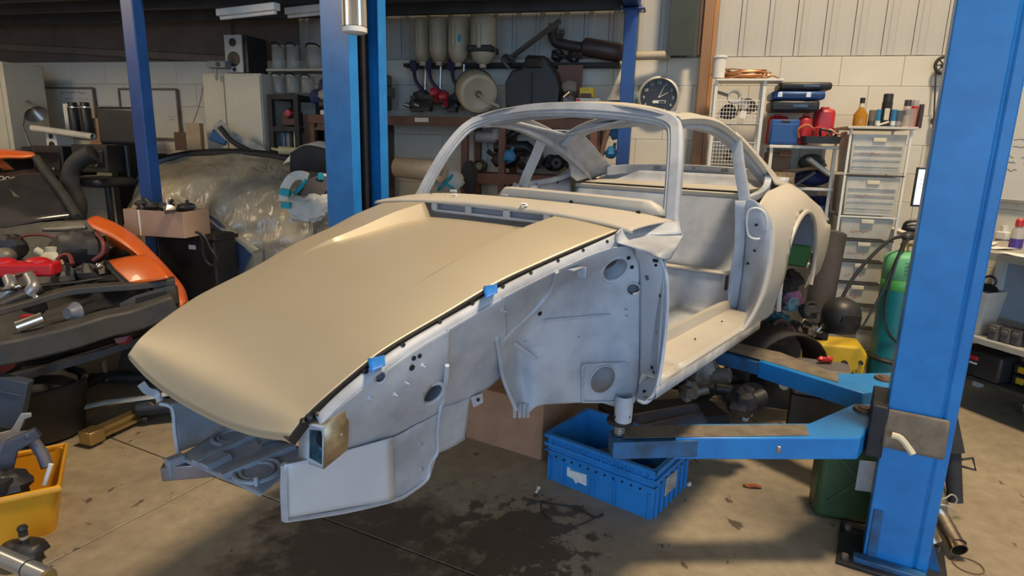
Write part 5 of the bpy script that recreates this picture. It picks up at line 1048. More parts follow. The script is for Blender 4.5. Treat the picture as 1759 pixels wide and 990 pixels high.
# ================================================================ orange car with its bonnet off
M_or = mat('orange_paint', (.62, .115, .018), .35, var=.06, coat=.3); M_ord = mat('orange_dull', (.42, .07, .015), .5, var=.2)
M_eng = mat('engine_dark', (.035, .033, .036), .5, var=.4, scale=14); M_frame = mat('dirty_frame', (.028, .028, .027), .6, var=.35, scale=9, col2=(.06, .05, .04)); M_ws = mat('dark_glass', (.035, .033, .036), .12, var=.2, spec=.7)
oc = V((-2.5, 3.9, 0)); OC = thing('orange_car', 'orange car with bonnet and bumper removed, engine bay showing, at the left', 'car', oc)
def opts(L): return [at(*p)-oc for p in L]
def oplate(name, L, m, th=(0, .03, -.02), **k):
    q = opts(L); n = len(q); mb = MB(); mb.add(q+[p+V(th) for p in q], [tuple(range(n)), tuple(range(2*n-1, n-1, -1))]+[(i, n+i, n+(i+1) % n, (i+1) % n) for i in range(n)]); return mb.build(name, m, OC, fix=True, **k)
# left wing: swept surface from screen pillar to headlamp corner
W0 = [(150, 378, 4.05), (178, 390, 3.98), (215, 410, 3.88), (250, 437, 3.78), (282, 470, 3.68), (308, 500, 3.6), (320, 520, 3.56)]
W1 = [(158, 392, 3.98), (190, 408, 3.9), (222, 428, 3.8), (246, 446, 3.72), (268, 468, 3.64), (292, 498, 3.56), (310, 530, 3.5)]
W2 = [(172, 374, 4.15), (205, 388, 4.1), (240, 412, 4.0), (268, 440, 3.9), (296, 470, 3.8), (318, 500, 3.72), (326, 540, 3.66)]
W3 = [(185, 420, 4.2), (215, 440, 4.15), (250, 460, 4.05), (280, 490, 3.95), (305, 515, 3.85), (322, 540, 3.77), (330, 570, 3.7)]
MB().grid(dens([opts(W1), opts(W0), opts(W2), opts(W3)], 5, 5)).build('front_wing', M_or, OC, solid=.006)
G = dens([opts([(181, 450, 3.66), (215, 443, 3.66), (250, 438, 3.66)]), opts([(200, 467, 3.55), (235, 460, 3.54), (272, 454, 3.55)]), opts([(222, 490, 3.45), (258, 484, 3.44), (290, 478, 3.46)])], 5, 5); MB().grid(G).build('headlamp_lid', M_or, OC, solid=.012)
m = MB(); m.tube(spline(opts([(183, 452, 3.65), (205, 476, 3.52), (222, 492, 3.44)]), 4), .02, 8); m.build('lamp_edge', M_blk, OC)
# roof and screen
MB().grid(dens([opts([(-60, 285, 5.0), (0, 272, 5.0), (40, 271, 5.0), (62, 268, 5.02)]), opts([(-60, 265, 5.15), (0, 259, 5.15), (35, 262, 5.15), (58, 264, 5.15)]), opts([(-60, 262, 5.6), (0, 258, 5.6), (30, 260, 5.6), (50, 262, 5.6)])], 4, 4)).build('roof', M_or, OC, solid=.02)
G = dens([opts([(-80, 300, 4.95), (0, 298, 4.95), (40, 292, 4.95), (72, 290, 4.98)]), opts([(-80, 340, 4.6), (0, 340, 4.6), (60, 335, 4.6), (105, 330, 4.62)]), opts([(-80, 395, 4.3), (0, 392, 4.3), (70, 380, 4.3), (132, 372, 4.32)])], 5, 5); WSG = G
MB().grid(G).build('windscreen', M_ws, OC, solid=.006)
m = MB(); m.tube(spline(opts([(62, 270, 4.98), (75, 290, 4.92), (105, 328, 4.6), (134, 374, 4.28)]), 4), .03, 8); m.build('screen_pillar', M_blk2, OC)
oplate('side_quarter', [(0, 272, 5.2), (0, 288, 5.2), (20, 288, 5.2), (5, 275, 5.2)], M_or)
# sun strip lettering on the screen as flat chain of pale outlines, and tax sticker
m = MB(); A, B = at(0, 306, 4.86)-oc, at(74, 312, 4.86)-oc; ex = (B-A).normalized()
for k in range(7): m.torus(A.lerp(B, (k+.4)/7.2)+V((0, -.01, 0)), .017, .0035, (0.1, -1, .6), 12, 5)
m.build('screen_lettering', mat('letter_grey', (.34, .33, .31), .5), OC)
oplate('screen_sticker', [(56, 316, 4.74), (80, 318, 4.74), (98, 343, 4.56), (75, 342, 4.56)], mat('sticker_pinkgrey', (.35, .26, .26), .6, var=.3, scale=30), th=(0, .004, 0))
oplate('sticker_window', [(66, 322, 4.70), (80, 323, 4.70), (86, 330, 4.65), (71, 330, 4.65)], M_eng, th=(0, -.006, 0))
for x in (10, 40): oplate('painted_reflection', [(x, 312, 4.82), (x+12, 312, 4.82), (x+28, 340, 4.58), (x+14, 338, 4.58)], mat('reflection_grey', (.09, .085, .075), .7), th=(0, .004, 0))  # reflections in the glass, painted as slanted grey plates
# bulkhead and bay floor
oplate('bulkhead', [(-80, 395, 4.3), (0, 393, 4.3), (70, 382, 4.3), (150, 378, 4.2), (180, 420, 4.0), (180, 470, 3.9), (0, 500, 3.9), (-80, 510, 3.9)], M_eng)
oplate('bay_floor', [(-80, 500, 3.6), (100, 485, 3.7), (200, 470, 3.75), (260, 500, 3.6), (200, 560, 3.4), (0, 600, 3.2), (-80, 610, 3.1)], M_eng)
m = MB(); m.grid(dens([opts([(70, 388, 4.1), (100, 382, 4.12), (145, 383, 4.1)]), opts([(72, 396, 4.02), (105, 396, 4.02), (150, 392, 4.04)])], 5, 3)); m.build('scuttle_bracket', mat('alloy_dirty', (.24, .22, .19), .5, .4, var=.3), OC, solid=.02)
# engine
def opart(name, f, m, **k): mb = MB(); f(mb); return mb.build(name, m, OC, **k)
rc = at(38, 462, 3.35)-oc; opart('rocker_cover', lambda b: [b.box(rc, (.34, .13, .07), rz=.25), b.ball(rc+V((-.10, 0, .03)), (.07, .06, .03)), b.ball(rc+V((.06, .04, .03)), (.07, .06, .03))], mat('rocker_red', (.50, .012, .02), .35, var=.1), bevel=.02)
fr_ = at(80, 462, 3.30)-oc; opart('fuel_rail', lambda b: b.cyl(at(10, 476, 3.25)-oc, at(86, 460, 3.35)-oc, .008, n=8), M_chr)
opart('inlet_manifold', lambda b: [b.tube(spline(opts([(15, 478, 3.25), (20, 495, 3.2), (5, 510, 3.18)]), 4), .03, 10), b.tube(spline(opts([(50, 475, 3.28), (58, 492, 3.22), (48, 505, 3.2)]), 4), .03, 10)], mat('alloy_grey', (.30, .30, .31), .4, .6))
bt = at(92, 455, 3.6)-oc; opart('header_tank', lambda b: [b.lathe([(0, 0), (.055, 0), (.07, .03), (.072, .09), (.05, .13), (.03, .14), (.03, .165), (0, .165)], bt-V((0, 0, .06)), 18), b.cyl(bt+V((-.05, 0, .06)), bt+V((-.09, 0, .085)), .022, n=12)], mat('tank_cream', (.50, .47, .36), .5))
opart('air_box', lambda b: [b.ball(at(140, 428, 3.7)-oc, (.16, .12, .11), 14, 9, .12)], M_eng, smooth=30)
for L_h, r_h in (([(165, 400, 3.7), (176, 415, 3.65), (176, 435, 3.62), (160, 448, 3.6)], .012), ([(30, 420, 3.8), (40, 406, 3.8), (70, 404, 3.8), (95, 410, 3.7)], .008), ([(96, 470, 3.45), (100, 445, 3.5), (118, 438, 3.5), (125, 455, 3.45)], .012)): opart('coolant_hose', lambda b: b.tube(spline(opts(L_h), 5), r_h, 8), mat('hose_redblack', (.14, .02, .02), .5))
opart('brake_pipe', lambda b: b.tube(spline(opts([(0, 500, 3.1), (60, 492, 3.3), (120, 486, 3.4), (175, 478, 3.5)]), 4), .006, 6), M_eng); opart('radiator_pipe', lambda b: b.cyl(at(0, 525, 3.1)-oc, at(70, 495, 3.25)-oc, .03, n=10), M_eng)
for q_e, r_e in (((110, 475, 3.5), .07), ((150, 470, 3.55), .06), ((60, 520, 3.25), .06), ((20, 425, 3.8), .08)): opart('engine_ancillary', lambda b: b.ball(at(*q_e)-oc, r_e, 10, 7, .2), M_eng, smooth=25)
opart('oil_filler', lambda b: b.ball(at(8, 440, 3.6)-oc, (.06, .06, .05), 12, 8), mat('alloy_dirty', (.24, .22, .19)))
opart('chrome_clip', lambda b: [b.ball(at(27, 492, 3.18)-oc, (.03, .02, .015)), b.ball(at(170, 457, 3.55)-oc, (.02, .02, .02)), b.ball(at(62, 512, 3.2)-oc, (.02, .02, .02))], M_chr)
# front frame: upper tie, lower beam, lamp bracket, horn
m = MB(); m.sweep(spline(opts([(-60, 552, 3.0), (0, 533, 3.08), (60, 516, 3.2), (120, 500, 3.3), (180, 494, 3.38), (240, 490, 3.46), (300, 482, 3.54)]), 4), [(-.05, -.018), (.05, -.018), (.05, .018), (-.05, .018)]); m.build('upper_tie_panel', M_frame, OC, bevel=.006)
m = MB(); m.sweep(spline(opts([(-60, 612, 2.85), (0, 602, 2.9), (50, 592, 2.98), (120, 575, 3.08), (180, 556, 3.2), (230, 545, 3.3), (300, 520, 3.42)]), 4), [(-.05, -.07), (.05, -.07), (.05, .05), (-.05, .065)]); m.build('bumper_beam', M_frame, OC, bevel=.012)
oplate('lamp_panel', [(205, 522, 3.36), (232, 508, 3.40), (300, 488, 3.5), (304, 520, 3.48), (270, 545, 3.42), (215, 550, 3.36)], M_frame)
oplate('lamp_aperture', [(234, 512, 3.35), (285, 500, 3.41), (290, 510, 3.41), (260, 515, 3.37), (234, 520, 3.34)], M_hole, th=(0, -.008, 0))
oplate('orange_lower_wing', [(212, 534, 3.33), (250, 520, 3.35), (278, 515, 3.38), (298, 507, 3.42), (285, 522, 3.4), (240, 532, 3.35), (215, 537, 3.33)], M_or, th=(0, -.012, 0))
hp = at(121, 538, 3.15)-oc; opart('horn', lambda b: b.lathe([(0, .02), (.03, .02), (.034, .0), (.05, -.02), (.055, -.03), (.05, -.035), (.03, -.01), (0, 0)], hp, 22, (-.3, -1, .1)), mat('horn_grey', (.14, .15, .19), .45)); 
opart('horn_bracket', lambda b: b.box(hp+V((-.03, .02, -.07)), (.03, .02, .09), ry=.5), M_frame)
cp_ = at(30, 562, 2.98)-oc; opart('chrome_can', lambda b: b.cyl(cp_, cp_+V((.09, .06, .035)), .03, n=16), M_chr); opart('red_cap', lambda b: b.box(at(49, 545, 3.05)-oc, (.06, .03, .02)), mat('rocker_red', (.5, .012, .02)))
m = MB(); m.sweep(opts([(-60, 668, 3.1), (60, 640, 3.2), (180, 604, 3.35), (250, 580, 3.5)]), [(-.03, -.02), (.03, -.02), (.03, .02), (-.03, .02)]); m.build('undertray_edge', M_eng, OC)
oplate('red_reflector', [(196, 582, 3.26), (222, 577, 3.3), (215, 588, 3.28), (200, 590, 3.26)], mat('dull_red', (.20, .02, .02), .5)); oplate('red_reflector', [(-5, 630, 2.95), (20, 620, 2.98), (14, 630, 2.98), (-5, 640, 2.95)], mat('dull_red', (.2, .02, .02)))
oplate('underbody', [(-80, 640, 3.3), (100, 620, 3.5), (240, 580, 3.7), (330, 575, 3.75), (330, 520, 4.2), (100, 520, 4.4), (-80, 540, 4.4)], M_eng)
# wheels hidden in the dark, on axle stands
for p in ((-.15, .25), (-.9, .05)):
    m = MB(); c = V((p[0], p[1], .62)); m.lathe([(.16, -.1), (.30, -.1), (.32, -.06), (.32, .06), (.30, .1), (.16, .1)], c, 24, (.75, -.65, 0)); m.build('front_wheel', M_blk2, OC)
    s_ = MB(); z0 = .30
    s_.box((p[0], p[1], z0/2+.002), (.20, .20, z0), top=(.35, .35)); one('axle_stand', s_, M_frame, 'steel stand under the near wheel of the orange car' if p[0] > -.5 else 'steel stand under the far left wheel of the orange car', 'stand', oc, 0, 'stands under the orange car')
# loose dark things on the floor under it
P = fl(186, 676); t = thing('subframe', 'black suspension subframe lying on the floor below the orange car', 'subframe', P, .4)
MB().tube([(-.4, 0, .05), (-.1, .05, .09), (.2, 0, .07), (.35, .08, .05)], .035, 8).build('crossbar', M_blk2, t); MB().tube([(-.2, -.1, .04), (0, 0, .12), (.1, .15, .05)], .028, 8).build('wishbone', M_blk2, t); MB().cyl((0, 0, .08), (0, 0, .22), .014, n=8).build('upright_bolt', M_steel, t); MB().cyl((-.35, -.02, .06), (-.35, -.02, .2), .016, n=8).build('upright_bolt', M_steel, t)
m = MB(); q = [V(p) for p in ((-.2, 0, 0), (-.1, .02, .01), (0, .0, .02), (.15, .03, .015), (.28, .05, .03))]; m.grid([[p+V((0, -.03, 0)) for p in q], [p+V((0, .0, .012)) for p in q], [p+V((0, .04, 0)) for p in q]]); one('pale_offcut', m, mat('pale_green_grey', (.36, .38, .34), .6), 'pale curved offcut strip on the floor below the orange car', 'offcut', fl(215, 694, .14), .3, solid=.01)
# ================================================================ shelving in the middle of the back wall
M_rust = mat('rust_brown', (.16, .075, .05), .7, var=.25, scale=8)
M_wood = mat('brown_wood', (.15, .075, .042), .7, var=.2, scale=6)
# dark rack beside the cabinet
R0 = wl(492, 262, .5); t = thing('dark_rack', 'black open rack between the cream cabinet and the brown shelving', 'rack', V((R0.x, R0.y, 0)), RZW); s = mpp(R0); w = 50*s
zt = wl(498, 163, .5).z; zm = wl(498, 222, .5).z
for sx in (-1, 1):
    for y in (0, .36): MB().box((sx*w/2, y, zt/2), (.045, .045, zt)).build('upright', M_blk2, t)
for z in (zt-.02, zm, .95, .35): MB().box((0, .18, z), (w+.045, .4, .04)).build('shelf', M_blk2, t)
w1('tool_drill', lambda b, s: [b.box((0, 0, .07), (.16, .1, .12)), b.cyl((-.09, 0, .02), (-.02, 0, .16), .025, n=10), b.cyl((.0, -.05, .10), (.0, -.07, .10), .03, n=14)], mat('drill_blackred', (.06, .02, .025), .5), 'black tool with a red dial on the dark rack', 'tool', 503, 218, .42, bevel=.008)
w1('red_dial', lambda b, s: b.lathe([(0, .02), (.028, .018), (.034, .0), (0, 0)], (0, -.06, .04), 16, (0, -1, 0)), mat('red_knob', (.40, .02, .05), .45), 'round red dial resting against the black tool', 'dial', 503, 203, .46)
for i in range(4): wbox('binder', ('blue spined', 'grey spined', 'thin dark', 'wide cream')[i]+' binder standing on the lower shelf of the dark rack', 'binder', (483, 492, 500, 504)[i], 228, (491, 499, 503, 519)[i], 258, .45, .25, (mat('binder_blue', (.10, .16, .26), .5), mat('binder_grey', (.18, .18, .18), .5), M_blk, mat('binder_cream', (.42, .38, .30), .6))[i], 'binders on the dark rack', bevel=.003)
# clear storage jars in two rows on the rack
M_clear = mat('clear_plastic', (.50, .48, .41), .2, var=.1, alpha=.26, scale=10)
for i, (px, py, hh) in enumerate(((480, 120, 38), (505, 120, 38), (545, 120, 36), (480, 161, 29), (504, 161, 29), (530, 161, 27))):
    lab = ('leftmost clear plastic canister in the upper row above the dark rack', 'middle clear plastic canister in the upper row above the dark rack', 'widest clear plastic canister in the upper row above the dark rack', 'leftmost clear plastic canister in the lower row on the dark rack', 'middle clear plastic canister in the lower row on the dark rack', 'rightmost clear plastic canister in the lower row, behind the blue bag')[i]
    t, s = wt('canister', lab, 'canister', px, py, .38, 'clear canisters'); r = (11 if i not in (2,) else 17)*s; h = hh*s
    MB().lathe([(0, 0), (r, 0), (r*1.05, .01), (r*1.05, h*.9), (r*.95, h), (r*.9, h), (r*1.0, h*.9), (r*1.0, .01), (0, .012)], n=18).build('wall', M_clear, t); MB().torus((0, 0, h), r*.95, .008, n=20, k=6).build('rim', mat('rim_clear', (.5, .48, .42), .4), t); MB().tube(spline([(-r*.8, -r*.6, h*.98), (-r*.4, -r, h*1.1), (r*.4, -r, h*1.1), (r*.8, -r*.6, h*.98)], 4), .008, 6).build('bail_handle', M_blk2, t)
# frame for upper canister row: ledge board
w1('ledge_board', lambda b, s: b.box((0, .1, -.014), (110*s, .25, .016)), mat('ledge_clear', (.35, .33, .28), .5), 'thin ledge board between the two rows of clear canisters', 'shelf', 516, 121, .5)
WPAN = w1('white_signboard', lambda b, s: b.add([(-38*s, 0, 0), (62*s, 0, 0), (20*s, 0, 100*s), (-25*s, 0, 100*s)], [(0, 1, 2, 3)]), mat('panel_white', (.62, .62, .60), .6), 'white slanted panel leaning on the wall behind the clear canisters', 'panel', 558, 112, .06, solid=.01)
for i, (px, py, w, h, lab) in enumerate(((566, 82, 15, 24, 'larger black rectangular handle on the white slanted panel'), (580, 105, 10, 12, 'smaller black hook handle on the white slanted panel'))): (lambda q, s: MB().tube([V(p)+q for p in ((-w*s/2, 0, 0), (-w*s*.4, 0, h*s), (w*s*.4, 0, h*s), (w*s/2, 0, 0))], .012, 6, closed=(i == 0)).build('black_handle', M_blk, WPAN))(Matrix.Rotation(TH, 3, 'Z') @ (wl(px, py, .1)-wl(558, 112, .06)), mpp(wl(px, py, .1)))
# blue sack and tool cases on the brown shelf
S_Z = wl(600, 190, .45).z
t, s = wt('holdall', 'crumpled dark blue holdall on the brown shelf with a pale patch', 'bag', 572, 186, .55)
m = MB(); m.ball((0, .12, .16), (.20, .12, .155), 18, 12, .09); m.ball((.02, .12, .28), (.10, .08, .12), 12, 9, .1); m.ball((-.19, .1, .10), (.09, .08, .07), 12, 8, .1); m.build('bag_body', mat('bag_blue', (.018, .04, .13), .7, var=.3), t, smooth=25); m = MB(); m.ball((.0, -.05, .11), (.11, .03, .05), 12, 8, .15); m.build('pale_patch', mat('patch_grey', (.34, .32, .28), .7), t); MB().box((.02, -.06, .03), (.22, .06, .06)).build('front_pocket', M_blk, t, bevel=.015)
for i, (y0, y1, lab) in enumerate(((125, 145, 'topmost grey-green instrument case beside the far lift post'), (146, 165, 'middle grey-green instrument case beside the far lift post'), (166, 187, 'lowest grey-brown instrument case beside the far lift post'))):
    t, s, w, h = wbox('instrument_case', lab, 'case', 600, y0, 640, y1-1, .5, .3, (mat('case_olive', (.17, .175, .15), .5), mat('case_olive', (.17, .175, .15)), mat('case_brown', (.12, .105, .095), .5))[i], 'stacked instrument cases', bevel=.012); MB().box((0, -.004, h*.5), (w, .006, .006)).build('seam', M_blk2, t); MB().box((w*.2, -.008, h*.5), (.03, .014, .03)).build('latch', M_chr if i == 2 else M_blk, t)
w1('flat_case', lambda b, s: b.box((0, .12, .03), (42*s, .28, .06)), M_blk, 'thin black case on top of the instrument case stack', 'case', 618, 124, .5, bevel=.012)
# brown shelving unit
a0, a1 = wa(wl(523, 195, .45)), wa(wl(1040, 208, .45)); zsh = wl(700, 200, .45).z; zlo = wl(880, 300, .45).z
t = thing('shelving_unit', 'brown wooden shelving along the back wall behind the car', 'shelving', WP, RZW)
MB().box(((a0+a1)/2, -.225, zsh-.02), (a1-a0, .45, .03)).build('shelf', M_wood, t)
MB().box(((a0+a1)/2, -.445, zsh-.035), (a1-a0, .02, .075)).build('shelf_edge', M_rust, t)
al = wa(wl(788, 300, .45)); MB().box(((al+a1)/2, -.225, zlo-.02), (a1-al, .45, .03)).build('shelf', M_wood, t); MB().box(((al+a1)/2, -.445, zlo-.04), (a1-al, .02, .085)).build('shelf_edge', M_rust, t)
for px in (531, 797, 862, 1020):
    a_ = wa(wl(px, 230, .45)); ww = .10 if px == 531 else .055
    MB().box((a_, -.42, zsh/2), (ww, .05, zsh)).build('upright', M_wood if px == 531 else M_rust, t)
    MB().box((a_, -.05, zsh/2), (ww, .05, zsh)).build('upright', M_rust, t)
zf = wl(580, 222, .45).z
MB().box(((a0+wa(wl(640, 200, .45)))/2, -.225, zf), (wa(wl(640, 200, .45))-a0, .43, .025)).build('shelf', M_wood, t)
MB().box(((a0+wa(wl(640, 200, .45)))/2, -.03, (zsh+.9)/2), (wa(wl(640, 200, .45))-a0, .02, zsh-.9)).build('back_panel', mat('back_brown', (.11, .08, .06), .8), t)
for i, px in enumerate((557, 598, 724)):
    q = wl(px, (193, 197, 206)[i], .46); MB().box((wa(q), -.458, q.z), ((15, 15, 25)[i]*mpp(q), .004, 7*mpp(q))).build('shelf_label', M_paper, t)
w1('fastener_bag', lambda b, s: [b.ball((random.uniform(-.13, .13), random.uniform(-.04, .04), random.uniform(.02, .09)), random.uniform(.02, .035), 7, 5, .3) for _ in range(22)], mat('shiny_parts', (.45, .43, .40), .2, .8, var=.5, scale=20), 'heap of shiny bagged fasteners hanging under the brown shelf', 'fasteners', 598, 228, .42)['kind'] = 'stuff'
w1('cardboard_box', lambda b, s: b.box((0, .1, 7*s), (34*s, .2, 13*s)), M_card, 'brown box under the top brown shelf beside the fasteners', 'box', 563, 220, .42, bevel=.004)
t, s, w, h = wbox('drawer_unit', 'small orange wooden drawer unit on the brown shelving', 'drawers', 558, 228, 597, 284, .42, .3, mat('orange_wood', (.20, .055, .02), .5, var=.2), bevel=.004)
for k in range(4):
    dq = MB().box((0, -.006, h*(.14+.24*k)), (w*.9, .014, h*.2)).build('drawer', mat('orange_wood', (.2, .055, .02)), t, bevel=.003); MB().ball((0, -.02, h*(.14+.24*k)), .012, 8, 6).build('drawer_knob', M_blk, dq)
# cream plastic tanks hung on the wall, upper row
M_tank = mat('tank_beige', (.44, .38, .27), .5, var=.12, scale=4)
for i, (x0, x1, y0, y1) in enumerate(((706, 732, 34, 104), (731, 764, 33, 104), (763, 799, 32, 106), (801, 847, 30, 108))):
    lab = ('leftmost cream plastic tank hung under the mezzanine, half hidden by the far post', 'second cream plastic tank hung under the mezzanine', 'third cream plastic tank hung under the mezzanine, with a blue mark', 'rightmost cream plastic tank hung under the mezzanine, with a black strap')[i]
    t, s = wt('plastic_tank', lab, 'tank', (x0+x1)/2, y1, .43, 'cream tanks on the wall'); w, h = (x1-x0)*s, (y1-y0)*s
    m = MB(); G = []
    for z, k in ((0, .35), (.03, .55), (.12, .85), (.25, 1), (.8, 1.0), (.95, .95), (1.0, .8)):
        G.append([V((w*.485*k*cos(a)*(1 if abs(cos(a)) < .5 else 1), .09+.11*k*sin(a), h*z)) for a in [2*pi*j/20 for j in range(20)]])
    m.grid(G, closed=True); m.add(G[-1], [tuple(range(20))]); m.build('tank_body', M_tank, t, smooth=50)
    MB().box((0, -.035, h*.55), (w*.16, .025, h*.5)).build('moulded_rib', M_tank, t, bevel=.01)
    MB().cyl((0, .09, -.03), (0, .09, .03), .03, n=12).build('outlet', M_tank, t)
    if i == 3: MB().box((0, .09, h*.30), (w*.96, .235, .05)).build('strap', M_blk, t, bevel=.01)
    if i == 2: MB().box((w*.25, -.012, h*.5), (.02, .01, .05)).build('blue_mark', M_teal, t)
# pedal assemblies hanging below
for i, px in enumerate((720, 748, 775)):
    t, s = wt('pedal_assembly', ('left hanging pedal box with dark blue pad', 'middle hanging pedal box with dark blue pad', 'right hanging pedal box with dark blue pad')[i]+' on the white wall', 'pedals', px, 163, .28, 'pedal boxes on the wall')
    MB().tube(spline([(-.06, 0, .22), (-.03, -.03, .12), (.04, -.04, .04), (.08, -.02, .0)], 4), .018, 6).build('pedal_arm', mat('pedal_blue', (.03, .035, .09), .5), t)
    MB().box((-.06, -.01, .25), (.06, .03, .09), rx=.3).build('pedal_pad', mat('pedal_blue', (.03, .035, .09)), t, bevel=.008); MB().cyl((.05, 0, .26), (.04, 0, .02), .012, n=8).build('push_rod', M_steel, t)
    m = MB(); m.ball((.03, 0, -.02), (.11, .05, .06), 10, 7, .25); m.box((.0, 0, -.04), (.18, .05, .04), ry=.2); m.build('pedal_bracket', mat('parts_grey', (.16, .14, .14), .45, .4, var=.4, scale=20), t, smooth=25)
# clutter on top shelf
for i, (px, r, m_, lab) in enumerate(((724, .06, M_eng, 'black dusty motor at the left end of the top shelf'), (745, .055, M_eng, 'dark pump with pipes on the top shelf behind the red knobs'), (776, .05, M_eng, 'dark valve block on the top shelf under the tanks'))):
    r *= .8; t, s = wt('shelf_motor', lab, 'part', px, 193, .32, 'parts on the top shelf'); MB().ball((0, 0, r+.01), (r*1.6, r, r*1.1), 12, 8, .15).build('housing', m_, t, smooth=25); MB().cyl((-r*1.2, -.02, r), (-r*2, -.04, r*1.3), r*.4, n=10).build('shaft', M_steel, t); MB().box((r*.3, -.02, .015), (r*2, r*1.6, .03)).build('foot', m_, t)
for i, px in enumerate((748, 759)): w1('red_dome', lambda b, s: [b.lathe([(0, .045), (.035, .035), (.042, .0), (.02, -.02), (0, -.02)], (0, 0, .07), 14, (0, -1, .3)), b.cyl((0, 0, .07), (0, .05, .0), .02, n=8)], mat('knob_red', (.42, .02, .04), .4), ('left', 'right')[i]+' one of two round red knobs on the top brown shelf', 'knob', px, 181, .42, 'red knobs')
# round cream tank lying on the shelf with hose
t, s = wt('round_tank', 'round cream plastic tank lying tilted on the top brown shelf', 'tank', 820, 194, .40); r = 34*s; ax = V((.45, -.85, -.25)).normalized(); cc2 = V((0, -.02, 34*s))
MB().lathe([(0, -.17), (r*.9, -.17), (r, -.14), (r, .05), (r*.92, .08), (r*.75, .09), (r*.6, .075), (0, .075)], cc2, 30, ax).build('tank_body', M_tank, t); MB().lathe([(r*.17, .07), (r*.17, .10), (r*.1, .10), (r*.1, .07)], cc2, 16, ax).build('filler_neck', mat('neck_brown', (.15, .10, .06), .6), t); MB().torus(cc2-ax*.10, r*1.005, .008, ax, 30, 6).build('strap', M_blk, t)
MB().tube(spline([cc2+ax*.1, cc2+ax*.14+V((.06, -.02, -.04)), cc2+V((.22, -.1, -.12))], 5), .012, 8).build('hose', mat('hose_beige', (.40, .34, .24), .6), t)
# big black plastic box, brown board, bag, boxes
t, s = wt('heater_box', 'large black plastic heater box on the top shelf behind the windscreen', 'heater', 912, 196, .42); w, h = 96*s, 78*s
m = MB(); m.prism([(-w*.48, 0), (w*.5, 0), (w*.5, h*.45), (w*.42, h*.75), (w*.22, h*1.1), (-w*.12, h*1.12), (-w*.2, h*.85), (-w*.38, h*.8), (-w*.5, h*.55)], 0, .20, 'xz'); m.build('housing', M_blk, t, bevel=.02, seg=3, fix=True); MB().box((w*.02, -.01, h*.95), (w*.3, .02, h*.22)).build('vent', mat('gloss_black', (.015, .015, .017)), t, bevel=.01); MB().tube(spline([(-w*.45, .05, h*.85), (-w*.55, .03, h*1.0), (-w*.5, .03, h*1.1), (-w*.35, .05, h*.98)], 4), .02, 8).build('hook', M_blk, t); MB().box((0, -.006, h*.4), (.01, .012, h*.7)).build('seam', M_blk2, t)
wbox('hardboard_sheet', 'brown hardboard sheet leaning on the wall behind the heater box', 'board', 955, 115, 998, 196, .24, .012, mat('hardboard', (.20, .095, .06), .7), bevel=.004)
t, s = wt('parts_bag', 'clear bag of grey engine parts beside the yellow box', 'bag', 976, 192, .4); MB().ball((0, 0, .08), (.06, .05, .08), 12, 8, .2).build('contents', mat('parts_grey', (.16, .14, .14)), t, smooth=25); MB().ball((0, 0, .18), (.06, .04, .05), 12, 8, .15).build('bag_top', M_clear, t); MB().cyl((-.03, -.03, .1), (.02, -.05, .14), .018, n=10).build('spring', M_chr, t)
Mye = mat('carton_yellow', (.72, .52, .02), .5, var=.05)
t, s, w, h = wbox('filter_carton', 'upper yellow parts carton with a dark lower half on the red-marked white box', 'carton', 995, 151, 1019, 167.5, .43, .12, Mye, 'small cartons on the shelf'); MB().box((-.004, -.003, h*.2), (w*.8, .006, h*.4)).build('dark_print', mat('print_brown', (.10, .035, .02), .5), t); m = MB(); scribble(m, -w*.4, h*.75, w*.55, h*.2, -.003); m.build('print', M_scr, t)
t, s, w, h = wbox('parts_carton_white', 'white parts carton with a red square, under the yellow carton', 'carton', 988, 169, 1028, 185, .45, .14, mat('carton_white', (.66, .63, .58), .5), 'small cartons on the shelf'); MB().box((-w*.40, -.003, h*.5), (w*.17, .006, h*.8)).build('red_square', mat('print_red', (.60, .02, .03), .5), t); text('carton_print', 'C', h*.55, M_paper, t, (-w*.40, -.007, h*.5)); m = MB()
for k in range(3): m.ball((w*(-.08+.2*k), -.002, h*.4), (.01, .004, .015), 6, 4)
m.build('print_marks', M_scr, t)['kind'] = 'stuff'
t, s, w, h = wbox('filter_carton', 'lower yellow parts carton seen through the windscreen opening', 'carton', 990, 188, 1020, 203, .46, .14, Mye, 'small cartons on the shelf'); MB().box((w*.05, -.003, h*.4), (w*.6, .006, h*.45)).build('dark_print', mat('print_brown', (.1, .035, .02)), t)
w1('rag', lambda b, s: [b.ball((0, 0, .03), (.14, .06, .035), 14, 8, .12), b.ball((.09, 0, .08), (.06, .04, .06), 12, 8, .12)], mat('rag_teal', (.10, .19, .21), .8, var=.3), 'grey-teal rag on the shelf end beside the blue mezzanine post', 'rag', 1056, 186, .38, smooth=25)
for i, (px, py, lab) in enumerate(((905, 199, 'flat black tray on the shelf seen under the windscreen header'), (970, 203, 'dark flat bracket on the shelf beside the lower yellow carton'))): w1('black_tray', lambda b, s: [b.box((0, .05, .02), (46*s, .2, .035)), b.box((8*s, .0, .045), (20*s, .1, .02))], M_blk, lab, 'tray', px, py, .42, bevel=.006)
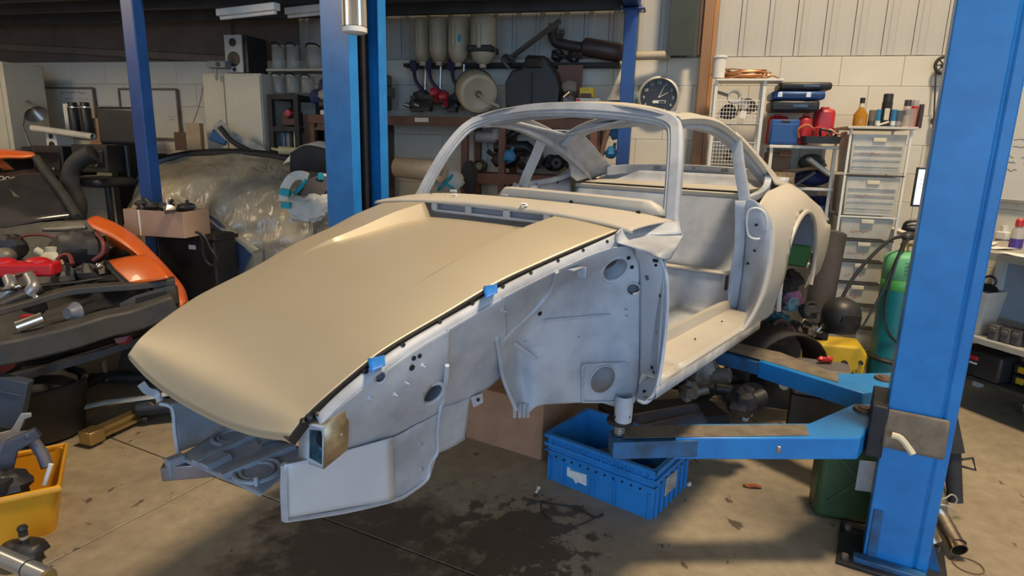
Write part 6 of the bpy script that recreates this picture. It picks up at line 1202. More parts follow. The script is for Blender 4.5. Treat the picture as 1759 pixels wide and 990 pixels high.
# exhaust pipe and parts on the wall ledge, strut
M_exh = mat('sooty_pipe', (.045, .035, .03), .55, var=.3)
P = [wl(*p, .15) for p in ((951, 42), (949, 58), (955, 72), (968, 76), (990, 80), (1010, 82))]; t = thing('exhaust_pipe', 'sooty bent exhaust pipe with silencer lying on the wall ledge', 'exhaust', P[0]); c = P[0]
MB().tube([p-c for p in spline(P, 5)], .042, 12).build('bend', M_exh, t); a_, b_ = wl(1003, 80, .15)-c, wl(1070, 92, .15)-c; MB().lathe([(.04, -.02), (.07, 0), (.075, .03), (.075, (b_-a_).length-.03), (.06, (b_-a_).length), (.035, (b_-a_).length+.02)], a_, 20, b_-a_).build('silencer', mat('sooty_brown', (.075, .05, .042), .5, .3), t)
MB().tube([wl(962, 75, .12)-c, wl(966, 58, .12)-c], .012, 6).build('hanger', M_exh, t); MB().box(wl(965, 55, .12)-c, (.05, .04, .035)).build('hanger_rubber', M_blk, t)
for i, (px, py, rr, lab) in enumerate(((965, 106, .07, 'black upright pump on the wall ledge under the exhaust pipe'), (985, 106, .07, 'black coupling on the wall ledge under the exhaust pipe'), (1020, 106, .08, 'dark grey hub on the wall ledge under the silencer'), (1062, 105, .06, 'greyish bracket on the wall ledge beside the blue post'))):
    rr *= .75; t, s = wt('ledge_part', lab, 'part', px, py, .12, 'parts on the wall ledge'); MB().ball((0, 0, rr*.9), (rr*1.1, rr*.8, rr*.9), 12, 8, .2).build('casting', (M_blk, M_blk, mat('parts_grey', (.16, .14, .14)), mat('parts_pale', (.30, .27, .25), .5))[i], t, smooth=25); MB().cyl((0, -.03, rr), (rr*1.5, -.05, rr*.6), rr*.3, n=10).build('spigot', M_eng, t)
MB_l = MB(); a2, b2 = wa(wl(700, 111, .1)), wa(wl(1066, 106, .1)); zl = (wl(800, 112, .1).z+wl(1060, 107, .1).z)/2; MB_l.box(((a2+b2)/2, -.09, zl-.015), (b2-a2, .2, .03)); o = one('wall_ledge', MB_l, M_blk2, 'thin black ledge on top of the white blockwork', 'ledge', WP, RZW)
t, s = wt('cardboard_tube', 'pale cardboard tube lying on the blockwork right of the blue post', 'tube', 1112, 97, .12); MB().pipe((-32*s, -.02, 0), (38*s, .02, .012), .034, .028).build('tube', mat('tube_card', (.42, .35, .25), .7), t)
# clock
t, s = wt('wall_clock', 'round black-faced wall clock with silver rim above the car roof', 'clock', 1131, 168, .02); R_ = 35*s; c0 = V((0, 0, 0))
MB().lathe([(R_*.86, .035), (R_*.9, .05), (R_, .04), (R_, 0), (R_*.84, 0)], (0, .0, 0), 48, (0, -1, 0)).build('rim', mat('brushed_silver', (.72, .69, .63), .38, .55), t); MB().cyl((0, 0, 0), (0, -.015, 0), R_*.88, n=48).build('face', M_blk, t)
for k in range(1, 13): an = pi/2-k*pi/6; text('numeral', str(k), R_*.2, M_paper, t, (R_*.70*cos(an), -.017, R_*.70*sin(an)))
for an, ln, wd in ((rad(90-25), .66, .014), (rad(90-62), .5, .02)): MB().prism([(-wd*R_, 0), (wd*R_, 0), (wd*R_*.4, ln*R_), (-wd*R_*.4, ln*R_)], -.022, -.019, 'xz').build('hand', M_paper, t, fix=True).rotation_euler = (0, -(an-pi/2), 0)
MB().box((R_*.05, -.018, -R_*.2), (R_*.62, .004, R_*.13)).build('date_window', M_paper, t); MB().box((R_*.18, -.021, -R_*.2), (R_*.3, .003, R_*.08)).build('date_print', M_blk, t)
# engine parts on the lower brown shelf seen through the shell
spec = ((822, 296, .10, mat('parts_brass', (.30, .24, .15), .35, .6, var=.5, scale=15), 'brass-coloured carburettor at the left end of the lower shelf'), (868, 289, .15, M_eng, 'dark gearbox casing on the lower shelf with a blue rag'), (907, 291, .14, M_eng, 'black axle tube on the lower shelf in the middle'), (952, 297, .13, M_eng, 'black gearbox tail on the lower shelf behind the door pillar'), (990, 304, .12, M_blk2, 'dark bell housing at the right end of the lower shelf'))
for i, (px, py, rr, m_, lab) in enumerate(spec):
    rr *= .64; t, s = wt('engine_part', lab, 'engine part', px, py, .28, 'engine parts on the lower shelf'); MB().ball((0, 0, rr*.8), (rr*1.3, rr*.9, rr*.8), 14, 9, .16).build('casing', m_, t, smooth=25); MB().lathe([(rr*.5, -.02), (rr*.55, 0), (rr*.5, .03), (rr*.2, .03)], (rr*.4, -rr*.8, rr*.8), 16, (0, -1, .1)).build('flange', m_, t); MB().cyl((-rr, 0, rr), (-rr*1.6, -.03, rr*1.5), rr*.2, n=10).build('stub', m_, t)
P = [wl(*p, .25) for p in ((905, 285), (880, 260), (866, 243), (892, 225), (912, 217), (922, 235), (930, 270))]; c = P[0].copy(); m = MB(); m.tube([p-c for p in spline(P[1:5], 2)], .026, 8); m.tube([p-c for p in P[4:]], .02, 8); m.tube([p-c for p in (wl(850, 252, .25), wl(905, 252, .25), wl(912, 260, .25))], .05, 10); one('wiper_linkage', m, M_blk, 'black angled linkage standing on the dark gearbox', 'linkage', c)
w1('hand_lamp', lambda b, s: [b.cyl((-.16, 0, 0), (.02, 0, 0), .05, n=12), b.cyl((.02, 0, -.02), (.02, 0, .07), .055, n=12)], mat('parts_pale', (.3, .27, .25)), 'grey cylinder held up by the black linkage', 'cylinder', 850, 237, .3)
for i, (px, py, oo, rr) in enumerate(((875, 268, .48, .05), (1036, 208, .42, .0), (1060, 228, .45, .055), (1058, 262, .45, .05))):
    if rr: w1('blue_glove', lambda b, s: [b.ball((0, 0, 0), (rr, rr*.6, rr), 10, 7, .25), b.cyl((rr*.3, 0, rr*.5), (rr*.6, 0, rr*1.5), rr*.25, n=8)], mat('glove_blue', (.02, .17, .36), .5), ('blue rag on the dark gearbox', '', 'upper blue glove hanging beside the blue mezzanine post', 'lower blue glove hanging beside the blue mezzanine post')[i], 'glove', px, py, oo, 'blue gloves', smooth=30)
w1('wall_strap', lambda b, s: [b.tube(spline([(0, 0, 0), (-.04, 0, -.12), (-.06, 0, -.3)], 4), .02, 8), b.box((-.10, .05, -.15), (.04, .03, .3))], mat('strap_brown', (.16, .09, .06), .7), 'black and brown strap hanging near the blue gloves', 'strap', 1047, 222, .42)
w1('paper_roll', lambda b, s: [b.pipe((-.25, 0, .07), (.12, -.08, .05), .075, .03)], mat('roll_tan', (.46, .36, .25), .7), 'tan paper roll lying behind the windscreen pillar', 'roll', 738, 306, 1.3)
t, s = wt('wrapped_part', 'white wrapped part with blue tape behind the cowl', 'wrapped part', 772, 326, 1.2); MB().ball((0, 0, .07), (.11, .07, .08), 14, 9, .12).build('wrap', M_wrap, t, smooth=25); MB().torus((0, 0, .08), .085, .012, (.6, -.2, .6), 18, 6).build('tape', M_teal, t); MB().torus((-.02, -.01, .06), .088, .010, (-.6, -.2, .6), 18, 6).build('tape', M_teal, t)
w1('black_bag', lambda b, s: [b.ball((0, 0, .12), (.07, .06, .13), 12, 9, .1)], M_blk2, 'black slender bag standing below the lower shelf upright', 'bag', 806, 332, .9, smooth=30)
# ================================================================ right part of the back wall
# wooden post strips in front of the column
P0, P1 = wl(1199, 238, .10), wl(1228, -5, .06); t = thing('wooden_post', 'brown timber post with bright edge running up the back wall', 'post', V((P0.x, P0.y, 0)), RZW); h = 3.6
M_ww = mat('warm_wood', (.34, .18, .085), .6, var=.2, scale=3, stretch=(1, 1, .2))
MB().box((0, 0, h/2), (.075, .08, h)).build('main_strip', M_ww, t, bevel=.003); MB().box((.055, .01, h/2), (.03, .05, h)).build('edge_strip', mat('wood_orange', (.42, .20, .07), .5), t, bevel=.003); MB().box((-.05, .02, 2.7), (.03, .06, .55)).build('short_strip', M_rust, t)
# wire basket rack
aL, aR = wa(wl(1196, 300, .42)), wa(wl(1314, 140, .40)); t = thing('wire_rack', 'white wire basket rack against the back wall', 'rack', WP, RZW); M_ww2 = mat('white_wire', (.72, .70, .64), .45, var=.05)
zt = wl(1260, 140, .4).z; aL = wa(wl(1231, 145, .42))
for a_ in (aL, aR):
    for o_ in (.22, .42): MB().box((a_, -o_, zt/2), (.022, .022, zt)).build('upright', M_ww2, t)
MB().box(((aL+aR)/2+.06, -.33, zt+.008), (aR-aL+.13, .24, .016)).build('top_board', M_whitep, t, bevel=.003)
for zpx in (212, 283):
    zb = wl(1260, zpx, .42).z; bsk = MB(); hh = .17
    nx, nz = 15, 6
    for i in range(nx+1): a_ = aL+(aR-aL)*i/nx; bsk.cyl((a_, -.40, zb), (a_, -.40, zb+hh), .0022, n=4, cap=False); bsk.cyl((a_, -.40, zb), (a_, -.08, zb), .0022, n=4, cap=False)
    for i in range(nz+1): z_ = zb+hh*i/nz; bsk.cyl((aL, -.40, z_), (aR, -.40, z_), .0026 if i < nz else .005, n=4, cap=False)
    for i in range(5): o_ = .08+.08*i; bsk.cyl((aL, -o_, zb), (aR, -o_, zb), .0022, n=4, cap=False)
    bo = bsk.build('wire_basket', M_ww2, t); bo['kind'] = 'stuff'
for i, (px, py, lab, m_) in enumerate(((1258, 206, 'dark coiled part in the upper wire basket', M_eng), (1285, 205, 'brown hose part in the upper wire basket beside the white tag', mat('part_rust', (.14, .08, .05), .6)), (1258, 280, 'black ribbed part in the lower wire basket', M_eng))):
    w1('basket_part', lambda b, s: [b.ball((0, 0, .05), (.075, .06, .042), 12, 8, .12), b.torus((0, -.02, .06), .05, .013, (0, -1, .3), 16, 6)], m_, lab, 'part', px, py, .28, 'parts in the wire baskets', smooth=25)
w1('paper_tag', lambda b, s: b.box((0, 0, 6*s), (10*s, .004, 12*s), ry=.15), M_paper, 'white paper tag hanging in the upper wire basket', 'tag', 1276, 203, .43)
t, s = wt('pipe_elbow', 'white plastic pipe elbow standing above the upper wire basket', 'pipe', 1262, 178, .36); MB().pipe((0, -.06, .02), (0, .06, .02), 11*s, 8*s, 22).build('socket', M_whitep, t); MB().cyl((.03, 0, .0), (.10, .0, -.06), .03, n=14).build('branch', M_whitep, t); MB().cyl((-.04, 0, .03), (-.14, .0, .06), .012, n=8).build('spigot', mat('grey_spigot', (.3, .28, .25), .5), t)
t, s = wt('plastic_bucket', 'white plastic tub on the wire rack beside the timber post', 'bucket', 1242, 136, .32); MB().lathe([(0, 0), (10*s, 0), (11.5*s, 34*s), (12.2*s, 34*s), (12.2*s, 36*s), (0, 36*s)], n=24).build('tub', M_whitep, t); MB().torus((0, 0, 33*s), 11.9*s, .005, n=24, k=6).build('lid_rim', M_whitep, t)
m = MB(); P = wl(1278, 137, .3)
for k in range(14):
    r = .06+.06*random.random(); ph = random.random()*6; m.tube([V((1.5*(r+.02)*cos(2*pi*i/14)+random.uniform(-.01, .01), .7*r*sin(2*pi*i/14), .015+.004*k+.01*sin(i+ph))) for i in range(14)], .004, 5, closed=True)
m.tube(spline([V(p) for p in ((-.1, 0, .03), (-.2, 0, .06), (-.27, 0, .02))], 4), .004, 5); m.tube(spline([V(p) for p in ((-.05, 0, .03), (-.18, 0, .1), (-.22, 0, .08))], 4), .004, 5); m.tube(spline([V(p) for p in ((.1, 0, .04), (.2, 0, .03), (.25, -.05, .0))], 4), .005, 5)
o = one('copper_pipe_coil', m, mat('copper', (.42, .19, .09), .35, .7), 'tangled coil of copper pipe on top of the wire rack', 'coil', P, RZW)
# white shelves with tool cases
sa0, sa1 = wa(wl(1322, 250, .42)), wa(wl(1462, 226, .62))-.018; t = thing('white_shelving', 'white shelving between the wire rack and the drawer tower', 'shelving', WP, RZW); zs = [wl(1385, 250, .42).z, wl(1390, 322, .42).z, wl(1390, 456, .42).z]
for z in zs: MB().box(((sa0+sa1)/2, -.21, z-.012), (sa1-sa0, .42, .022)).build('shelf', M_whitep, t, bevel=.003)
for a_ in (sa0+.02, sa1-.02):
    for o_ in (.03, .39): MB().box((a_, -o_, zs[0]/2), (.022, .022, zs[0])).build('upright', M_ww2, t)
M_cred = mat('case_red', (.46, .02, .025), .4, var=.08); M_cblue = mat('case_blue', (.012, .07, .26), .4, var=.1)
def case(px0, py0, px1, py1, o, dep, m, lab, grp, handle=True, bev=.012, rz=0):
    t, s, w, h = wbox('tool_case', lab, 'tool case', px0, py0, px1, py1, o, dep, m, grp, bev, rz)
    if handle == 'v': MB().box((0, dep/2, h+.008), (w*.4, dep*.3, .016)).build('handle', m, t, bevel=.005)
    elif handle:
        MB().box((0, -.003, h*.5), (w*.98, .006, .005)).build('seam', M_blk2, t)
    return t, s, w, h
case(1316, 201, 1350, 249, .28, .12, M_cred, 'red moulded tool case at the left of the shelf behind the blue case', 'tool cases on the shelf', 'v', .03)
case(1370, 201, 1391, 249, .36, .12, M_cred, 'red tool case standing right of the upright blue case', 'tool cases on the shelf', 'v', .03)
case(1408, 189, 1440, 246, .24, .14, M_cred, 'biggest red tool case at the back right of the shelf', 'tool cases on the shelf', 'v', .03)
t, s, w, h = case(1322, 208, 1368, 250, .40, .09, M_cblue, 'upright blue tool case in front of the red cases', 'tool cases on the shelf', False, .008); MB().box((0, -.002, h*.93), (w*.28, .02, h*.08)).build('handle_slot', M_blk, t, bevel=.003); MB().box((0, -.004, h*.45), (w*.9, .006, h*.75)).build('moulded_panel', M_cblue, t, bevel=.003)
for i, (x0, y0, x1, y1, m_, lab) in enumerate(((1326, 173, 1404, 191, M_blk, 'lowest black tool case of the stack lying on the red cases'), (1328, 157, 1414, 171, M_cblue, 'blue tool case with two silver latches in the lying stack'), (1328, 141, 1412, 154, M_blk, 'topmost black tool case of the lying stack'))):
    t, s, w, h = case(x0, y0, x1, y1, .38, .3, m_, lab, 'stacked tool cases', True, .018)
    if i == 1:
        for sx in (-.35, .18): MB().box((w*sx, -.005, h*.55), (w*.09, .012, h*.6)).build('latch', mat('brushed_silver', (.66, .63, .58)), t, bevel=.002)
    else: MB().box((w*.1, -.004, h*.5), (w*.3, .008, h*.25)).build('label_recess', mat('gloss_black', (.015, .015, .017)), t)
t, s = wt('cable_tray', 'black tray of coloured jump leads at the right end of the red case shelf', 'tray', 1424, 252, .42); MB().tub(56*s, .2, .05, .006, .95, 2, .01).build('tray', M_blk, t)
for k, (x, m_) in enumerate(((-.10, mat('lead_orange', (.52, .16, .06), .5)), (0, M_cred), (.05, M_blk), (.11, mat('lead_peach', (.55, .27, .15), .5)))): MB().tube(spline([(x-.05, 0, .04), (x-.06, -.02, .10), (x, -.02, .13-.02*k), (x+.06, 0, .08), (x+.03, .02, .04)], 5), .009, 6).build('lead', m_, t)
# second shelf clutter
t, s, w, h = wbox('open_carton', 'brown open carton at the left of the second white shelf', 'carton', 1314, 264, 1352, 318, .25, .2, mat('card_dark', (.20, .13, .085), .8)); MB().box((w*.2, -.05, h), (w*.5, .1, .005), rx=.4).build('flap', M_card, t)
t, s, w, h = wbox('book', 'brown patterned book standing on the second white shelf', 'book', 1342, 297, 1376, 320, .42, .03, mat('book_tan', (.30, .22, .13), .7, var=.5, scale=30), bevel=.003); MB().box((0, -.003, h/2), (w*.9, .004, h*.85)).build('cover_print', mat('book_print', (.34, .25, .14), .6, var=.5, scale=45), t)
w1('white_spine_book', lambda b, s: [b.box((0, 0, .05), (.02, .1, .16), ry=.9)], M_blk, 'black notebook with white edge leaning on the second shelf', 'book', 1380, 318, .40)
w1('plastic_lid', lambda b, s: b.box((0, 0, .05), (.20, .12, .03), ry=.62), mat('lid_grey', (.52, .50, .46), .5), 'pale grey plastic lid tilted on the blue bag', 'tray', 1408, 298, .40, bevel=.008)  # loose plastic lid, tilted on the bag
w1('blue_bag', lambda b, s: [b.ball((0, .05, .06), (.13, .10, .06), 16, 10, .08)], mat('bag_navy', (.02, .03, .12), .6), 'navy blue bag at the right of the second white shelf', 'bag', 1416, 321, .30, smooth=30)
w1('grey_helmet', lambda b, s: [b.ball((0, .06, .085), (.10, .09, .07), 18, 12)], mat('helmet_green', (.06, .075, .075), .4), 'dark grey rounded visor behind the navy blue bag', 'visor', 1396, 304, .24)
w1('small_white_box', lambda b, s: b.box((0, 0, .035), (.09, .08, .07)), M_paper, 'small white box at the right end of the second shelf', 'box', 1441, 293, .40, bevel=.003)
w1('wood_strips', lambda b, s: [b.box((-.02, 0, .02), (.3, .03, .02), ry=-.12), b.box((.02, .04, .03), (.26, .03, .02), ry=-.2)], M_ww, 'brown wooden strips lying behind the patterned book', 'strips', 1378, 295, .25)
# blue open bins under the second shelf
for i in range(4):
    px = 1354+19*i; t, s = wt('parts_bin', ('leftmost', 'second', 'third', 'rightmost')[i]+' dark blue parts bin below the second white shelf', 'bin', px, 371, .40, 'blue parts bins'); w, h = 17*s, 24*s
    m = MB(); m.prism([(0, 0), (.18, 0), (.18, h*1.3), (.06, h*1.3), (0, h*.7)], -w/2, -w/2+.004, 'yz'); m.prism([(0, 0), (.18, 0), (.18, h*1.3), (.06, h*1.3), (0, h*.7)], w/2-.004, w/2, 'yz'); m.box((0, .003, h*.35), (w, .006, h*.7)); m.box((0, .178, h*.65), (w, .005, h*1.3)); m.box((0, .09, .003), (w, .18, .006)); m.build('bin', mat('bin_blue', (.018, .018, .16), .45), t); MB().box((0, -.004, h*.55), (w*.5, .008, .012)).build('label_lip', mat('bin_blue', (.018, .018, .16)), t)
MB().box(((sa0+sa1)/2, -.21, wl(1400, 373, .4).z-.012), (sa1-sa0, .42, .02)).build('shelf', M_whitep, bpy.data.objects['white_shelving'], bevel=.003)
# lowest shelf things (seen under the wheel arch)
w1('green_crate', lambda b, s: [b.box((0, .1, .12), (.26, .25, .24), ry=.1), b.box((.02, -.03, .22), (.2, .04, .03))], mat('crate_green', (.015, .10, .045), .5), 'green plastic toolbox under the wheel arch on the lowest shelf', 'toolbox', 1356, 460, .55, bevel=.012)
t, s, w, h = wbox('cream_tub', 'small cream tub on the lowest shelf beside the green toolbox', 'tub', 1377, 435, 1398, 466, .5, .12, mat('tub_cream', (.50, .44, .34), .6)); MB().box((0, 0, h), (w*1.06, .14, .012)).build('rim', mat('tub_cream', (.5, .44, .34)), t)
# drawer tower
TB = wl(1493, 640, .62); zt = wl(1520, 222, .62).z; s = mpp(wl(1510, 300, .62)); at0, at1 = wa(wl(1462, 226, .62)), wa(wl(1566, 226, .62))
t = thing('drawer_tower', 'white frame tower of clear plastic drawers against the back wall', 'drawer tower', WP, RZW); wT = at1-at0; cT = (at0+at1)/2
M_drw = mat('clear_drawer', (.60, .57, .49), .35, var=.14, scale=9)
for a_ in (at0, at1):
    for o_ in (.22, .62): MB().box((a_, -o_, zt/2), (.016, .016, zt)).build('upright', M_ww2, t)
MB().box((cT, -.42, zt+.008), (wT+.06, .46, .018)).build('top_board', mat('top_cream', (.60, .56, .47), .5), t, bevel=.003)
levels = [wl(1505, y, .62).z for y in (228, 302, 374, 414, 451, 489, 527, 566, 606)]
for k in range(8):
    z1, z0 = levels[k]-.012, levels[k+1]+.012; h = z1-z0; big = k < 2
    d = MB(); d.tub(wT-.03, .38, h, .006, .93, 2, .012); do = d.build('drawer', M_drw, t, smooth=30); do.location = (cT, -.425, z0)
    if big:
        for q in range(5): MB().box((0, -.194, h*(.12+.15*q)), (wT*.80, .008, .006)).build('front_rib', M_drw, do)
    MB().box((0, -.198, h*.86), (wT*.22, .012, h*.10 if big else h*.2)).build('handle', mat('handle_cream', (.68, .60, .44), .5), do, bevel=.003)
    m = MB(); scribble(m, -wT*.28, h*.5 if big else h*.3, wT*.13, h*.07 if big else h*.14, -.2, 7); scribble(m, -wT*.12, h*.5 if big else h*.3, wT*.15, h*.07 if big else h*.14, -.2, 8); m.build('handwritten_label', M_red, do)
    m = MB().box((cT, -.62, levels[k+1]), (wT, .016, .012)); m.build('drawer_rail', M_ww2 if k in (1,) else mat('rail_dark', (.06, .055, .05), .6), t)
# bottles and cans on the tower top
zc_ = zt+.0175
def onT(px, o): q = wl(px, 214, o); return WPT(wa(q), o, zc_)
sT = mpp(onT(1510, .5))
t = thing('spirit_bottle', 'amber glass bottle with black cap at the left of the drawer tower top', 'bottle', onT(1476, .5)); h = 48*sT
MB().lathe([(0, 0), (10.5*sT, 0), (11*sT, .006), (11*sT, h*.42), (5*sT, h*.62), (4*sT, h*.68), (4*sT, h*.82), (0, h*.82)], n=20).build('bottle', mat('amber', (.42, .19, .02), .15, var=.15), t); MB().lathe([(4.2*sT, h*.64), (4.2*sT, h*.8)], n=14).build('neck_label', mat('neck_cream', (.68, .62, .45), .6), t); MB().lathe([(4*sT, h*.8), (4*sT, h), (0, h)], n=14).build('cap', M_blk, t)
cans = ((1496, 28, 6.5, (.16, .14, .12), (.05, .05, .05), 'dark squat can right of the amber bottle', 0), (1505, 29, 4.5, (.03, .22, .42), (.7, .7, .68), 'blue and white slim can left of the tall black aerosol', 0), (1519, 55, 9.5, (.025, .022, .022), (.03, .03, .03), 'tall black aerosol with cream label in the middle of the tower top', 1), (1531, 29, 4.5, (.03, .2, .42), (.7, .7, .68), 'blue and white slim can right of the tall black aerosol', 0), (1543, 28, 7, (.10, .12, .16), (.3, .3, .3), 'dark blue tin with pale print on the tower top', 0), (1554, 47, 7, (.62, .48, .46), (.04, .04, .05), 'pink and blue aerosol standing at the back of the tower top', 1), (1567, 47, 6.5, (.50, .02, .04), (.35, .34, .32), 'red aerosol with grey cap on the tower top', 1), (1576, 40, 5, (.06, .04, .035), (.04, .03, .03), 'dark brown aerosol at the right end of the tower top', 1))
for i, (px, hh, r, c1, c2, lab, kind) in enumerate(cans):
    o_ = .50 if i not in (5, 6, 7) else .40; t = thing('spray_can', lab, 'can', onT(px, o_), 0, 'cans on the drawer tower'); h, r = hh*sT, r*sT*.86
    MB().lathe([(0, 0), (r, 0), (r, h*(.74 if kind else .96)), (r*.9, h*(.78 if kind else 1)), (0, h*(.78 if kind else 1))], n=18).build('can', mat('can%d' % i, c1, .35, .2), t)
    if kind: MB().lathe([(r*.92, h*.77), (r*.92, h*.98), (r*.8, h), (0, h)], n=18).build('cap', mat('cap%d' % i, c2, .4), t)
    else: MB().lathe([(r*1.01, h*.1), (r*1.01, h*.35)], n=18).build('band', mat('cap%d' % i, c2, .4), t)
    if i == 2: MB().box((-.012, -r*.93, h*.38), (r*1.0, .012, h*.35)).build('label', mat('label_cream', (.62, .58, .46), .6), t, bevel=.003)
    if i == 5: MB().lathe([(r*1.01, h*.45), (r*1.01, h*.62)], n=18).build('blue_band', mat('band_blue', (.03, .06, .25), .4), t)
t = thing('clear_cup', 'clear plastic cup in front of the red aerosol on the tower top', 'cup', onT(1562, .58)); MB().lathe([(0, .003), (8*sT, .003), (9.5*sT, 29*sT), (9*sT, 29*sT), (7.6*sT, .006)], n=20).build('cup', M_clear, t); MB().torus((0, 0, 29*sT), 9.3*sT, .003, n=20, k=6).build('rim', M_clear, t)
m = MB(); m.cyl((0, 0, .005), (.07, .0, .03), .006, n=8); one('marker_pen', m, M_whitep, 'white pen leaning against the tall black aerosol', 'pen', onT(1507, .60), RZW)
# pulley cable on wall
t, s = wt('wall_pulley', 'black pulley and cord on the white wall left of the near lift post', 'pulley', 1622, 112, .06)
MB().torus((0, 0, 0), .06, .012, (0, -1, 0), 24, 8).build('pulley_wheel', M_blk, t); MB().cyl((0, -.01, 0), (0, .02, 0), .02, n=12).build('hub', M_blk, t)
for k in range(4): MB().box((0, 0, 0), (.11, .008, .008), ry=k*pi/4).build('spoke', M_blk, t)
c = wl(1622, 112, .06); MB().tube([Matrix.Rotation(TH, 3, 'Z') @ (p-c) for p in spline([wl(*p, .06) for p in ((1608, 112), (1606, 160), (1604, 205), (1600, 240), (1592, 285))], 4)], .006, 6).build('cord', M_blk, t); q = Matrix.Rotation(TH, 3, 'Z') @ (wl(1607, 208, .06)-c); MB().lathe([(0, .03), (.03, .025), (.03, -.02), (0, -.03)], q, 16, (0, -1, 0)).build('cord_reel', M_blk, t)
# computer screen on the bench
# ---------------------------------------------------------------- right bench and wall
BZ = 1.10; BL = fl(1604, 418, BZ); BR = fl(1759, 443, BZ); bd = (BR-BL).normalized(); rzb2 = math.atan2(bd.y, bd.x)
t = thing('workbench', 'long grey workbench with steel edge on the right behind the near post', 'bench', V((BL.x, BL.y, 0)), rzb2); LB = (BR-BL).length+1.0
MB().box((LB/2, .35, BZ-.02), (LB, .70, .04)).build('worktop', mat('bench_top', (.36, .33, .28), .6, var=.15), t, bevel=.003); MB().box((LB/2, -.008, BZ-.022), (LB, .012, .05)).build('steel_edge', mat('edge_steel', (.66, .64, .58), .3, .7), t, bevel=.002)
def onbench(px, py, off=.035):
    n = V((-bd.y, bd.x, 0)); d = ray(px, py); return CAM + d*((off+(V((BL.x, BL.y, 0))-CAM).dot(n))/d.dot(n))
zsl = onbench(1700, 590).z; zs2 = onbench(1700, 662).z
MB().box((LB/2, .35, zsl), (LB, .66, .03)).build('lower_shelf', mat('bench_top', (.36, .33, .28)), t); MB().box((LB/2, .035, zsl), (LB, .012, .045)).build('shelf_edge', mat('edge_white', (.66, .65, .60), .5), t)
MB().box((LB/2, .38, zs2-.012), (LB, .60, .024)).build('bottom_shelf', M_blk2, t)
for x in (.05, LB-.05):
    for y in (.10, .66): MB().box((x, y, (BZ-.04)/2), (.05, .05, BZ-.04)).build('leg', M_ww2, t)
MB().box((LB/2, .69, (zsl+BZ)/2), (LB, .012, BZ-zsl-.06)).build('back_board', mat('back_blue', (.40, .44, .50), .7), t)
Rb = Matrix.Rotation(rzb2, 3, 'Z'); B0 = V((BL.x, BL.y, 0))
def onb(px, py, z=1.02): return fl(px, py, z)
def bthing(name, label, cat, px, py, z=BZ+.001, group=None): P = fl(px, py, z); return thing(name, label, cat, P, rzb2, group), mpp(P)
# monitor
P = wl(1583, 398, .55); t = thing('computer_monitor', 'black framed computer monitor showing a white document', 'monitor', P, RZW-.05); s = mpp(P)
MB().box((0, 0, 75*s), (46*s, .03, 66*s)).build('bezel', M_blk, t, bevel=.004); MB().box((0, -.0165, 75*s), (41*s, .004, 59*s)).build('screen', mat('screen_white', (.8, .85, .9), .3, emit=(.80, .88, 1.0, .75)), t)
m = MB(); m.box((10*s, -.020, 96*s), (14*s, .002, 3*s)); m.build('heading', M_blk, t)
for k in range(3): MB().box((-2*s, -.020, (88-7*k)*s), (30*s, .002, .8*s)).build('text_line', mat('text_grey', (.5, .55, .6), .5), t)
MB().box((0, .02, 22*s), (.05, .02, 44*s)).build('stand', M_blk, t); MB().box((0, .0, .008), (.2, .16, .014)).build('foot', M_blk, t, bevel=.004)
# table under the monitor
P2 = wl(1583, 400, .55); t = thing('side_table', 'small pale table carrying the computer monitor', 'table', V((P2.x, P2.y, 0)), RZW); zt2 = P.z-.002
MB().box((0, .05, zt2-.015), (.30, .34, .028)).build('tabletop', M_whitep, t, bevel=.003)
for sx in (-1, 1):
    for y in (-.1, .2): MB().box((sx*.13, y, (zt2-.03)/2), (.03, .03, zt2-.03)).build('leg', M_ww2, t)
w1('headset', lambda b, s: [b.tube(spline([(-.08, 0, .02), (-.07, -.02, .07), (.0, -.03, .09), (.07, -.02, .07), (.08, 0, .02)], 4), .012, 8), b.ball((0, 0, .03), (.09, .05, .03), 12, 7)], M_blk, 'black headset on the small table below the monitor', 'headset', 1572, 400, .68)
# whiteboard on right wall
def rwp(px, py, o=.03):
    n = V((RD.y, -RD.x, 0)); n = n if n.dot(CAM-CR) > 0 else -n; d = ray(px, py); return CAM + d*((o-(CAM-CR).dot(n))/d.dot(n))
q0, q1 = rwp(1694, 342), rwp(1740, 134); zb, ztp = q0.z, q1.z; x0 = (q0-CR).dot(RD)
t = thing('whiteboard', 'large whiteboard with black notes on the right wall, cut by the frame edge', 'whiteboard', CR+RD*(x0+.45)+V((0, 0, zb)), RZR); w, h = .9, ztp-zb
MB().box((0, -.02, h/2), (w, .012, h)).build('board', mat('board_bright', (.70, .68, .62), .3, var=.03), t)
f = MB()
for c, d in (((0, -.024, 0), (w, .02, .02)), ((0, -.024, h), (w, .02, .02)), ((-w/2, -.024, h/2), (.02, .02, h)), ((w/2, -.024, h/2), (.02, .02, h))): f.box(c, d)
f.build('board_frame', mat('frame_alu', (.55, .53, .48), .4, .6), t); MB().box((-w/2, -.03, h), (.05, .03, .05)).build('corner_cap', M_blk, t, bevel=.008); MB().box((-w/2, -.03, 0), (.05, .03, .05)).build('corner_cap', M_blk, t, bevel=.008)
m = MB()
for z, xs in ((.93, (.1, .28)), (.62, (.22, )), (.50, (.12, .3)), (.44, (.12, )), (.36, (.02, .2)), (.31, (.04, .22)), (.25, (.06, .25))):
    for x in xs: scribble(m, -w/2+x*.9, h*z, .11, .016, -.027, 8)
m.build('handwriting', M_scr, t)['kind'] = 'stuff'
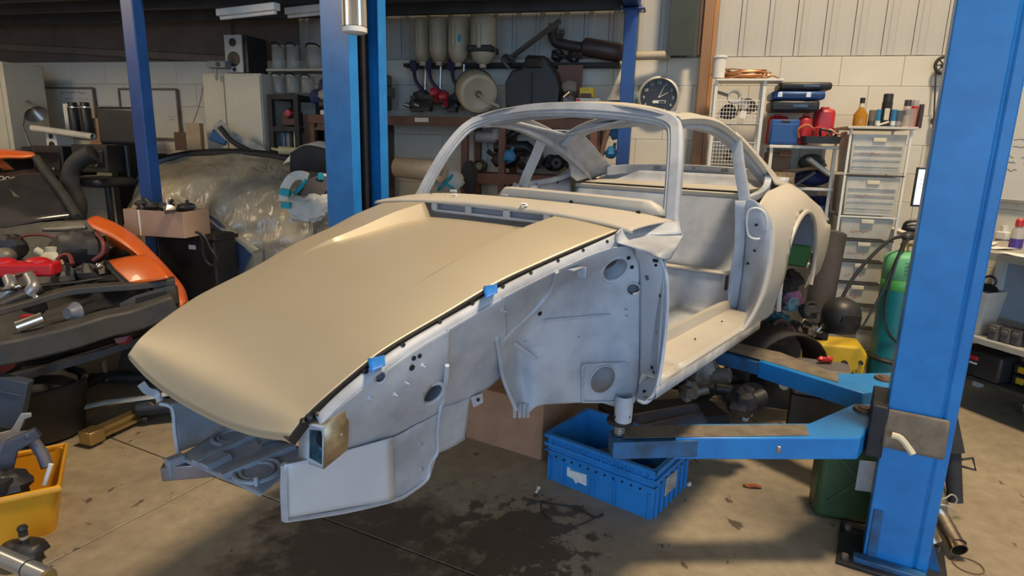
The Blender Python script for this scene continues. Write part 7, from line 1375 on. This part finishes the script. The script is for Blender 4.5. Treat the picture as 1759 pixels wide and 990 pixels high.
# bench clutter
clut = ((1668, 395, 'grey power adapter on the right bench behind the papers', M_blk), (1690, 396, 'small grey tin at the back of the right bench', M_steel), (1722, 400, 'pale spool on the right bench', M_whitep))
for i, (px, py, lab, m_) in enumerate(clut):
    t, s = bthing('bench_item', lab, 'item', px, py+12, BZ+.001, 'small items on the right bench'); MB().box((0, 0, .03), (.08, .06, .06)).build('body', m_, t, bevel=.008); MB().cyl((0, 0, .06), (0, 0, .10), .02, n=12).build('top', m_, t)
for i, (px, py, rz_, lab) in enumerate(((1680, 421, .3, 'front loose white sheet on the right bench'), (1718, 426, -.4, 'loose white sheet further back on the right bench'), (1754, 440, .1, 'loose paper near the bench end'))):
    P = fl(px, py, BZ+.002); m = MB(); G = [[V((x, y, .003+.012*sin(x*9+y*7)**2)) for x in (-.1, -.05, 0, .05, .1)] for y in (-.07, 0, .07)]; m.grid(G); one('paper_sheet', m, M_paper, lab, 'paper', P, rzb2+rz_, 'loose papers on the right bench', solid=.002)
t, s = bthing('spray_bottle', 'clear bottle with red cap and purple base on the right bench', 'bottle', 1743, 428); MB().lathe([(0, 0), (.035, 0), (.037, .02), (.037, .12), (.015, .15), (.015, .16), (0, .16)], n=18).build('bottle', mat('bottle_grey', (.42, .40, .36), .3), t); MB().lathe([(.038, .01), (.038, .07)], n=18).build('purple_band', mat('purple', (.07, .035, .26), .4), t); MB().lathe([(.024, .15), (.024, .19), (.015, .2), (0, .2)], n=16).build('cap', mat('cap_red', (.5, .03, .03), .4), t)
# shelf under the bench
P = fl(1662, 572, zsl+.016); t = thing('waste_bin', 'cream tapered bin holding black cable under the right bench', 'bin', P+Rb @ V((-.02, .10, 0)), rzb2); MB().tub(.20, .20, .29, .006, .72, 2, .015).build('bin', mat('bin_cream', (.60, .56, .47), .55), t, smooth=30)
MB().ball((0, 0, .27), (.09, .09, .06), 12, 8, .15).build('cable_heap', M_blk, t); MB().torus((.03, 0, .35), .035, .008, (.3, -1, 0), 18, 6).build('cable_loop', M_blk, t)
for i in range(4):
    P = fl(1690+20*i, 588+4*i, zsl+.016)+Rb @ V((0, .12, 0)); m = MB(); m.box((0, 0, .05), (.055, .10, .10)); m.box((0, -.05, .07), (.04, .03, .03)); one('grey_block', m, mat('block_grey', (.10, .09, .085), .7, var=.25), ('leftmost', 'second', 'third', 'rightmost')[i]+' dark grey fitting in the row under the right bench', 'fitting', P, rzb2, 'dark grey fittings', bevel=.006)
# black and yellow cases on the floor
P = fl(1662, 650, zs2); t = thing('black_toolbox', 'black toolbox with red latch on the bottom shelf of the right bench', 'toolbox', P+Rb @ V((0, .16, .001)), rzb2); MB().box((0, 0, .09), (.30, .20, .18)).build('body', M_blk, t, bevel=.02, seg=3); MB().box((-.02, -.104, .13), (.05, .012, .03)).build('red_latch', mat('latch_red', (.55, .02, .03), .4), t, bevel=.004); MB().box((-.02, -.104, .095), (.045, .008, .012)).build('white_label', M_paper, t)
for i in range(2):
    P = fl(1752, 667, zs2)+Rb @ V((0, .16, .002+.074*i)); t = thing('organiser_case', ('lower', 'upper')[i]+' black organiser case with yellow clips under the right bench', 'organiser', P, rzb2+.06, 'organiser cases'); MB().box((0, 0, .036), (.30, .24, .07)).build('body', M_blk, t, bevel=.012)
    for sx in (-.12, .12): MB().box((sx*.8, -.122, .038), (.045, .012, .04)).build('clip', mat('clip_yellow', (.62, .34, .02), .45), t, bevel=.004)
m = MB(); m.box((0, 0, .03), (.06, .06, .06)); m.cyl((0, 0, .06), (.02, .02, .10), .02, n=10); one('chrome_fitting', m, M_steel, 'small metal fitting on the floor at the right edge of the view', 'fitting', fl(1757, 706), 0, bevel=.005)
# ---------------------------------------------------------------- gas cylinder, cases and pile behind the lift arms
CYL = fl(1512, 684); hh = 1.0
t = thing('gas_cylinder', 'teal welding gas cylinder with light green sleeve beside the near lift post', 'gas cylinder', CYL); r = .112
MB().lathe([(0, 0), (r, 0), (r, .62), (r, .81)], n=28).build('cylinder', mat('teal_paint', (.008, .17, .20), .35, var=.12), t); MB().lathe([(r*1.0, .795), (r*1.015, .80), (r*1.015, .87), (r*1.0, .872)], n=28).build('green_band', mat('band_green', (.07, .33, .07), .4), t)
MB().lathe([(r*1.0, .87), (r*1.03, .875), (r*1.03, 1.01), (r*.9, 1.035), (r*.5, 1.055), (0, 1.055)], n=28).build('shoulder_sleeve', mat('sleeve_green', (.14, .46, .22), .5), t)
for k in range(4): MB().box((-.01, -r*1.035, .99-.025*k), (.08-.01*(k % 2), .004, .006)).build('sleeve_print', mat('print_green', (.04, .18, .08), .5), t)
MB().lathe([(.02, 1.05), (.022, 1.09), (.015, 1.10), (.015, 1.14), (0, 1.14)], n=14).build('valve', mat('brass', (.52, .36, .12), .3, .9), t); MB().cyl((-.03, 0, 1.10), (.05, 0, 1.10), .012, n=10).build('valve_outlet', mat('brass', (.52, .36, .12)), t); MB().ball((0, -.02, 1.16), (.05, .04, .03), 10, 7, .15).build('regulator', M_blk, t)
MB().torus((0, 0, .30), r*1.04, .018, (.12, 0, 1), 28, 8).build('chain_strap', M_blk, t)
m = MB(); hp_ = [(-.02, -.03, 1.17), (-.16, -.05, 1.12), (-.34, -.08, .92), (-.46, -.14, .72), (-.54, -.20, .56)]; m.tube(spline(hp_, 6), .012, 8); m.build('hose', M_blk, t)
m = MB(); m.tube(spline([(.02, -.03, 1.17), (.09, -.06, 1.08), (.11, -.09, .9), (.10, -.10, .75)], 6), .012, 8); m.build('hose', M_blk, t)
m = MB(); m.tube(spline([(-.03, -.06, 1.15), (-.10, -.09, 1.0), (-.13, -.10, .7), (-.09, -.11, .52), (.02, -.12, .42), (.10, -.12, .38)], 6), .008, 6); m.tube(spline([(-.05, -.06, 1.14), (-.16, -.09, .8), (-.26, -.1, .55)], 6), .008, 6); m.build('cable', M_blk, t)
MB().prism([(.02, .50), (.08, .55), (.12, .78), (.04, .72)], -r-.03, -r+.01, 'xz').build('black_pouch', M_blk, t, fix=True)
P = fl(1424, 676); t = thing('pressure_washer_case', 'yellow machine case with black knobs beside the gas cylinder', 'machine', P+V((0, .08, 0)), rad(-18)); M_yl = mat('machine_yellow', (.66, .43, .015), .4, var=.06)
MB().prism([(-.26, 0), (.22, 0), (.24, .32), (.20, .38), (-.10, .37), (-.26, .44), (-.30, .34)], -.12, .12, 'xz').build('body', M_yl, t, bevel=.02, seg=3, fix=True)
for (x, z, r_) in ((.10, .25, .022), (.16, .18, .012), (.19, .12, .015), (.20, .27, .014)): MB().cyl((x, -.118, z), (x, -.145, z), r_, n=14).build('knob', M_blk, t)
text('machine_print', '10', .035, M_blk, t, (.17, -.122, .20)); MB().box((.10, -.121, .215), (.03, .004, .008)).build('print', M_blk, t)
MP = at(1441, 548, 3.9); t = thing('welding_mask', 'black domed welding mask hanging over the yellow machine', 'mask', MP)
MB().lathe([(0, .125), (.04, .12), (.08, .10), (.108, .06), (.118, .01), (.115, -.05), (.10, -.085), (.094, -.08), (.108, -.045), (.11, .01), (.10, .055), (0, .115)], n=28).build('shell', M_blk, t)
MB().box((0, -.113, .015), (.11, .012, .05)).build('visor_frame', mat('gloss_black', (.015, .015, .017)), t, bevel=.004); MB().torus((0, -.01, -.10), .085, .011, (0, .25, 1), 24, 8).build('headband', M_blk, t); MB().tube(spline([(-.07, -.06, -.092), (0, -.092, -.10), (.07, -.06, -.092)], 4), .007, 6).build('sweatband', mat('tan_leather', (.40, .24, .10), .6), t)
def gcase(P, rz, lab):
    t = thing('grey_tool_case', lab, 'tool case', P, rz, 'grey plastic cases'); M_gc = mat('case_grey', (.13, .12, .12), .55, var=.2)
    MB().box((0, 0, .085), (.30, .22, .165), top=(.92, .9)).build('body', M_gc, t, bevel=.02, seg=3); MB().box((0, -.108, .10), (.27, .012, .012)).build('seam', M_blk2, t); 
    for sx in (-.06, .06): MB().box((sx, -.106, .12), (.03, .016, .05)).build('latch', M_gc, t, bevel=.004)
    return t
p_ = at(1415, 622, 3.35); gcase(V((p_.x, p_.y, .36)), rad(-22), 'grey plastic case with a red fitting on it behind the rear lift arm'); m = MB(); m.box((0, 0, .18), (.29, .21, .36)); one('case_stand', m, M_blk2, 'dark block under the grey plastic case behind the rear lift arm', 'block', V((p_.x, p_.y, -.0005)), rad(-22))
q = fl(1400, 698); gcase(V((q.x+.03, q.y+.12, 0)), rad(-24), 'lower grey plastic case on the floor under the rear lift arm')
m = MB(); m.ball((0, 0, .015), (.03, .02, .018), 10, 7, .2); m.ball((.04, 0, .015), (.022, .02, .02), 10, 7, .2); one('red_fitting', m, mat('fitting_red', (.55, .03, .04), .4), 'small red fitting on top of the grey plastic case', 'fitting', V((p_.x+.0, p_.y+.02, .53)))
# leaning dark carpet roll
A, B = at(1424, 402, 4.3), at(1390, 580, 4.05); t = thing('rolled_mat', 'dark rolled mat leaning on the white shelves behind the car', 'rolled mat', B); MB().pipe(A-B, V((0, 0, 0)), .085, .055, 20).build('roll', mat('mat_dark', (.055, .048, .045), .85, var=.25), t); MB().torus((A-B)*.99, .075, .012, A-B, 18, 6).build('roll_edge', mat('mat_edge', (.16, .13, .11), .8), t)
# heap of small parts under the arch
heap = ((1322, 514, 'black wire bundle in the heap behind the sill', M_eng, .09), (1356, 552, 'teal wire bundle in the heap behind the sill', mat('teal_wire', (.05, .20, .24), .5, var=.5, scale=30), .07), (1396, 566, 'shiny grey fittings in the heap behind the sill', mat('shiny_parts', (.45, .43, .40)), .06), (1345, 492, 'dark bracket in the heap near the lock post', M_blk2, .08))
for px, py, lab, m_, rr in heap:
    P = at(px, py, 3.95); m = MB(); m.ball((0, 0, 0), (rr*1.2, rr, rr*.8), 12, 8, .25)
    for k in range(4): a_ = random.random()*6; m.tube(spline([(rr*cos(a_), rr*sin(a_), 0), (rr*1.3*cos(a_+.6), rr*1.2*sin(a_+.6), rr*.8), (rr*cos(a_+1.4), rr*sin(a_+1.4), rr*.3)], 4), .008, 6)
    one('parts_bundle', m, m_, lab, 'parts', P, 0, 'heap behind the sill', smooth=25)
w1('pink_bag', lambda b, s: [b.ball((0, 0, 0), (.10, .07, .08), 12, 8, .15)], mat('pink_plastic', (.42, .19, .34), .5), 'pink plastic bag in the heap below the lowest shelf', 'bag', 1374, 515, 1.1, smooth=25)
t, s, w, h = wbox('pink_carton', 'small pinkish carton with black part in the heap below the lowest shelf', 'carton', 1323, 480, 1367, 505, 1.0, .2, mat('carton_pink', (.44, .28, .24), .7)); MB().ball((0, .08, h), (.05, .05, .04), 10, 7, .2).build('black_part', M_blk, t)
m = MB(); m.box((0, 0, .27), (.45, .34, .54)); HP = at(1345, 600, 4.0); one('heap_table', m, M_blk2, 'low dark bench carrying the heap of parts behind the car', 'bench', V((HP.x-.08, HP.y+.15, 0)), rad(-18))
# big dark wing liner on the floor behind the sill
c = at(1340, 610, 3.6); G = []
for i in range(15):
    a = rad(-10+190*i/14); G.append([V((.30*cos(a), y, .26*sin(a))) for y in (-.1, 0, .1)])
m = MB(); m.grid(G); o = one('wheel_arch_liner', m, mat('liner_black', (.028, .022, .022), .7), 'dark brown curved arch liner lying behind the sill', 'arch liner', V((c.x-.02, c.y+.12, c.z-.12)), rad(20), solid=.012)
# dark mechanical parts under the car
und = ((1205, 640, 3.2, .10, 'alloy gearbox part on the floor under the door sill'), (1185, 672, 3.05, .06, 'small pale alloy bracket on the floor under the door sill'), (1275, 690, 3.05, .09, 'black subframe joint on the floor below the rear arm'))
for i, (px, py, Y, rr, lab) in enumerate(und):
    P = at(px, py, Y); t = thing('gearbox_part', lab, 'part', V((P.x, P.y, max(rr*.9, P.z))), .5*i, 'parts under the car'); m_ = (mat('alloy_dull', (.17, .16, .145), .5, .4, var=.4, scale=14), mat('alloy_dull', (.17, .16, .145)), M_eng)[i]
    MB().ball((0, 0, 0), (rr, rr*.8, rr*.9), 12, 9, .18).build('casting', m_, t, smooth=25); MB().cyl((rr*.5, -rr*.4, 0), (rr*1.2, -rr*.9, .02), rr*.4, n=12).build('spigot', m_, t)
P = fl(1290, 690); t = thing('axle_assembly', 'dark axle assembly lying on the floor behind the sill', 'axle', P+V((-.40, -.02, 0)), rad(-20)); MB().cyl((-.35, 0, .12), (.35, .05, .12), .045, n=14).build('axle_tube', M_eng, t); MB().ball((0, 0, .13), (.13, .12, .12), 14, 9, .1).build('differential', M_eng, t, smooth=30); MB().cyl((.35, -.03, .12), (.36, .12, .12), .10, n=20).build('hub', M_eng, t); MB().box((-.1, .1, .22), (.5, .03, .03), ry=.2).build('brace', M_eng, t)
for i, (px, py, lab) in enumerate(((1280, 722, 'white trolley castor on the floor behind the front lift arm'), (1350, 664, 'white end of a tube under the rear lift arm'))):
    P = fl(px, py) if i == 0 else at(px, py, 3.3); m = MB(); 
    if i == 0: m.cyl((0, 0, .0), (.0, .0, .085), .02, .032, n=14); m.box((.02, 0, .06), (.03, .04, .05))
    else: m.cyl((0, 0, 0), (.05, .05, .03), .026, n=14)
    one('pale_fitting', m, M_whitep, lab, 'fitting', P)
m = MB(); m.ball((0, 0, .012), (.05, .025, .016), 12, 7, .2); one('rag_scrap', m, mat('rag_tan', (.48, .36, .20), .8), 'crumpled tan rag scrap on the dark parts behind the front lift arm', 'rag', at(1297, 694, 3.05), smooth=25)
# dark panel strips lying by the jacking tube
for i, (a, b, lab) in enumerate((((1100, 718), (1195, 700), 'slate grey curved trim panel lying on the floor beyond the crate'), ((1110, 738), (1205, 716), 'front slate grey trim panel with a hole, beyond the crate'))):
    A, B = fl(*a, .12), fl(*b, .12); d = B-A; n_ = V((-d.y, d.x, 0)).normalized()*.055; G = [[A+d*u-n_+V((0, 0, -.015)) for u in (-.2, .3, .7, 1.0)], [A+d*u+V((0, 0, .02)) for u in (-.2, .3, .7, 1.02)], [A+d*u+n_+V((0, 0, .0)) for u in (-.2, .3, .7, .98)]]; c = A.copy(); m = MB(); m.grid(dens([[p-c for p in r] for r in G], 4, 4)); one('bumper_strip', m, mat('slate_grey', (.12, .125, .165), .4, var=.15), lab, 'trim panel', c, 0, 'trim panels on the floor', solid=.006)
m = MB(); c_ = fl(1150, 740); m.box((0, .12, .05), (.75, .3, .10)); one('black_plinth', m, M_blk2, 'low black slab under the slate grey trim panels', 'slab', V((c_.x, c_.y, 0)), rad(12), bevel=.01)

# more of the heap behind the sill and under the rear arm
xt = ((1318, 545, 3.9, .08, M_eng, 'black round casting low in the heap behind the sill'), (1345, 575, 3.85, .09, mat('rust_dark', (.07, .045, .04), .7), 'rusty plate part low in the heap behind the sill'), (1385, 540, 3.95, .06, M_blk2, 'black hose coil in the heap beside the rolled mat'), (1362, 530, 4.0, .05, mat('pale_teal', (.20, .34, .38), .5), 'pale teal gloves in the heap beside the pink bag'))
for px, py, Y, rr, m_, lab in xt:
    P = at(px, py, Y); m = MB(); m.ball((0, 0, 0), (rr*1.1, rr*.8, rr*.8), 11, 8, .22); m.torus((0, -rr*.3, rr*.2), rr*.8, rr*.18, (.3, -1, .2), 16, 6)
    one('parts_bundle', m, m_, lab, 'parts', P, 0, 'heap behind the sill', smooth=25)
# ---------------------------------------------------------------- final settling of loose things (small shifts so that they touch, not clip)
NUDGE = {'axle_assembly': (0, -0.04, 0), 'axle_stand': (0, 0.04, 0), 'basket_part': (-0.028, 0.028, 0), 'basket_part.001': (0, 0.05, 0.04), 'black_bin': (0.035, 0.095, 0), 'black_plinth': (0, -0.02, 0), 'black_seat_cover': (0, -0.04, 0.04), 'black_tray': (0, 0.08, 0), 'blue_bag': (-0.081, 0.021, 0), 'blue_glove.001': (0, 0.08, 0), 'blue_glove.002': (-0.04, 0, 0), 'book': (-0.06, 0, 0), 'bookshelf_speaker': (0, 0, 0.015), 'bracket_arm': (0, 0.06, 0), 'brown_canister': (-0.015, 0, 0), 'cable_loop': (0, -0.015, 0), 'cable_tray': (-0.081, -0.021, 0.02), 'canister.003': (0, -0.003, 0), 'cardboard_box.001': (0, 0, 0.003), 'cardboard_box.003': (-0.035, 0.035, 0.003), 'caulk_tube': (0, -0.01, 0.01), 'crate_part': (0, -0.04, 0.04), 'crate_part.002': (0, 0, 0.003), 'cream_tub': (0.056, -0.056, 0), 'crumpled_bag': (0, 0.036, 0), 'desk_lamp': (0, 0, 0.03), 'drip_tray': (-0.042, -0.042, 0), 'engine_part.002': (0, -0.11, 0), 'engine_part.003': (0, 0.012, 0.015), 'engine_part.004': (0, -0.05, 0.04), 'equipment_case': (0.006, 0, 0), 'equipment_case.001': (-0.01, 0, 0), 'exhaust_tailpipe.001': (-0.056, -0.056, 0), 'extraction_duct': (0.056, -0.056, 0), 'fastener_bag': (0, -0.11, 0), 'filter_carton.001': (0.01, 0, 0), 'floor_creeper': (0.04, 0, 0.02), 'folded_sheet': (0, 0.06, 0), 'gearbox_part': (0.014, -0.014, 0), 'green_crate': (0, 0, 0.02), 'grey_block': (0, 0.006, 0.006), 'grey_block.001': (0, 0.003, 0), 'grey_block.002': (-0.006, 0, 0), 'grey_helmet': (0, 0.02, 0.02), 'grey_tool_case.001': (0.015, 0, 0), 'hand_lamp': (0, -0.006, 0.006), 'hardboard_sheet': (0, 0.03, 0), 'heater_box': (0, 0, 0.045), 'instrument_case': (0.05, 0, 0), 'instrument_case.001': (0.08, 0, 0), 'instrument_case.002': (0.05, 0, 0), 'jerry_can': (-0.05, 0, 0), 'ledge_board': (-0.04, 0, 0.015), 'ledge_part': (-0.04, 0, 0), 'ledge_part.001': (0, 0.04, 0), 'ledge_part.002': (0.01, -0.03, 0.03), 'ledge_part.003': (-0.03, 0, 0), 'marker_pen': (0, 0, 0.003), 'office_chair': (0, 0, 0.04), 'organiser_case': (0, -0.08, 0), 'organiser_case.001': (0, -0.08, 0), 'pale_fitting.001': (-0.015, 0, 0), 'paper_bundle': (0, -0.08, 0), 'paper_sheet': (0, 0, 0.015), 'paper_sheet.001': (-0.04, 0, 0), 'parts_bag': (0, 0, 0.01), 'parts_bin.003': (0.028, 0.028, 0), 'parts_bundle': (0, 0.04, 0), 'parts_bundle.001': (-0.056, 0.056, 0), 'parts_bundle.002': (-0.015, 0, 0), 'parts_bundle.003': (0, -0.04, 0.04), 'parts_bundle.004': (-0.08, 0, 0), 'parts_bundle.005': (-0.021, 0.021, 0), 'parts_bundle.006': (0, -0.03, 0.03), 'parts_bundle.007': (0, 0.015, 0.015), 'pedal_assembly': (0, 0.08, 0), 'pedal_assembly.002': (0.056, 0.059, 0), 'pink_bag': (-0.08, 0, 0), 'pipe_elbow': (0, 0.03, 0.03), 'plastic_bucket': (-0.056, -0.056, 0), 'pressure_washer_case': (-0.011, 0.011, 0), 'projector': (0, -0.015, 0), 'radiator': (-0.01, 0, 0), 'rag': (0.028, 0.028, 0), 'rag_scrap': (-0.06, 0, 0), 'red_dome': (0, -0.03, 0.03), 'red_dome.001': (0.021, -0.021, 0), 'red_fitting': (0, 0, 0.006), 'red_part': (0, -0.003, 0), 'rolled_mat': (0.03, 0, 0), 'rubber_bin': (0, 0.08, 0), 'rubber_strip': (0, 0.02, 0.02), 'shelf_motor': (-0.039, -0.031, 0), 'shelf_motor.001': (-0.056, -0.096, 0), 'small_part': (0, 0, 0.04), 'small_part.001': (0, -0.03, 0.03), 'small_part.002': (0, 0.08, 0), 'small_part.003': (-0.01, -0.04, 0.04), 'small_part.004': (0, 0.03, 0), 'small_part.005': (0, -0.04, 0.04), 'small_part.007': (0, -0.12, 0.04), 'small_part.008': (0, 0.04, 0.04), 'small_white_box': (0.08, 0, 0), 'spray_can.001': (0, -0.015, 0), 'spray_can.003': (0, -0.015, 0), 'spray_can.007': (0.01, 0, 0), 'plastic_lid': (-0.015, 0, 0), 'subframe': (0, 0, 0.01), 'suspension_strut': (0.05, 0, 0), 'tool_case.001': (0.004, 0.007, 0), 'tool_case.002': (-0.05, 0, 0), 'tool_case.003': (0, 0, 0.006), 'tool_case.006': (0.06, 0, 0), 'welding_mask': (0, -0.02, 0.02), 'wheel_arch_liner.002': (0.03, -0.08, 0), 'white_signboard': (0, 0.02, 0), 'wood_strips': (0, -0.06, 0)}
for k_, d_ in NUDGE.items():
    o_ = bpy.data.objects.get(k_)
    if o_: o_.location = o_.location + V(d_)
